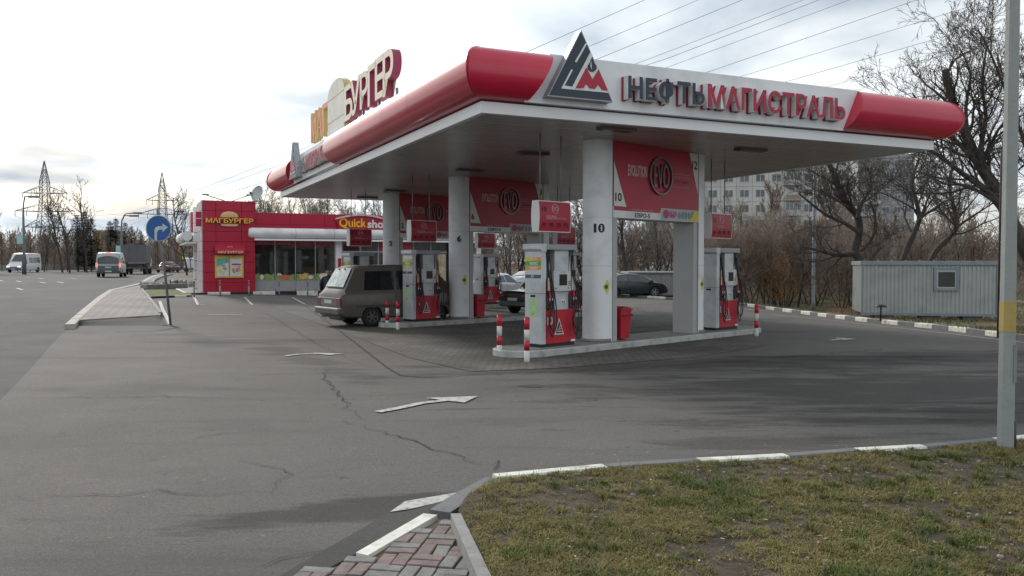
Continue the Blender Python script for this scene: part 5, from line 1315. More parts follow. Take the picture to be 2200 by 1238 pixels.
# dark hatchback parked beyond the islands, side on
p = G(1372, 640); sedan('hatchback', 'dark green hatchback parked side on before the ribbed container', (.012, .024, .026), Vector((p.x-.35, p.y+.9, 0)), R(8), 1.36, 4.1, True, spokes=5)
print('hatch', p)
p = G(1322, 632); sedan('parked_car', 'white car half hidden behind the dark hatchback', (.62, .64, .66), Vector((p.x-.3, p.y+2.6, 0)), R(10), 1.5, 4.4)
# dark saloon seen from behind between the islands
p = G(1105, 676); sedan('saloon_car', 'black saloon seen from behind between the islands', (.005, .007, .008), Vector((p.x+1.55, p.y+1.3, 0)), R(44), 1.40, 4.5, box=True)
p = Vector((PY(1120, 600, 60).x, 60, 0)); sedan('parked_car', 'white saloon with lit red tail lamp beyond the forecourt', (.62, .62, .60), Vector((p.x+.9, p.y, 0)), R(38), 1.45, 4.4, lit=mat('tail_bright', (.62, .04, .05), .3))
# white car with its door open behind pump four
p = G(1095, 652); wc = sedan('white_hatchback', 'white hatchback with its driver door standing open behind pump four', (.60, .62, .64), Vector((p.x-.75, p.y+2.0, 0)), R(62), 1.45, 4.0, True)
def open_door(root):
    M = Matrix.Translation((.75, -.86, 0)) @ Matrix.Rotation(R(-65), 4, 'Z')
    pt = bpy.data.materials['white_hatchback_white_paint']
    mb = MB(); mb.prism([(-1.0, .32), (0, .32), (.02, .88), (-1.02, .90)], -.06, 0, pt, M, 'y'); mb.prism([(-1.0, .9), (-.0, .88), (-.42, 1.32), (-.92, 1.36)], -.03, -.02, car_glass, M, 'y')
    mb.tube([(M @ Vector(q)) for q in ((0, -.02, .88), (-.42, -.02, 1.34), (-.93, -.02, 1.38), (-1.02, -.02, .9))], .022, pt, 6); mb.box(-.28, -.12, -.24, -.05, .9, 1.03, black, M, bev=.02); mb.build('open_door', root)
open_door(wc)
# silver car before the shop, beyond the man
p = G(697, 655); sedan('silver_saloon', 'silver old saloon parked at the shop behind the standing man', (.34, .35, .37), Vector((p.x+1.9, p.y+2.0, 0)), R(40), 1.42, 4.4, box=True)

# ---- traffic
def van(name, label, p, ang, paint, L_=5.6, H=2.45, W2=.98, group=None, lower=None, rear=False, rear_glass=True, windows=True, lit=False, high=True):
    root = thing(name, label, 'van', group=group); h = L_/2; Wt = W2-.13
    st = [(-h, .42, 1.15, H-.22, W2-.06, W2-.05, Wt-.05), (-h+.06, .34, 1.15, H-.06, W2-.02, W2, Wt), (-h+.8, .32, 1.15, H, W2, W2, Wt), (h-2.2, .32, 1.12, H, W2, W2, Wt), (h-1.75, .32, 1.10, H-.1, W2, W2, Wt), (h-1.05, .32, 1.08, 1.38*H/2.45+.12, W2, W2, Wt+.02), (h-.85, .33, 1.06, 1.22, W2-.01, W2-.01, Wt+.03), (h-.2, .36, .90, 1.0, W2-.06, W2-.06, Wt), (h, .44, .72, .76, W2-.16, W2-.14, Wt-.1)]
    c = Car(root, st, paint, [(-h+1.0, .34), (h-.95, .34)])
    for x in (-h+1.0, h-.95):
        for y in (-W2+.1, W2-.1): wheel(root, x, y, .34, .22, hub_m, 6)
    q0, q1 = c.at(h-1.0), c.at(h-1.75); c.end_window(h-.98, 1.30*H/2.45+.08, W2-.17, h-1.70, H-.22, Wt-.12, 'windscreen', bulge=.05)
    if windows:
        c.side_window((h-1.75, h-1.15), (h-1.75, h-1.48), .05, .62)
        n = 3; w = (L_-2.6)/n
        for k in range(n): c.side_window((-h+.35+k*w, -h+.35+(k+1)*w-.1), (-h+.35+k*w, -h+.35+(k+1)*w-.1), .08, .62)
    else: c.side_window((h-1.75, h-1.15), (h-1.75, h-1.48), .05, .62)
    if rear_glass: c.end_window(-h-.005, 1.14, W2-.14, -h+.03, H-.30, Wt-.06, 'rear_window', bulge=.01, off=.02)
    mb = MB(); mb.box(-h-.06, -h+.1, -W2+.05, W2-.05, .36, .58, lower or dark_grey, bev=.03); mb.build('rear_bumper', root)
    mb = MB(); mb.box(h-.16, h+.05, -W2+.10, W2-.10, .36, .60, lower or dark_grey, bev=.04); mb.build('front_bumper', root)
    mb = MB(); mb.box(h-.16, h+.012, -.45, .45, .62, .74, dark_grey, bev=.02); mb.build('grille', root)
    for sg in (-1, 1):
        bx(root, 'headlight', h-.22, h-.01, *sorted((sg*.48, sg*.82)), .66, .84, headlit_m if lit == 'front' else head_m, .03)
        bx(root, 'tail_lamp', -h-.015, -h+.05, *sorted((sg*(W2-.14), sg*(W2-.015))), .86, 1.2, brake_m if lit == 'rear' else tail_m, .015)
        mb = MB(); mb.box(h-1.2, h-1.05, *sorted((sg*(W2+.02), sg*(W2+.2))), 1.15, 1.42, dark_grey, bev=.03); mb.build('door_mirror', root)
    plate(root, -h-.06, .5); plate(root, h+.05, .46, 1)
    place(root, (p.x, p.y, gz(p.x, p.y)+.005), ang); return root, c
wp_ = mat('van_white', (.62, .64, .66), .35, .0, var=.05, coat=.3)
p = G(50, 586); r_, c_ = van('minibus', 'white high roofed minibus with headlights on coming along the road', Vector((p.x-1.3, p.y+2.4, 0)), R(-84), wp_, 5.8, 2.55, .98, lit='front')
vp_ = mat('green_van_paint', (.05, .10, .085), .35, .3, var=.1, coat=.4)
p = G(232, 596); r_, c_ = van('passenger_van', 'green and silver van driving away with brake lights on', Vector((p.x-.75, p.y+2.3, 0)), R(109), mat('silver_paint', (.36, .38, .38), .35, .5), 4.9, 2.12, .98, lower=dark_grey, lit='rear')
mb = MB(); mb.box(-2.52, -2.46, -.80, .80, .58, .98, vp_, bev=.01); mb.box(-2.53, -2.515, -.25, .25, .80, .90, plate_m); mb.build('tailgate', r_)
bx(r_, 'high_brake_light', -2.44, -2.36, -.16, .16, 2.06, 2.13, brake_m, .01)
p = G(404, 584); r_, c_ = van('delivery_van', 'white windowless delivery van parked left of the shop', Vector((p.x-.3, p.y+2.4, 0)), R(104), wp_, 4.6, 2.0, .92, windows=False, rear_glass=False)
p = G(366, 586); sedan('old_saloon', 'dark red boxy saloon driving away along the main road', (.075, .012, .018), Vector((p.x-.9, p.y+1.5, 0)), R(88), 1.42, 4.1, box=True)
p = G(378, 580); sedan('distant_car', 'dark estate car far along the road beyond the red saloon', (.05, .055, .06), Vector((p.x+3, p.y+12, 0)), R(60), 1.5, 4.3, box=True)

def truck():
    root = thing('box_truck', 'grey canvas sided lorry driving away on the main road', 'lorry')
    canv = mat('truck_canvas', (.115, .115, .125), .7, var=.15, scale=1.5); canv2 = mat('truck_canvas_side', (.09, .085, .13), .7, var=.15)
    L_, W2, H = 6.6, 1.22, 3.3
    mb = MB(); mb.box(-3.3, 1.6, -W2, W2, 1.2, 3.2, canv, bev=.04)
    mb.prism([(-W2, 3.2), (W2, 3.2), (.0, 3.34)], -3.3, 1.6, canv, axis='x'); cb = mb.build('cargo_box', root)
    mb = MB()
    for k in range(7): mb.box(-3.3+k*.8, -3.24+k*.8, -W2-.015, -W2+.0, 1.2, 3.18, canv2)
    for y in (-.4, .4): mb.box(-3.315, -3.30, y-.02, y+.02, 1.22, 3.18, dark_grey)
    mb.box(-3.33, -3.30, -W2, W2, 1.18, 1.30, galv); mb.build('box_ribs', cb)
    mb = MB(); mb.box(-3.3, 3.1, -.45, .45, .75, 1.15, black); mb.box(-3.35, -3.2, -1.15, 1.15, .62, .78, dark_grey); mb.build('chassis', root)
    mb = MB(); secs = [[(x, y, z) for y, z in ((-1.1, .6), (1.1, .6), (1.12, 1.5), (1.0, 2.45*s_), (-1.0, 2.45*s_), (-1.12, 1.5))] for x, s_ in ((1.75, 1), (2.9, 1), (3.3, .72))]
    mb.loft(secs, mat('truck_cab', (.45, .45, .44), .4), smooth=False); mb.build('cab', root)
    bx(root, 'windscreen', 2.96, 3.2, -.95, .95, 1.55, 2.1, car_glass, .02)
    for x in (-2.2, -1.1, 2.3):
        for y in (-1.0, 1.0): wheel(root, x, y, .46, .34, hub_m, 6)
    for sg in (-1, 1): bx(root, 'tail_lamp', -3.38, -3.35, *sorted((sg*.85, sg*1.08)), .65, .76, tail_m, .005)
    p = G(285, 589.5); place(root, (p.x-.6, p.y+2.6, gz(p.x, p.y)), R(107)); return root
truck()

# ---------------------------------------------------------------- the man
def man():
    p = G(706, 683)
    coat_m = mat('black_jacket', (.012, .015, .022), .55, var=.3, bump=.3, bscale=8); trous = mat('dark_trousers', (.018, .018, .022), .8, var=.2); skin = mat('skin', (.42, .24, .17), .5, var=.05); hair = mat('grey_hair', (.22, .19, .17), .8, var=.1); shoe = mat('shoe', (.012, .011, .01), .4)
    root = thing('person', 'balding man in a black jacket standing with his back turned beside the minivan', 'person', (p.x, p.y, gz(p.x, p.y)), R(20))
    def skinned(name, V, E, Rr, mats, parent=None, root_i=0, sub=2):
        me = bpy.data.meshes.new(name); me.from_pydata(V, E, []); o = bpy.data.objects.new(name, me); COL.objects.link(o)
        md = o.modifiers.new('s', 'SKIN'); md.use_smooth_shade = True
        for i, rr in enumerate(Rr): me.skin_vertices[0].data[i].radius = (rr if isinstance(rr, tuple) else (rr, rr)); me.skin_vertices[0].data[i].use_root = (i == root_i)
        s2 = o.modifiers.new('d', 'SUBSURF'); s2.levels = sub; s2.render_levels = sub
        m2 = bpy.data.meshes.new_from_object(o.evaluated_get(bpy.context.evaluated_depsgraph_get())); o.modifiers.clear(); o.data = m2
        for m in mats: m2.materials.append(m)
        if parent: o.parent = parent
        return o
    # body faces +y (away from the camera); forearms bent forward
    V = [(0, 0, .95), (0, 0, 1.12), (0, -.01, 1.30), (0, -.01, 1.45), (0, .01, 1.53), (0, .03, 1.62), (0, .035, 1.70),
         (.19, -.01, 1.43), (.245, -.02, 1.20), (.22, .12, .99), (.19, .24, 1.05),
         (-.19, -.01, 1.43), (-.245, -.02, 1.20), (-.22, .12, .99), (-.19, .24, 1.05),
         (.10, 0, .88), (.12, .01, .49), (.13, -.03, .09), (.13, .12, .04),
         (-.10, 0, .88), (-.12, .03, .49), (-.13, 0, .09), (-.13, .15, .04)]
    E = [(0, 1), (1, 2), (2, 3), (3, 4), (4, 5), (5, 6), (3, 7), (7, 8), (8, 9), (9, 10), (3, 11), (11, 12), (12, 13), (13, 14), (0, 15), (15, 16), (16, 17), (17, 18), (0, 19), (19, 20), (20, 21), (21, 22)]
    Rr = [(.15, .11), (.155, .115), (.17, .12), (.13, .10), .06, (.085, .095), (.075, .085), .065, .05, .04, .035, .065, .05, .04, .035, .09, .06, .045, .04, .09, .06, .045, .04]
    b = skinned('body', V, E, Rr, [skin, trous, shoe, coat_m, hair], root)
    for f in b.data.polygons:
        c = f.center
        if c.z < .10: f.material_index = 2
        elif c.z < .78 and abs(c.x) < .2: f.material_index = 1
        elif c.z < 1.515: f.material_index = 0 if c.y > .2 and abs(c.x) > .12 and c.z > 1.0 else 3
        elif c.z > 1.60 and c.y < .04 and c.z < 1.70: f.material_index = 4
        else: f.material_index = 0
    # jacket shell
    secs = []
    for z, rx, ry, oy in ((.74, .20, .15, 0), (.80, .205, .155, 0), (1.0, .20, .15, 0), (1.2, .215, .155, -.01), (1.38, .225, .15, -.01), (1.46, .17, .12, -.005), (1.51, .085, .09, .0), (1.55, .08, .085, .01)):
        secs.append([(rx*math.cos(t), oy+ry*math.sin(t), z) for t in [k*math.pi/12 for k in range(24)]])
    MB().loft(secs, coat_m, smooth=True).build('jacket', root)
    for sg in (-1, 1):
        mb = MB(); mb.tube([(sg*.17, -.01, 1.44), (sg*.235, -.015, 1.32), (sg*.255, -.02, 1.20), (sg*.235, .08, 1.02), (sg*.20, .20, 1.03)], [.075, .075, .065, .058, .05], coat_m, 12); mb.build('sleeve', root)
        # hand with fingers
        mb = MB(); hx = sg*.19
        mb.tube([(hx, .22, 1.045), (hx, .28, 1.055), (hx, .31, 1.05)], [.03, .04, .036], skin, 8)
        for k in range(4): mb.tube([(hx-.03+.02*k, .305, 1.055), (hx-.03+.02*k, .345, 1.05-.004*k), (hx-.03+.02*k, .36+.006*(k in (1, 2)), 1.02)], [.0095, .009, .007], skin, 6)
        mb.tube([(hx-sg*.035, .265, 1.05), (hx-sg*.06, .295, 1.05), (hx-sg*.06, .325, 1.045)], [.012, .011, .008], skin, 6); mb.build('hand', root)
    # face and ears
    mb = MB(); mb.tube([(0, .125, 1.665), (0, .145, 1.635)], [.012, .018], skin, 8)
    for sg in (-1, 1):
        mb.lathe([(.001, -.008), (.026, 0), (.03, .01), (.001, .014)], skin, 10, Matrix.Translation((sg*.086, .03, 1.655)) @ Matrix.Rotation(R(90)*sg, 4, 'Y'))
        mb.lathe([(.001, 0), (.012, .003), (.001, .008)], text_white, 8, Matrix.Translation((sg*.032, .115, 1.665)) @ Matrix.Rotation(R(-90), 4, 'X'))
    mb.box(-.025, .025, .115, .122, 1.592, 1.60, dull_pink); mb.build('face', root)
man()
# ---------------------------------------------------------------- street furniture
# near concrete lamp pole with yellow band
pp = PZ(2160, 962, TH)
pole = thing('concrete_pole', 'grey concrete lamp pole with a yellow band standing on the near lawn', 'pole', (pp.x, pp.y, TH-.02), R(12))
conc_pole = mat('pole_concrete', (.30, .315, .305), .8, var=.1, scale=3, bump=.25, bscale=30, dirt=((.16, .17, .165), 3, .6))
def octa(r, z, sq=1.): return [(r*math.cos(t)*1.0, r*sq*math.sin(t), z) for t in [math.pi/8+k*math.pi/4 for k in range(8)]]
scale_p = pp.y
wb = 33/2/F*pp.y*1.06; wt = wb*.60; hp = 9.0
def pr(z): return wb+(wt-wb)*z/hp
zb0 = PY(2165, 708, pp.y).z-TH; zb1 = PY(2165, 643, pp.y).z-TH
MB().loft([octa(pr(z), z) for z in (0, zb0, 3, 6, hp)], conc_pole, smooth=False).build('pole_shaft', pole)
MB().loft([octa(pr(z)+.003, z) for z in (zb0, zb1)], mat('yellow_band', (.42, .30, .09), .75, var=.2, scale=6, bump=.2, dirt=((.30, .25, .12), 6, .7)), smooth=False).build('yellow_band', pole)
mb = MB()
mb.tube([(wb*.72, -wb*.72, .0), (wb*.72, -wb*.75, .30)], .012, dark_grey, 6); mb.build('conduit', pole); mb = MB(); mb.box(wb*.1, wb*.52, -wb*.95-.004, -wb*.9, .68, 1.06, mat('hatch_grey', (.22, .23, .225), .8)); mb.build('service_hatch', pole)
mb = MB(); mb.tube([(0, 0, hp-.3), (0, -.1, hp+.5), (-.4, -.3, hp+.9), (-1.2, -.6, hp+1.0)], .035, galv, 8); mb.build('lamp_arm', pole)
# thin steel mast behind the islands
pp = G(1747, 666, VH)
lm = thing('steel_mast', 'thin tall steel lamp mast rising past the canopy edge by the cabin', 'lamp post', (pp.x, pp.y, gz(pp.x, pp.y)+.1), 0)
mb = MB(); mb.lathe([(.09, 0), (.085, .4), (.075, 4), (.06, 9)], mat('mast_grey', (.30, .32, .33), .5, .3), 12); mb.build('mast', lm)
mb = MB(); mb.tube([(0, 0, 9), (-.2, 0, 9.5), (-1.2, 0, 9.8)], .04, galv, 8); mb.box(-1.7, -1.1, -.12, .12, 9.74, 9.86, galv, bev=.03); mb.build('lamp_head', lm)
# brown thin post beside the near pole
pp = G(2148, 716, VH)
t = thing('timber_post', 'dark thin wooden post right beside the grey cabin', 'post', (pp.x, pp.y, gz(pp.x, pp.y)), 0)
mb = MB(); mb.lathe([(.075, 0), (.07, 3), (.06, 5.0)], mat('dark_wood', (.045, .035, .028), .9, var=.3), 8); mb.build('post', t)
# small mushroom vent
pp = G(1892, 688, VH)
t = thing('vent_pipe', 'small black mushroom vent standing before the grey cabin', 'vent', (pp.x, pp.y, gz(pp.x, pp.y)+.1), 0)
mb = MB(); mb.lathe([(.03, 0), (.03, .5)], black, 10); mb.build('pipe', t); mb = MB(); mb.lathe([(.20, .48), (.21, .50), (.12, .56), (.02, .58)], black, 16); mb.build('cap', t)

# round blue sign on a leaning pole
pp = G(368, 699)
t = thing('road_sign', 'round blue right turn arrow sign on a leaning grey pole', 'sign', (pp.x, pp.y, gz(pp.x, pp.y)), 0)
top = PY(338, 450, pp.y)-pp; cen = PY(343, 491, pp.y-.02)-pp; rr = 28.5/F*pp.y
MB().tube([(0, 0, -.2), (top.x*.5, 0, top.z*.5), (top.x, 0, top.z)], .038, mat('sign_pole', (.16, .165, .165), .6, .2, var=.2, scale=4), 12).build('pole', t)
Ms = Matrix.Translation((cen.x, -.09, cen.z)) @ Matrix.Rotation(R(-4), 4, 'Z')
Md = Ms @ Matrix.Rotation(R(90), 4, 'X')
blue = mat('sign_blue', (.012, .085, .30), .35, var=.06, scale=2)
mb = MB(); mb.lathe([(rr, -.012), (rr*1.0, .012), (rr*.94, .016)], mat('sign_rim', (.42, .5, .55), .4), 40, Md); mb.lathe([(rr*.935, .014), (rr*.935, .018)], blue, 40, Md)
mb.build('sign_disc', t)
s_ = rr
arr = [(-.33, -.92), (-.12, -.99), (-.11, -.35), (-.02, -.16), (.12, -.10), (.34, -.10), (.34, -.30), (.80, .08), (.34, .40), (.34, .17), (.02, .17), (-.20, .10), (-.33, -.12)]
mb = MB(); mb.prism([(x*s_*.93, z*s_*.93) for x, z in arr], -.022, -.0185, mat('sign_white', (.45, .52, .55), .5), Ms, 'y'); mb.build('arrow', t)
mb = MB()
for z in (-.12, .14): mb.box(-.05, .05, -.08, .04, cen.z+z-.02, cen.z+z+.02, galv, Matrix.Translation((cen.x, 0, 0)))
mb.build('clamp', t)

# pedestrian crossing sign
pp = G(398, 583); yy = pp.y-2
t = thing('crossing_sign', 'square yellow green pedestrian crossing sign left of the shop', 'sign', (PY(398, 583, yy).x, yy, gz(pp.x, yy)), 0)
c = PY(398, 551.5, yy); z = c.z-gz(pp.x, yy)
mb = MB(); mb.tube([(0, .05, 0), (0, .05, z+.4)], .04, galv, 8); mb.build('pole', t)
ss = 5.6/F*yy
mb = MB(); mb.box(-ss, ss, -.02, .02, z-ss, z+ss, mat('fluorescent_border', (.55, .80, .05), .5)); mb.box(-ss*.68, ss*.68, -.024, -.0205, z-ss*.68, z+ss*.68, blue)
mb.prism([(-ss*.52, z-ss*.5), (ss*.52, z-ss*.5), (0, z+ss*.5)], -.028, -.0245, text_white, axis='y'); mb.prism([(-.06, z-ss*.4), (.0, z-ss*.05), (.06, z-ss*.4), (.03, z+ss*.1), (-.03, z+ss*.1)], -.032, -.0285, ink, axis='y'); mb.build('sign_plate', t)

# street lamps on the left with banner boards
def street_lamp(label, u, vb, vt, arms, board, y=95):
    pp = PY(u, vb, y); zt = PY(u, vt, y).z-gz(pp.x, y)
    t = thing('street_lamp', label, 'street lamp', (pp.x, y, gz(pp.x, y)), 0, 'street lamps along the main road')
    mb = MB(); mb.lathe([(.22, 0), (.20, zt*.25), (.16, zt*.26), (.10, zt*.8)], mat('lamp_pole', (.13, .135, .14), .7), 10); mb.build('pole', t)
    for (du, dv) in arms:
        dx = du/F*y; dz = -dv/F*y; z0 = zt*.79
        pts = [(0, 0, z0), (dx*.05, 0, z0+(zt-z0)*.5), (dx*.3, 0, zt+dz*.5), (dx*.75, 0, zt+dz*.85), (dx, 0, zt+dz)]
        a = MB().tube(pts, .07, mat('lamp_pole', (.13, .135, .14)), 6).build('lamp_arm', t)
        MB().box(dx-.1*(1 if dx > 0 else -1), dx+(.9 if dx > 0 else -.9), -.2, .2, zt+dz-.1, zt+dz+.1, mat('lamp_pole', (.13, .135, .14)), bev=.04).build('lamp_head', a) if dx > 0 else MB().box(dx-.9, dx+.1, -.2, .2, zt+dz-.1, zt+dz+.1, mat('lamp_pole', (.13, .135, .14)), bev=.04).build('lamp_head', a)
    if board:
        bu0, bu1, bv0, bv1 = board; P0, P1 = PY(bu0, bv0, y-.2), PY(bu1, bv1, y-.2)
        mb = MB(); mb.box(P0.x-pp.x, P1.x-pp.x, -.22, -.14, P1.z-gz(pp.x, y), P0.z-gz(pp.x, y), mat('banner_pale', (.36, .55, .53), .5, var=.15, scale=.6)); mb.tube([(0, -.18, P0.z-gz(pp.x, y)-.1), (P0.x-pp.x, -.18, P0.z-gz(pp.x, y)-.1)], .04, galv, 6); mb.build('banner_board', t)
street_lamp('street lamp with pale board and single arm by the white minibus', 52, 577, 421, [(14, 2)], (36, 49, 504, 524), 92)
street_lamp('street lamp with two arms above the grey lorry', 262, 582, 462, [(28, -4), (20, 2)], (249, 259, 528, 544), 98)
street_lamp('street lamp far off behind the blue round sign', 372, 580, 455, [(12, 0)], None, 120)

# pylons
def pylon(label, u, vt, Y, Hh, arms):
    gy = PY(u, vt, Y); t = thing('lattice_pylon', label, 'pylon', (gy.x, Y, gy.z-Hh), R(8), 'high voltage pylons'); st = mat('pylon_steel', (.13, .14, .145), .6, .3)
    mb = MB(); r = .13; w0, w1, zc = 3.6, 1.15, Hh*.80
    def wd(z): return w0/1.0*(1-z/(Hh*.55))+w1*1.25*(z/(Hh*.55)) if z < Hh*.55 else w1*1.25-(w1*.25)*((z-Hh*.55)/(zc-Hh*.55)) if z < zc else w1*(1-(z-zc)/(Hh-zc))+.05
    lv = [0, .14, .27, .38, .48, .55, .61, .67, .73, .80, .86, .92, 1.0]; lv = [k*Hh for k in lv]
    for a, b in zip(lv, lv[1:]):
        wa, wb_ = wd(a), wd(b)
        cs = [(-1, -1), (1, -1), (1, 1), (-1, 1)]
        for i in range(4):
            (x, y), (x2, y2) = cs[i], cs[(i+1) % 4]
            mb.tube([(x*wa, y*wa, a), (x*wb_, y*wb_, b)], r, st, 4, cap=False, smooth=False)
            mb.tube([(x*wa, y*wa, a), (x2*wb_, y2*wb_, b)], r*.55, st, 4, cap=False, smooth=False)
            mb.tube([(x2*wa, y2*wa, a), (x*wb_, y*wb_, b)], r*.55, st, 4, cap=False, smooth=False)
            mb.tube([(x*wb_, y*wb_, b), (x2*wb_, y2*wb_, b)], r*.6, st, 4, cap=False, smooth=False)
    mb.build('lattice_tower', t)
    pts = []
    for zf, half in arms:
        z = zf*Hh; m2 = MB()
        for sg in (-1, 1):
            tip = (sg*half, 0, z); m2.tube([(0, 0, z), tip], r*.5, st, 4, cap=False, smooth=False)
            for y in (-1, 1):
                w = wd(z); m2.tube([(sg*w, y*w, z-.2), tip], r*1.1, st, 4, cap=False, smooth=False); m2.tube([(sg*w, y*w, z+2.2), tip], r*.9, st, 4, cap=False, smooth=False)
            for k in range(1, 4): x = sg*(wd(z)+(half-wd(z))*k/4); m2.tube([(x, 0, z), (x, 0, z+2.2*(1-k/4))], r*.5, st, 4, cap=False, smooth=False)
            for fx in (1., .62):
                MB().tube([(sg*half*fx, 0, z), (sg*half*fx, 0, z-1.8)], .11, mat('insulator', (.12, .13, .13)), 6).build('insulator', t)
                pts.append(Vector((sg*half*fx, 0, z-1.8)))
        m2.build('cross_arm', t)
    return t, [Matrix.Translation(t.location) @ Matrix.Rotation(R(8), 4, 'Z') @ p for p in pts]
py1, w1 = pylon('taller lattice pylon at far left behind bare trees', 95, 346, 285, 36, [(.70, 7.0), (.53, 9.5), (.38, 6.5)])
py2, w2 = pylon('lattice pylon rising directly behind the blue round sign', 348, 371, 330, 36, [(.70, 6.0), (.55, 9.0), (.40, 6.0)])
cable_m = mat('cable', (.22, .235, .25), .6)
def cable(a, b, sag, r=.03, lb='thin overhead power cable crossing the sky to the upper right', grp='overhead power cables', n=26):
    a, b = Vector(a), Vector(b); pts = [a.lerp(b, i/n)-Vector((0, 0, sag*4*(i/n)*(1-i/n))) for i in range(n+1)]
    o = MB().tube(pts, r, cable_m, 4).build('power_cable'); tag(o, lb, 'cable', grp)
for k, (u, v, u2, v2) in enumerate([(1385, 0, 1141, 108), (1500, 0, 1268, 99), (1595, 0, 1286, 126), (1725, 0, 1373, 135), (1760, 0, 1436, 125), (1825, 0, 1436, 144), (1970, 0, 1527, 153), (2130, 0, 1600, 162), (2200, 30, 1695, 174), (2200, 72, 1786, 184)]):
    z = 25 if k % 2 else 22
    p1 = PZ(u, v, z); p2 = PZ(u2, v2, z-3.)
    # carry the straight line on to the far pylon and past the picture
    st_ = w2[[0, 1, 2, 3, 4, 5, 6, 7, 8, 9][k]]
    d = (p1-p2); e = p1+d.normalized()*60
    mid_ = p2.lerp(st_, .5)-Vector((0, 0, 1.5))
    pts = [st_, st_.lerp(mid_, .5)-Vector((0, 0, .6)), mid_, mid_.lerp(p2, .5)-Vector((0, 0, .4)), p2, p1, e]
    o = MB().tube(pts, [.04, .04, .035, .028, .02, .018, .018], cable_m, 4).build('power_cable'); tag(o, 'thin overhead power cable crossing the sky to the upper right', 'cable', 'overhead power cables')
for k in range(4):
    cable(w1[k*2], w2[k*2+1], 5, .04, 'faint power cable hanging between the two pylons', 'power cables between the pylons')

# low fence on the far side of the road
fence = thing('concrete_fence', 'long low pale concrete fence across the main road', 'fence', (0, 0, 0))
mb = MB(); fm = mat('fence_concrete', (.30, .29, .27), .8, var=.2, scale=2)
f0, f1 = G(-60, 582), G(420, 577)
L_ = (f1-f0).length; d = (f1-f0).normalized(); n_ = 34
for k in range(n_):
    a = f0+d*(L_*k/n_); b = f0+d*(L_*(k+1)/n_-.35); w = Vector((-d.y, d.x, 0))*.06; g = gz(a.x, a.y)
    mb.prism([(a.x-w.x, a.y-w.y), (b.x-w.x, b.y-w.y), (b.x+w.x, b.y+w.y), (a.x+w.x, a.y+w.y)], g-.2, g+.95, fm)
mb.build('fence_panels', fence)
mb = MB()
for k in range(n_+1):
    a = f0+d*(L_*k/n_-.175); g = gz(a.x, a.y); mb.box(a.x-.14, a.x+.14, a.y-.14, a.y+.14, g-.2, g+1.1, fm)
mb.build('fence_posts', fence)
# low concrete blocks beside the lawn
mb = MB(); a = G(315, 622, .1); b = G(404, 619, .1)
tb = thing('concrete_block', 'low rough concrete slab lying behind the small green lawn', 'concrete block', (a.x, a.y, gz(a.x, a.y)), math.atan2(b.y-a.y, b.x-a.x))
L2 = (Vector((b.x, b.y, 0))-Vector((a.x, a.y, 0))).length; MB().box(0, L2, 0, .5, -.1, .38, concrete, bev=.03).build('slab', tb); MB().box(L2*.62, L2*.64, .2, .25, .38, .6, dark_grey).box(L2*.8, L2*.82, .2, .25, .38, .6, dark_grey).build('iron_loops', tb)
a = G(325, 612, .1)
tb = thing('rubble_heap', 'grey heap of broken concrete behind the lawn slab', 'rubble', (a.x, a.y, gz(a.x, a.y)), R(40)); r = random.Random(8)
mb = MB()
for k in range(26): mb.box(-.25, .25, -.15, .15, -.1, .12, concrete, Matrix.Translation((r.uniform(-.6, 3.5), r.uniform(-.5, .5), r.uniform(.05, .3))) @ Matrix.Rotation(r.uniform(0, 3), 4, 'Z') @ Matrix.Rotation(r.uniform(-.5, .5), 4, 'X'), bev=.03)
tb2 = mb.build('broken_pieces', tb); tb2['kind'] = 'stuff'

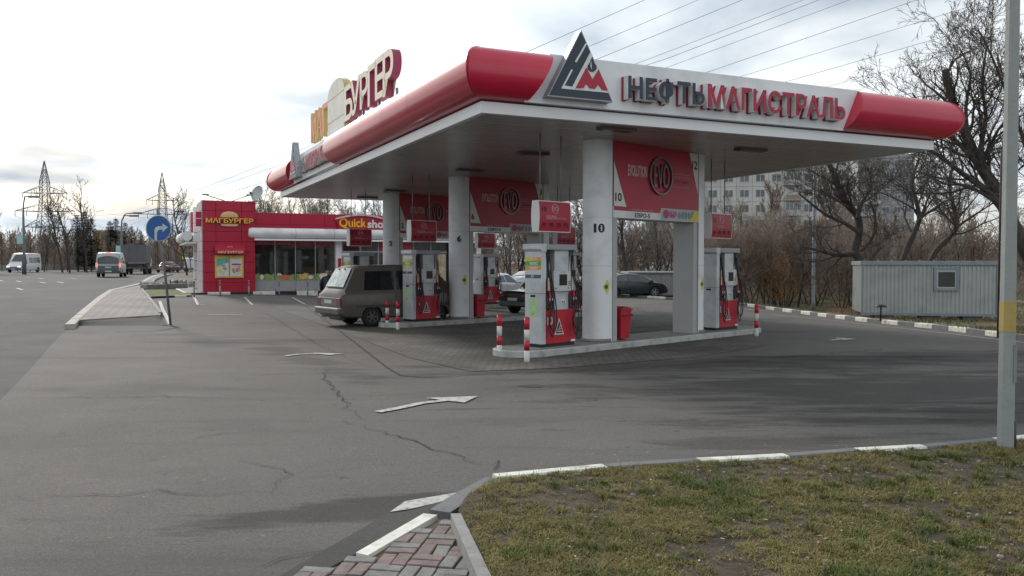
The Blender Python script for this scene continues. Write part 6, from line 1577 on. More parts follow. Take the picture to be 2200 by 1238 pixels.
# ---------------------------------------------------------------- grey site cabin, ribbed container
def cabin():
    a, b = G(1851, 681, VH), G(2146, 696, VH); ya = a.y+.6; 
    a = Vector((PY(1851, 600, ya).x, ya, 0)); yb = ya-1.2; b = Vector((PY(2146, 600, yb).x, yb, 0))
    d = (b-a); L_ = d.length; g = gz((a.x+b.x)/2, ya)+.1
    t = thing('site_cabin', 'long grey ribbed metal site cabin with one small window', 'cabin', (a.x, a.y, g), math.atan2(d.y, d.x))
    zt = PY(1853, 560, ya).z-g; zb = .25
    m = mat('cabin_grey', (.38, .40, .39), .55, .15, var=.06, scale=1, dirt=((.20, .22, .22), 1.5, .5)); tr = mat('cabin_trim', (.22, .26, .29), .5, .2)
    mb = MB(); W_ = 2.5
    mb.box(.03, L_-.03, .03, W_, zb, zt-.1, m); n = int(L_/.145)
    for k in range(n):
        x = .05+k*(L_-.1)/n; mb.prism([(x, .03), (x+.02, -.0), (x+.075, -.0), (x+.095, .03)], zb+.02, zt-.18, m)
    for k in range(16): y = .05+k*.15; mb.prism([(.03, y), (-.0, y+.02), (-.0, y+.08), (.03, y+.1)], zb+.02, zt-.18, m)
    mb.build('ribbed_walls', t)
    mb = MB(); mb.box(-.04, L_+.04, -.05, W_+.05, zt-.18, zt-.02, tr, bev=.01); mb.box(-.01, .07, -.02, .05, zb, zt-.18, tr); mb.box(L_-.07, L_+.01, -.02, .05, zb, zt-.18, tr); mb.box(0, L_, -.02, .04, zb-.08, zb+.02, tr)
    for k in range(int(L_/.5)): mb.box(.1+k*.5, .3+k*.5, .0, .3, zt-.02, zt+.012+.01*(k % 3), mat('roof_rust', (.16, .11, .09), .8))
    mb.build('roof_edge', t)
    wx0 = (PY(2012, 600, ya-.7).x-a.x); wx1 = (PY(2062, 600, ya-.7).x-a.x); wz1 = PY(2030, 574, ya-.7).z-g; wz0 = PY(2030, 625, ya-.7).z-g
    mb = MB(); f = .10
    for x0, x1, z0, z1 in ((wx0, wx1, wz1-f, wz1), (wx0, wx1, wz0, wz0+f), (wx0, wx0+f, wz0+f, wz1-f), (wx1-f, wx1, wz0+f, wz1-f)): mb.box(x0, x1, -.05, .02, z0, z1, tr)
    w = mb.build('window', t)
    mb = MB(); mb.box(wx0+f, wx1-f, -.02, -.005, wz0+f, wz1-f, mat('cabin_frame', (.42, .45, .44), .5)); mb.box(wx0+f+.06, wx1-f-.05, -.03, -.021, wz0+f+.05, wz1-f-.09, mat('cabin_pane', (.03, .04, .042), .35, var=.3)); mb.build('pane', w)
    for x in (.5, L_*.45, L_-1.2): MB().box(x, x+.7, .1, .8, -.1, zb-.08, kerb_grey).build('foot_block', t)
cabin()
def container():
    Y = G(1400, 637, .1).y+1.6; a = PY(1352, 640, Y); g = gz(a.x, Y)+.05; L_ = 6.0; zt = PY(1360, 583, Y).z-g
    t = thing('ribbed_container', 'pale ribbed metal container behind the dark hatchback', 'container', (a.x, Y, g), R(4))
    m = mat('container_pale', (.30, .31, .30), .6, .1, var=.08); mb = MB(); mb.box(0, L_, .03, 2.4, 0, zt-.12, m)
    for k in range(40): x = k*.15; mb.prism([(x, .03), (x+.03, 0), (x+.08, 0), (x+.11, .03)], .02, zt-.15, m)
    mb.build('ribbed_walls', t); mb = MB(); mb.tube([(0, .0, zt-.08), (L_, 0, zt-.08)], .09, m, 10); mb.box(-.05, L_+.05, .0, 2.45, zt-.14, zt-.02, m); mb.build('roof_edge', t)
container()

# ---------------------------------------------------------------- apartment blocks
def block(label, u0, u1, Y, ang, Ht, dep, floors, bays, wallm, z_lo=2, seed=1, balc=(3,)):
    P = PY(u0, 567, Y); L0 = (PY(u1, 567, Y).x-P.x)/math.cos(ang)
    t = thing('apartment_block', label, 'building', (P.x, Y, -.6), ang); fh = Ht/floors
    wall = MB(); wall.box(0, L0, .3, dep, 0, Ht, wallm)
    r = random.Random(seed); bw = L0/bays
    # precast panels
    for f in range(floors):
        for b in range(bays):
            wall.box(b*bw+.03, (b+1)*bw-.03, .18, .3, f*fh+.03, (f+1)*fh-.03, wallm)
    wall.build('wall', t)
    MB().box(-.2, L0+.2, 0, dep+.2, Ht, Ht+.8, wallm).build('roof_parapet', t)
    fr = mat('window_white', (.55, .57, .58), .5); gl = mat('block_glass', (.06, .07, .08), .1, spec=.8, var=.5, scale=.3); bal = mat('balcony_white', (.38, .38, .37), .7, var=.1, scale=.6)
    cnt = 0
    for f in range(floors-1, z_lo-1, -1):
        for b in range(bays):
            x = b*bw; z = f*fh
            if b % 6 in balc:
                m = MB(); m.box(x+.1, x+bw*1.0-.1, -1.0, .18, z+.1, z+.25, bal); m.box(x+.1, x+bw-.1, -1.0, -.92, z+.25, z+1.15, bal if r.random() < .7 else mat('balcony_brown', (.26, .2, .15)))
                if r.random() < .7:
                    m.box(x+.1, x+bw-.1, -.99, -.95, z+1.15, z+2.35, gl)
                    for k in range(5): m.box(x+.1+(bw-.2)*k/4-.03, x+.1+(bw-.2)*k/4+.03, -1.02, -.94, z+1.15, z+2.35, fr)
                m.build('balcony', t)
            else:
                w = bw*.58; x0 = x+(bw-w)/2; m = MB(); m.box(x0, x0+w, .13, .179, z+.85, z+2.3, fr)
                for k in range(2): m.box(x0+.07+k*(w/2-.02), x0+w/2-.04+k*(w/2-.02), .11, .129, z+.93, z+2.22, gl)
                m.build('window', t)
            cnt += 1
    return t
wl = mat('block_panel', (.50, .50, .48), .8, var=.08, scale=.25, dirt=((.30, .29, .27), .3, .5))
block('long pale panel apartment block with balconies seen behind bare trees', 1380, 1800, 160, R(-8), 25.5, 12, 9, 13, wl, 3, 2, (3,))
block('apartment tower with stacked balconies at the right behind the trees', 1842, 1950, 200, R(-14), 27.5, 14, 10, 5, mat('tower_panel', (.30, .31, .33), .8, var=.08, scale=.25), 3, 5, (0, 1))
block('distant beige apartment block above the trees on the left', 200, 243, 380, R(5), 17, 14, 6, 5, mat('beige_block', (.34, .27, .23), .8, var=.1), 4, 9, (2,))
# ---------------------------------------------------------------- trees
bark = mat('bark_dark', (.060, .050, .043), .95, var=.3, scale=4, bump=.6, bscale=12)
twig_dark = mat('twig_dark', (.095, .080, .070), .95, var=.2)
twig_brown = mat('twig_brown', (.25, .19, .155), .95, var=.3, scale=.35, col2=(.33, .25, .20))
twig_grey = mat('twig_grey', (.29, .24, .205), .95, var=.3, scale=.3)
twig_ochre = mat('twig_ochre', (.30, .20, .11), .95, var=.35, scale=.4)
leaf_ochre = mat('leaf_ochre', (.36, .20, .07), .9, var=.3, scale=1.)
class Br:
    def __init__(s): s.v = []; s.f = []
    def limb(s, pts, rs, k):
        t0 = (pts[1]-pts[0]).normalized(); a = t0.orthogonal().normalized(); o = len(s.v); n = len(pts)
        for i, p in enumerate(pts):
            t = (pts[min(i+1, n-1)]-pts[max(i-1, 0)]).normalized(); a = (a-t*a.dot(t)).normalized(); b = t.cross(a)
            for j in range(k):
                th = 6.2832*j/k; q = p+(a*math.cos(th)+b*math.sin(th))*rs[i]; s.v.append((q.x, q.y, q.z))
        for i in range(n-1):
            for j in range(k):
                q = (j+1) % k; s.f.append((o+i*k+j, o+i*k+q, o+(i+1)*k+q, o+(i+1)*k+j))
    def mesh(s, name, m):
        me = bpy.data.meshes.new(name); me.from_pydata(s.v, [], s.f); me.materials.append(m); me.polygons.foreach_set('use_smooth', [True]*len(s.f)); return me
def grow(r, big, small, start, dirv, length, rad, lvl, maxl, kids, up=.15, wob=.22, minr=.006, spread=(.5, 1.0), ratio=.62, trunk_levels=2, f0=.25):
    n = max(3, int(5-lvl)+2) if lvl < 3 else (3 if lvl < maxl else 2)
    pts = [start.copy()]; rs = [rad]; d = dirv.normalized(); seg = length/n
    for i in range(n):
        d = (d+Vector((r.gauss(0, wob), r.gauss(0, wob), r.gauss(0, wob*.6)))*(.6 if lvl == 0 else 1)+Vector((0, 0, up))).normalized()
        pts.append(pts[-1]+d*seg); rs.append(max(minr, rad*(1-(i+1)/n*(.72 if lvl else .6))))
    (big if lvl < trunk_levels else small).limb(pts, rs, (9, 7, 5, 4, 3, 3)[min(lvl, 5)])
    if lvl >= maxl: return
    nk = kids[lvl]
    for c in range(nk):
        t = f0+(1-f0)*(c+r.random()*.8)/nk if lvl == 0 else .15+.85*(c+r.random())/nk
        t = min(t, .999); i = int(t*n); p = pts[i].lerp(pts[i+1], t*n-i); rr = rs[i]+(rs[i+1]-rs[i])*(t*n-i)
        pd = (pts[i+1]-pts[i]).normalized(); ax = pd.orthogonal().normalized(); ax.rotate(Matrix.Rotation(r.uniform(0, 6.283)+c*2.4, 3, pd))
        ang = r.uniform(*spread); nd = pd*math.cos(ang)+ax*math.sin(ang)
        ln = length*ratio*(1-.45*t)*r.uniform(.75, 1.2)
        grow(r, big, small, p, nd, ln, max(minr, min(rr*.68, rad*.52*(1-.4*t))), lvl+1, maxl, kids, up, wob, minr, spread, ratio, trunk_levels, f0)
def tree_proto(seed, H, rad, kids, maxl, mtw, spread=(.5, 1.), up=.12, wob=.2, minr=.010, ratio=.6, lean=(0, 0), f0=.25, mb_=None, stems=1, stem_spread=.4):
    r = random.Random(seed); big, small = Br(), Br()
    for s_ in range(stems):
        a = r.uniform(0, 6.28); off = Vector((math.cos(a), math.sin(a), 0))*(.25*(stems > 1))
        d = Vector((lean[0]+(math.cos(a)*r.uniform(.1, stem_spread) if stems > 1 else 0), lean[1]+(math.sin(a)*r.uniform(.1, stem_spread) if stems > 1 else 0), 1))
        grow(r, big, small, off-Vector((0, 0, .3)), d, H*r.uniform(.85, 1.), rad, 0, maxl, kids, up, wob, minr, spread, ratio, 2, f0)
    return big.mesh('trunk', mb_ or bark), small.mesh('crown', mtw)
def put_tree(protos, name, label, x, y, rz, sc, group=None, cat='tree', sz=None, dz=0.):
    t = thing(name, label, cat, (x, y, gz(x, y)+dz), rz, group); t.scale = (sc, sc, sz or sc)
    for me, nm in zip(protos, ('trunk', 'crown')):
        o = bpy.data.objects.new(nm, me); COL.objects.link(o); o.parent = t
    return t
T_spread = [tree_proto(s, 9, .17, [8, 7, 5, 4], 4, twig_dark, (.45, .95), .07, .2, .010, .62) for s in (1, 2)]
T_tall = [tree_proto(s, 13, .16, [14, 7, 5, 3], 4, twig_dark, (.5, .95), .09, .13, .013, .46) for s in (3, 4)]
T_thick = [tree_proto(s, 6.2, .06, [10, 7, 6], 3, twig_brown, (.4, 1.05), .10, .22, .010, .55, mb_=twig_dark, stems=5, stem_spread=.5) for s in (5, 6, 7)]
T_grey = [tree_proto(s, 9, .10, [13, 8, 6], 3, twig_grey, (.4, .95), .10, .18, .012, .45, stems=3, stem_spread=.3) for s in (8, 9)]
T_far = [tree_proto(s, 12, .14, [16, 9, 6], 3, m, (.35, .8), .12, .12, .035, .42) for s, m in ((10, twig_brown), (11, twig_grey), (12, twig_ochre))]
rt = random.Random(21)
def at(u, y): return PY(u, 600, y).x
# big leaning trees near the cabin (each its own growth)
def special(seed, label, u, vb, y, path, kids, rad, minr=.009, maxl=4, mt=twig_dark):
    """path: list of pixel nodes of the main trunk at distance y"""
    r = random.Random(seed); big, small = Br(), Br(); base = PY(path[0][0], path[0][1], y); o0 = Vector((base.x, y, gz(base.x, y)+.05))
    P = [PY(a, b, y+i*.12)-o0 for i, (a, b) in enumerate(path)]; P[0].z = -.3
    n = len(P); rs = [rad*(1-.62*i/(n-1)) for i in range(n)]
    # densify
    pts = []; rr = []
    for i in range(n-1):
        for k in range(3):
            t = k/3; p0, p1, p2, p3 = P[max(i-1, 0)], P[i], P[i+1], P[min(i+2, n-1)]
            pts.append(.5*((2*p1)+(-p0+p2)*t+(2*p0-5*p1+4*p2-p3)*t*t+(-p0+3*p1-3*p2+p3)*t**3)); rr.append(rs[i]+(rs[i+1]-rs[i])*t)
    pts.append(P[-1]); rr.append(rs[-1]); big.limb(pts, rr, 10)
    t = thing('bare_tree', label, 'tree', o0, 0)
    return t, big, small, pts, rr, r
def finish(t, big, small, mt=twig_dark):
    for b, nm, m in ((big, 'trunk', bark), (small, 'crown', mt)):
        o = bpy.data.objects.new(nm, b.mesh(nm, m)); COL.objects.link(o); o.parent = t
def sprout(r, big, small, pts, rr, t0, t1, cnt, length, lmax=3, kids=(6, 5, 4), up=.08, wob=.2, minr=.0065, sp=(.45, 1.0)):
    for c in range(cnt):
        t = t0+(t1-t0)*(c+r.random())/cnt; i = min(int(t*(len(pts)-1)), len(pts)-2); p = pts[i]; pd = (pts[i+1]-pts[i]).normalized()
        ax = pd.orthogonal().normalized(); ax.rotate(Matrix.Rotation(r.uniform(0, 6.28), 3, pd)); a = r.uniform(*sp); nd = pd*math.cos(a)+ax*math.sin(a)
        grow(r, big, small, p, nd, length*r.uniform(.7, 1.2), rr[i]*.42, 1, 1+lmax, (0,)+tuple(kids), up, wob, minr, sp, .6, 2)
def limb_px(big, t, y, path, r0, r1):
    o0 = t.location; P = [PY(a, b, y+.15*i)-o0 for i, (a, b) in enumerate(path)]; n = len(P); pts = []; rr = []
    for i in range(n-1):
        for k in range(3):
            s_ = k/3; p0, p1, p2, p3 = P[max(i-1, 0)], P[i], P[i+1], P[min(i+2, n-1)]
            pts.append(.5*((2*p1)+(-p0+p2)*s_+(2*p0-5*p1+4*p2-p3)*s_*s_+(-p0+3*p1-3*p2+p3)*s_**3)); rr.append(r0+(r1-r0)*(i+s_)/(n-1))
    pts.append(P[-1]); rr.append(r1); big.limb(pts, rr, 8); return pts, rr
# tree with the horizontal limb, left of the cabin
Y1 = 37.5
t, big, small, pts, rr, r = special(31, 'dark gnarled bare tree with a horizontal limb left of the cabin', 1850, 660, Y1, [(1856, 668), (1852, 600), (1846, 560), (1836, 540), (1845, 500), (1842, 465), (1820, 440), (1800, 400), (1780, 350), (1750, 300)], None, .24)
for path, a, b, cnt in (([(1836, 545), (1800, 548), (1765, 540), (1725, 530)], .13, .04, 8), ([(1846, 500), (1815, 480), (1780, 465), (1745, 440), (1715, 415)], .10, .03, 8), ([(1842, 470), (1850, 440), (1862, 420), (1872, 400), (1865, 360)], .09, .03, 8), ([(1850, 540), (1875, 510), (1880, 465), (1868, 430)], .07, .02, 7), ([(1850, 600), (1870, 560), (1895, 530)], .06, .02, 5), ([(1822, 445), (1790, 425), (1760, 408)], .06, .02, 6)):
    q, w = limb_px(big, t, Y1, path, a, b); sprout(r, big, small, q, w, .15, 1, cnt, 1.9)
sprout(r, big, small, pts, rr, .5, 1., 10, 2.4); finish(t, big, small)
# two leaning trunks above the cabin roof
for k, (seed, path, lb) in enumerate(((32, [(1925, 640), (1940, 560), (1962, 505), (1975, 470), (1968, 430), (1960, 390), (1975, 340)], 'bare tree with a slim trunk rising behind the cabin roof'), (33, [(1980, 640), (2000, 560), (2035, 515), (2055, 488), (2050, 450), (2040, 400), (2050, 340)], 'bare tree leaning right behind the middle of the cabin'))):
    y = 42+k*1.5; t, big, small, pts, rr, r = special(seed, lb, 0, 0, y, path, None, .17); sprout(r, big, small, pts, rr, .35, 1., 15, 3.0)
    q, w = limb_px(big, t, y, [path[3], (path[3][0]+45, path[3][1]-30), (path[3][0]+85, path[3][1]-55)], .08, .02); sprout(r, big, small, q, w, .1, 1, 7, 2.0); finish(t, big, small)
# huge tree at the right edge leaning left over the cabin
Y3 = 33
t, big, small, pts, rr, r = special(34, 'huge old bare tree leaning left from beyond the right edge', 0, 0, Y3, [(2290, 700), (2270, 620), (2215, 560), (2170, 470), (2135, 400), (2105, 355), (2080, 300), (2050, 230), (2030, 150)], None, .34)
for path, a, b, cnt in (([(2170, 470), (2120, 410), (2070, 375), (2010, 330), (1960, 310)], .17, .04, 12), ([(2135, 400), (2090, 340), (2050, 300), (2000, 260), (1960, 200)], .15, .03, 12), ([(2105, 355), (2110, 300), (2118, 250), (2110, 180), (2120, 100)], .12, .03, 12), ([(2215, 560), (2240, 470), (2250, 380), (2230, 280), (2200, 180)], .2, .04, 12), ([(2080, 300), (2075, 230), (2085, 160), (2060, 100)], .09, .02, 8), ([(2250, 380), (2200, 300), (2170, 220), (2130, 120), (2100, 60)], .1, .02, 12), ([(2150, 440), (2080, 400), (2030, 395), (1985, 370)], .08, .02, 9)):
    q, w = limb_px(big, t, Y3, path, a, b); sprout(r, big, small, q, w, .12, 1, cnt, 2.5, kids=(6, 5, 4), minr=.0065)
sprout(r, big, small, pts, rr, .4, 1., 12, 2.6); finish(t, big, small)
# dark multi-stem tree behind the cars
for (u, y, sc, lb) in ((1345, 66, .9, 'dark bare tree with several stems behind the container'), (1300, 74, .9, 'dark bare tree showing just right of column ten'), ):
    put_tree(T_spread[1 if u > 1320 else 0], 'bare_tree', lb, at(u, y), y, u, sc)
put_tree(T_spread[0], 'young_tree', 'small leaning bare tree on the grass behind the steel mast', at(1715, 44), 44, .6, .38)
# thicket behind the canopy and to the right
def thicket():
    k = 0
    for row, (y0, us, sc) in enumerate(((46, range(1560, 1860, 34), .62), (55, range(1050, 1990, 52), .70), (66, range(1010, 2250, 52), .88), (80, range(980, 2330, 60), 1.0))):
        for u in us:
            if row == 1 and u < 1500: continue
            y = (y0 if u > 1500 or row > 2 else 74)+rt.uniform(-3, 3); uu = u+rt.uniform(-18, 18)
            s_ = sc*rt.uniform(.8, 1.1)
            if row == 0: put_tree(T_thick[k % 3], 'bare_shrub', 'bare brown many stemmed shrub at the front of the thicket', at(uu, y), y, rt.uniform(0, 6), s_, 'shrubs of the front thicket row', 'shrub')
            elif k % 3: put_tree(T_thick[k % 3], 'bare_shrub', 'tall brown bare shrub inside the thicket behind the station', at(uu, y), y, rt.uniform(0, 6), s_, 'brown shrubs inside the thicket', 'shrub')
            else: put_tree(T_grey[k % 2], 'thicket_tree', 'grey brown slender bare tree inside the thicket', at(uu, y), y, rt.uniform(0, 6), s_*.85, 'slender trees inside the thicket')
            k += 1
thicket()
for i, u in enumerate((1760, 1880, 1990, 2090)): put_tree(T_far[2], 'ochre_tree', 'tree with ochre twigs beyond the cabin', at(u, 95), 95, i*1.3, .62, 'ochre trees beyond the cabin')
for i, (u, y, sc) in enumerate(((1660, 110, 1.1), (1770, 120, 1.35), (1820, 115, 1.2))): put_tree(T_far[0], 'tall_tree', 'tall brown bare tree standing before the apartment blocks', at(u, y), y, i*2.1, sc, 'tall bare trees before the apartment blocks')
# trees above the shop roof
for i, u in enumerate(range(545, 1000, 24)): y = rt.uniform(74, 92); put_tree(T_grey[i % 2], 'roofline_tree', 'bare tree top showing above the shop roof', at(u+rt.uniform(-8, 8), y), y, rt.uniform(0, 6), rt.uniform(.72, .92), 'bare trees behind the shop roof')
# leaf-holding ochre bush
def ochre_bush():
    p = G(1640, 652, .1); t = thing('ochre_bush', 'bush still holding dry ochre leaves at the thicket edge', 'bush', (p.x-.1, p.y-3.2, gz(p.x, p.y)+.08)); r = random.Random(5); big, small = Br(), Br()
    for s_ in range(14): a = r.uniform(0, 6.28); grow(r, big, small, Vector((math.cos(a)*.5, math.sin(a)*.4, 0)), Vector((math.cos(a)*.3, math.sin(a)*.3, 1)), r.uniform(1.6, 2.9), .025, 1, 3, (0, 6, 4), .12, .15, .007, (.3, .7), .5)
    finish(t, big, small, twig_ochre)
    mb = MB(); vs = []; fs = []
    for k in range(2600):
        z = r.uniform(.3, 2.9); w = .95*math.sin(min(1, z/2.9)*math.pi*.8+.35); a = r.uniform(0, 6.28); q = w*r.random()**.5
        c = Vector((q*math.cos(a), q*math.sin(a), z)); u = Vector((r.gauss(0, 1), r.gauss(0, 1), r.gauss(0, 1))).normalized()*.045; v = u.orthogonal().normalized()*.028
        o = len(vs); vs += [c-u, c+v, c+u, c-v]; fs.append((o, o+1, o+2, o+3))
    mb.add(vs, fs, leaf_ochre); mb.build('leaves', t, fix=False)
ochre_bush()
# left of the road: three tall bare trees, conifers, wood
for u, y, k, sc, rz, lb in ((135, 112, 0, .84, 1, 'tall bare tree with many stems before the left pylon'), (150, 106, 1, .74, 2, 'tall slender bare tree right of the left pylon'), (186, 108, 1, .88, 3, 'tallest bare tree between the minibus and the green van'), (95, 118, 0, .55, 4, 'lower bare tree at the foot of the left pylon'), (402, 84, 0, .66, 2, 'bare tree with crooked limbs just left of the shop')):
    put_tree(T_tall[k], 'roadside_tree', lb, at(u, y), y, rz, sc)
put_tree(T_far[1], 'roadside_tree', 'pale bare tree cut off by the left picture edge', at(-18, 100), 100, 1, 1.15)
def conifer(seed):
    r = random.Random(seed); trunk = Br(); trunk.limb([Vector((0, 0, -.2)), Vector((0, 0, 4)), Vector((0, 0, 9))], [.14, .09, .02], 7); v = []; f = []
    for k in range(34):
        z = 1.0+7.8*k/34; L_ = 2.3*(1-k/36)**.9+.1
        for j in range(11):
            a = r.uniform(0, 6.28); d = Vector((math.cos(a), math.sin(a), -.18)); n = Vector((-d.y, d.x, 0)); l = L_*r.uniform(.7, 1.1)
            for s_ in range(7):
                t = (s_+.5)/7; c = Vector((0, 0, z))+d*l*t+Vector((0, 0, .15*t*t*l)); w = .28*(1-t*.5)
                u = n*w*r.uniform(.6, 1.2)+Vector((0, 0, r.uniform(-.12, .05))); q = d*.2
                o = len(v); v += [tuple(c-u), tuple(c+q), tuple(c+u), tuple(c-q*.3)]; f.append((o, o+1, o+2, o+3))
    me = bpy.data.meshes.new('crown'); me.from_pydata(v, [], f); me.materials.append(mat('spruce', (.030, .042, .032), .9, var=.4, scale=1)); return trunk.mesh('trunk', bark), me
CON = [conifer(1), conifer(2)]
for i, (u, y, sc, lb) in enumerate(((168, 122, .95, 'dark spruce behind the tallest bare tree'), (182, 128, 1.05, 'broad dark spruce behind the bare trunks'), (197, 124, .9, 'dark spruce right of the tallest bare tree'), (238, 140, .95, 'small spruce left of the double street lamp'), (250, 140, 1.0, 'pointed spruce touching the double street lamp'), (270, 136, .9, 'spruce above the front of the lorry'), (284, 134, .82, 'spruce over the middle of the lorry'), (303, 138, .75, 'low spruce over the back of the lorry'))):
    put_tree(CON[i % 2], 'spruce', lb, at(u, y), y, i, sc, None)
i = 0
for row, (y0, us, sc) in enumerate(((125, range(-30, 420, 34), .50), (150, range(-30, 430, 30), .62), (175, range(-20, 440, 26), .72))):
    for u in us:
        y = y0+rt.uniform(-6, 6); k = (0, 1, 2, 0, 0)[i % 5]
        put_tree(T_far[k], 'wood_tree', ('russet brown bare tree in the wood across the road', 'grey brown bare tree in the wood across the road', 'ochre toned bare tree in the wood across the road')[k], at(u+rt.uniform(-8, 8), y), y, rt.uniform(0, 6), sc*rt.uniform(.75, 1.05), ('russet trees across the road', 'grey trees across the road', 'ochre trees across the road')[k]); i += 1
# far wood as one mass on the horizon and undergrowth filling the thicket foot
def mass(name, label, spots, m, seed, n, hz, tri):
    r = random.Random(seed); v = []; f = []
    for (x, y, w) in spots:
        for k in range(n):
            a = r.uniform(0, 6.28); q = w*r.random()**.5; h = hz*r.uniform(.1, 1)*(1-.35*(q/w)**2)
            c = Vector((x+q*math.cos(a), y+q*math.sin(a), gz(x, y)+h*r.random()**.6)); d = Vector((r.gauss(0, 1.), r.gauss(0, 1.), r.gauss(.6, .6))).normalized()*tri*r.uniform(.5, 1.4); s_ = d.orthogonal().normalized(); s_.rotate(Matrix.Rotation(r.uniform(0, 6.28), 3, d)); s_ *= tri*.013
            o = len(v); v += [tuple(c-s_), tuple(c+s_), tuple(c+d)]; f.append((o, o+1, o+2))
    me = bpy.data.meshes.new(name); me.from_pydata(v, [], f); me.materials.append(m); o = bpy.data.objects.new(name, me); COL.objects.link(o); tag(o, label, None, None, 'stuff')
mass('undergrowth', 'tangled brown undergrowth filling the thicket', [(at(u, y), y, 3.2) for y in (50, 58, 70, 84) for u in range(1000 if y > 52 else 1600, 2280, int(2600/y*1.6)) if not (y < 75 and u < 1500) and not (y < 52 and u > 1840)], twig_brown, 3, 700, 2.4, .9)
mass('distant_wood', 'brown wood across the main road', [(at(u, y), y, 9) for y in (165, 200, 240) for u in range(-60, 480, 34)], twig_brown, 4, 1200, 8.5, 2.2)
mass('horizon_wood', 'low grey brown wood along the horizon', [(at(u, 260), 260, 16) for u in range(420, 2500, 75)], twig_grey, 5, 1100, 11, 4.0)
# ---------------------------------------------------------------- near lawn, leaves, litter
def lawn_blades():
    r = random.Random(12); g1 = mat('blade_green', (.085, .120, .020), .8, var=.3, scale=3); g2 = mat('blade_olive', (.155, .140, .040), .8, var=.3, scale=3); g3 = mat('blade_straw', (.25, .195, .07), .85, var=.25, scale=3)
    pl = turf_pts; V = []; Fc = []; Mi = []
    def inside(x, y):
        c = False
        for i in range(len(pl)):
            x1, y1 = pl[i]; x2, y2 = pl[i-1]
            if (y1 > y) != (y2 > y) and x < (x2-x1)*(y-y1)/(y2-y1)+x1: c = not c
        return c
    cnt = 0; tries = 0
    while cnt < 170000 and tries < 480000:
        tries += 1
        y = 4.65+5.1*r.random()**1.0; x = -.35+(y*.63+.4+.35)*r.random() if r.random() < .86 else y*.63+r.random()*2.2
        if not inside(x, y): continue
        d = noise.noise(Vector((x*1.1, y*1.3, 2)))+.55*noise.noise(Vector((x*3.4, y*4., 5)))
        fine = noise.noise(Vector((x*9, y*9, 4)))+.6*noise.noise(Vector((x*22, y*22, 6)))
        if r.random() > .56+1.1*d+1.0*fine-.10*max(0, x-1.6): continue
        gr = noise.noise(Vector((x*.9+7, y*1.1, 1)))+.5*noise.noise(Vector((x*4, y*4, 8)))
        tuft = noise.noise(Vector((x*2.2, y*2.2, 11))) > .22
        k = 0 if r.random() < .13+.9*gr+(.35 if tuft else 0) else (1 if r.random() < .42 else 2)
        h = r.uniform(.010, .030)*(1.0+.9*(r.random() < .12))*(1.6 if tuft and k == 0 else 1); flat = r.uniform(.5, 2.4) if k else r.uniform(.3, 1.2)
        a = r.uniform(0, 6.28); dx, dy = math.cos(a), math.sin(a); w = r.uniform(.0014, .0028)
        z = TH+.002; nx, ny = -dy*w, dx*w; f = flat*h
        o = len(V); V += [(x-nx, y-ny, z), (x+nx, y+ny, z), (x+dx*f*.4+nx*.8, y+dy*f*.4+ny*.8, z+h*.65), (x+dx*f*.4-nx*.8, y+dy*f*.4-ny*.8, z+h*.65), (x+dx*f, y+dy*f, z+h*(.95 if flat < 1.2 else .55))]
        Fc += [(o, o+1, o+2, o+3), (o+3, o+2, o+4)]; Mi += [k, k]; cnt += 1
    for t in range(150):
        y = 4.9+4.6*r.random(); x = .1+(y*.62)*r.random()
        if not inside(x, y): continue
        kk = 0 if r.random() < .65 else 1; hh = r.uniform(.03, .075)
        for b in range(70):
            a = r.uniform(0, 6.28); q = r.uniform(0, .09)*r.random()**.5; bx_, by_ = x+q*math.cos(a), y+q*math.sin(a)
            if not inside(bx_, by_): continue
            a2 = a+r.uniform(-.8, .8); dx, dy = math.cos(a2), math.sin(a2); w = r.uniform(.0014, .0026); h = hh*r.uniform(.5, 1.2); f = h*r.uniform(.3, 1.3); nx, ny = -dy*w, dx*w; z = TH
            o = len(V); V += [(bx_-nx, by_-ny, z), (bx_+nx, by_+ny, z), (bx_+dx*f*.4+nx*.8, by_+dy*f*.4+ny*.8, z+h*.7), (bx_+dx*f*.4-nx*.8, by_+dy*f*.4-ny*.8, z+h*.7), (bx_+dx*f, by_+dy*f, z+h*.9)]
            Fc += [(o, o+1, o+2, o+3), (o+3, o+2, o+4)]; k2 = kk if r.random() < .85 else 2; Mi += [k2, k2]
    me = bpy.data.meshes.new('grass'); me.from_pydata(V, [], Fc)
    for m in (g1, g2, g3): me.materials.append(m)
    me.polygons.foreach_set('material_index', Mi); o = bpy.data.objects.new('grass', me); COL.objects.link(o); tag(o, 'thin yellowing autumn grass on the near lawn', None, None, 'stuff'); print('blades', cnt, tries)
lawn_blades()
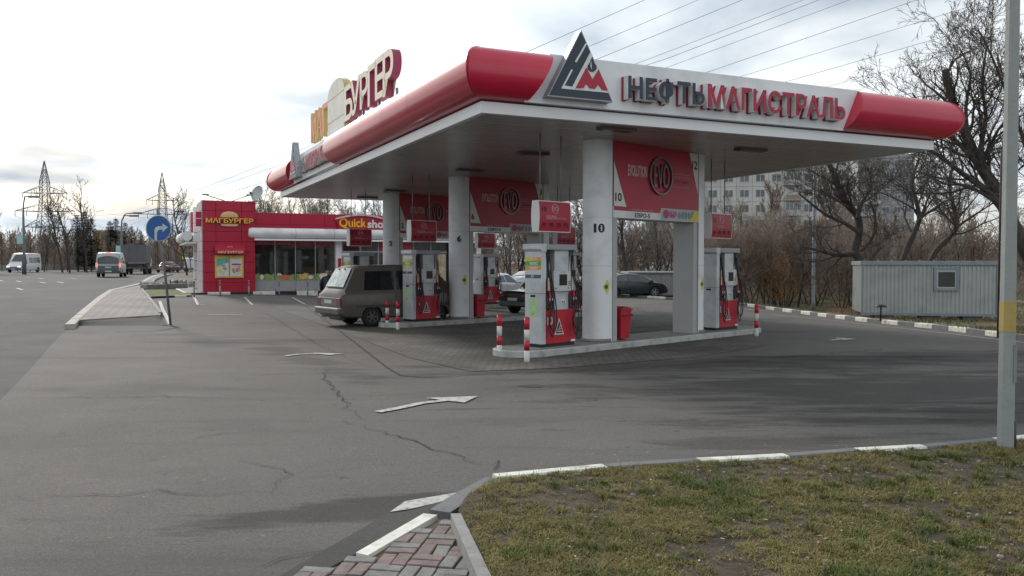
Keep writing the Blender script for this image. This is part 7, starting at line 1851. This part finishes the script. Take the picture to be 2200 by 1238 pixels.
def litter():
    r = random.Random(6); V = []; Fc = []; Mi = []; ms = [mat('leaf_tan', (.30, .22, .14), .9, var=.3), mat('leaf_brown', (.13, .08, .045), .9, var=.3), mat('leaf_pale', (.45, .41, .34), .9, var=.2)]
    def leaf(x, y, z, s_, k):
        a = r.uniform(0, 6.28); n = 6; o = len(V); c, sn = math.cos(a), math.sin(a)
        for j in range(n):
            t = j/n*6.283; px, py = s_*math.cos(t)*1.3, s_*.6*math.sin(t); V.append((x+px*c-py*sn, y+px*sn+py*c, z+.006+.012*abs(math.sin(t*1.5))*s_*30*.3))
        Fc.append(tuple(range(o, o+n))); Mi.append(k)
    for k in range(900): 
        y = r.uniform(5, 9.6); x = r.uniform(.1, y*.64)
        g = PZ(1062, 1029, TH)
        if x < .35 and y > 5.6 or y > 7.9+.16*x: continue
        leaf(x, y, TH+.012, r.uniform(.005, .015), r.choice((0, 0, 1, 1, 1, 2)))
    for k in range(220): y = r.uniform(5.5, 19); x = r.uniform(-y*.6, y*.5); leaf(x, y, gz(x, y)+.014, r.uniform(.006, .015), r.choice((0, 1, 1)))
    me = bpy.data.meshes.new('fallen_leaves'); me.from_pydata(V, [], Fc)
    for m in ms: me.materials.append(m)
    me.polygons.foreach_set('material_index', Mi); o = bpy.data.objects.new('fallen_leaves', me); COL.objects.link(o); tag(o, 'small dry leaves and litter scattered on lawn and asphalt', None, None, 'stuff')
litter()
def stones():
    r = random.Random(16); mb = MB(); m = mat('pebble', (.20, .18, .16), .9, var=.35, scale=8)
    for k in range(150):
        y = r.uniform(5, 9.2); x = r.uniform(.4, y*.62)
        if y > 7.6+.16*x: continue
        s_ = r.uniform(.008, .026); bm = bmesh.new(); bmesh.ops.create_icosphere(bm, subdivisions=1, radius=s_)
        M = Matrix.Translation((x, y, TH+.004)) @ Matrix.Rotation(r.uniform(0, 6), 4, 'Z')
        for v in bm.verts: v.co = Vector((v.co.x*1.4, v.co.y, v.co.z*.6))*(1+.25*r.uniform(-1, 1))
        bm.verts.index_update(); mb.add([v.co.copy() for v in bm.verts], [[v.index for v in f.verts] for f in bm.faces], m, False, M); bm.free()
    tag(mb.build('pebbles'), 'small stones and clods lying in the near lawn', None, None, 'stuff')
stones()
def verge_grass():
    r = random.Random(13); V = []; Fc = []
    for k in range(26000):
        u = r.uniform(1560, 2230); v = r.uniform(640, 735); p = G(u, v, VH)
        # keep behind the kerb line
        kv = 653+(u-1610)*.1145
        if v > kv+0: continue
        if noise.noise(Vector((p.x*.4, p.y*.4, 0))) < -.15: continue
        a = r.uniform(0, 6.28); h = r.uniform(.05, .16); w = .012; dx, dy = math.cos(a), math.sin(a); z = gz(p.x, p.y)+VH-.01
        o = len(V); V += [(p.x-dy*w, p.y+dx*w, z), (p.x+dy*w, p.y-dx*w, z), (p.x+dx*h*.6, p.y+dy*h*.6, z+h)]; Fc.append((o, o+1, o+2))
    me = bpy.data.meshes.new('verge_grass'); me.from_pydata(V, [], Fc); me.materials.append(mat('verge_blade', (.10, .12, .035), .9, var=.4, scale=.6, col2=(.22, .17, .08))); o = bpy.data.objects.new('verge_grass', me); COL.objects.link(o); tag(o, 'rough autumn grass along the verge by the cabin', None, None, 'stuff')
verge_grass()
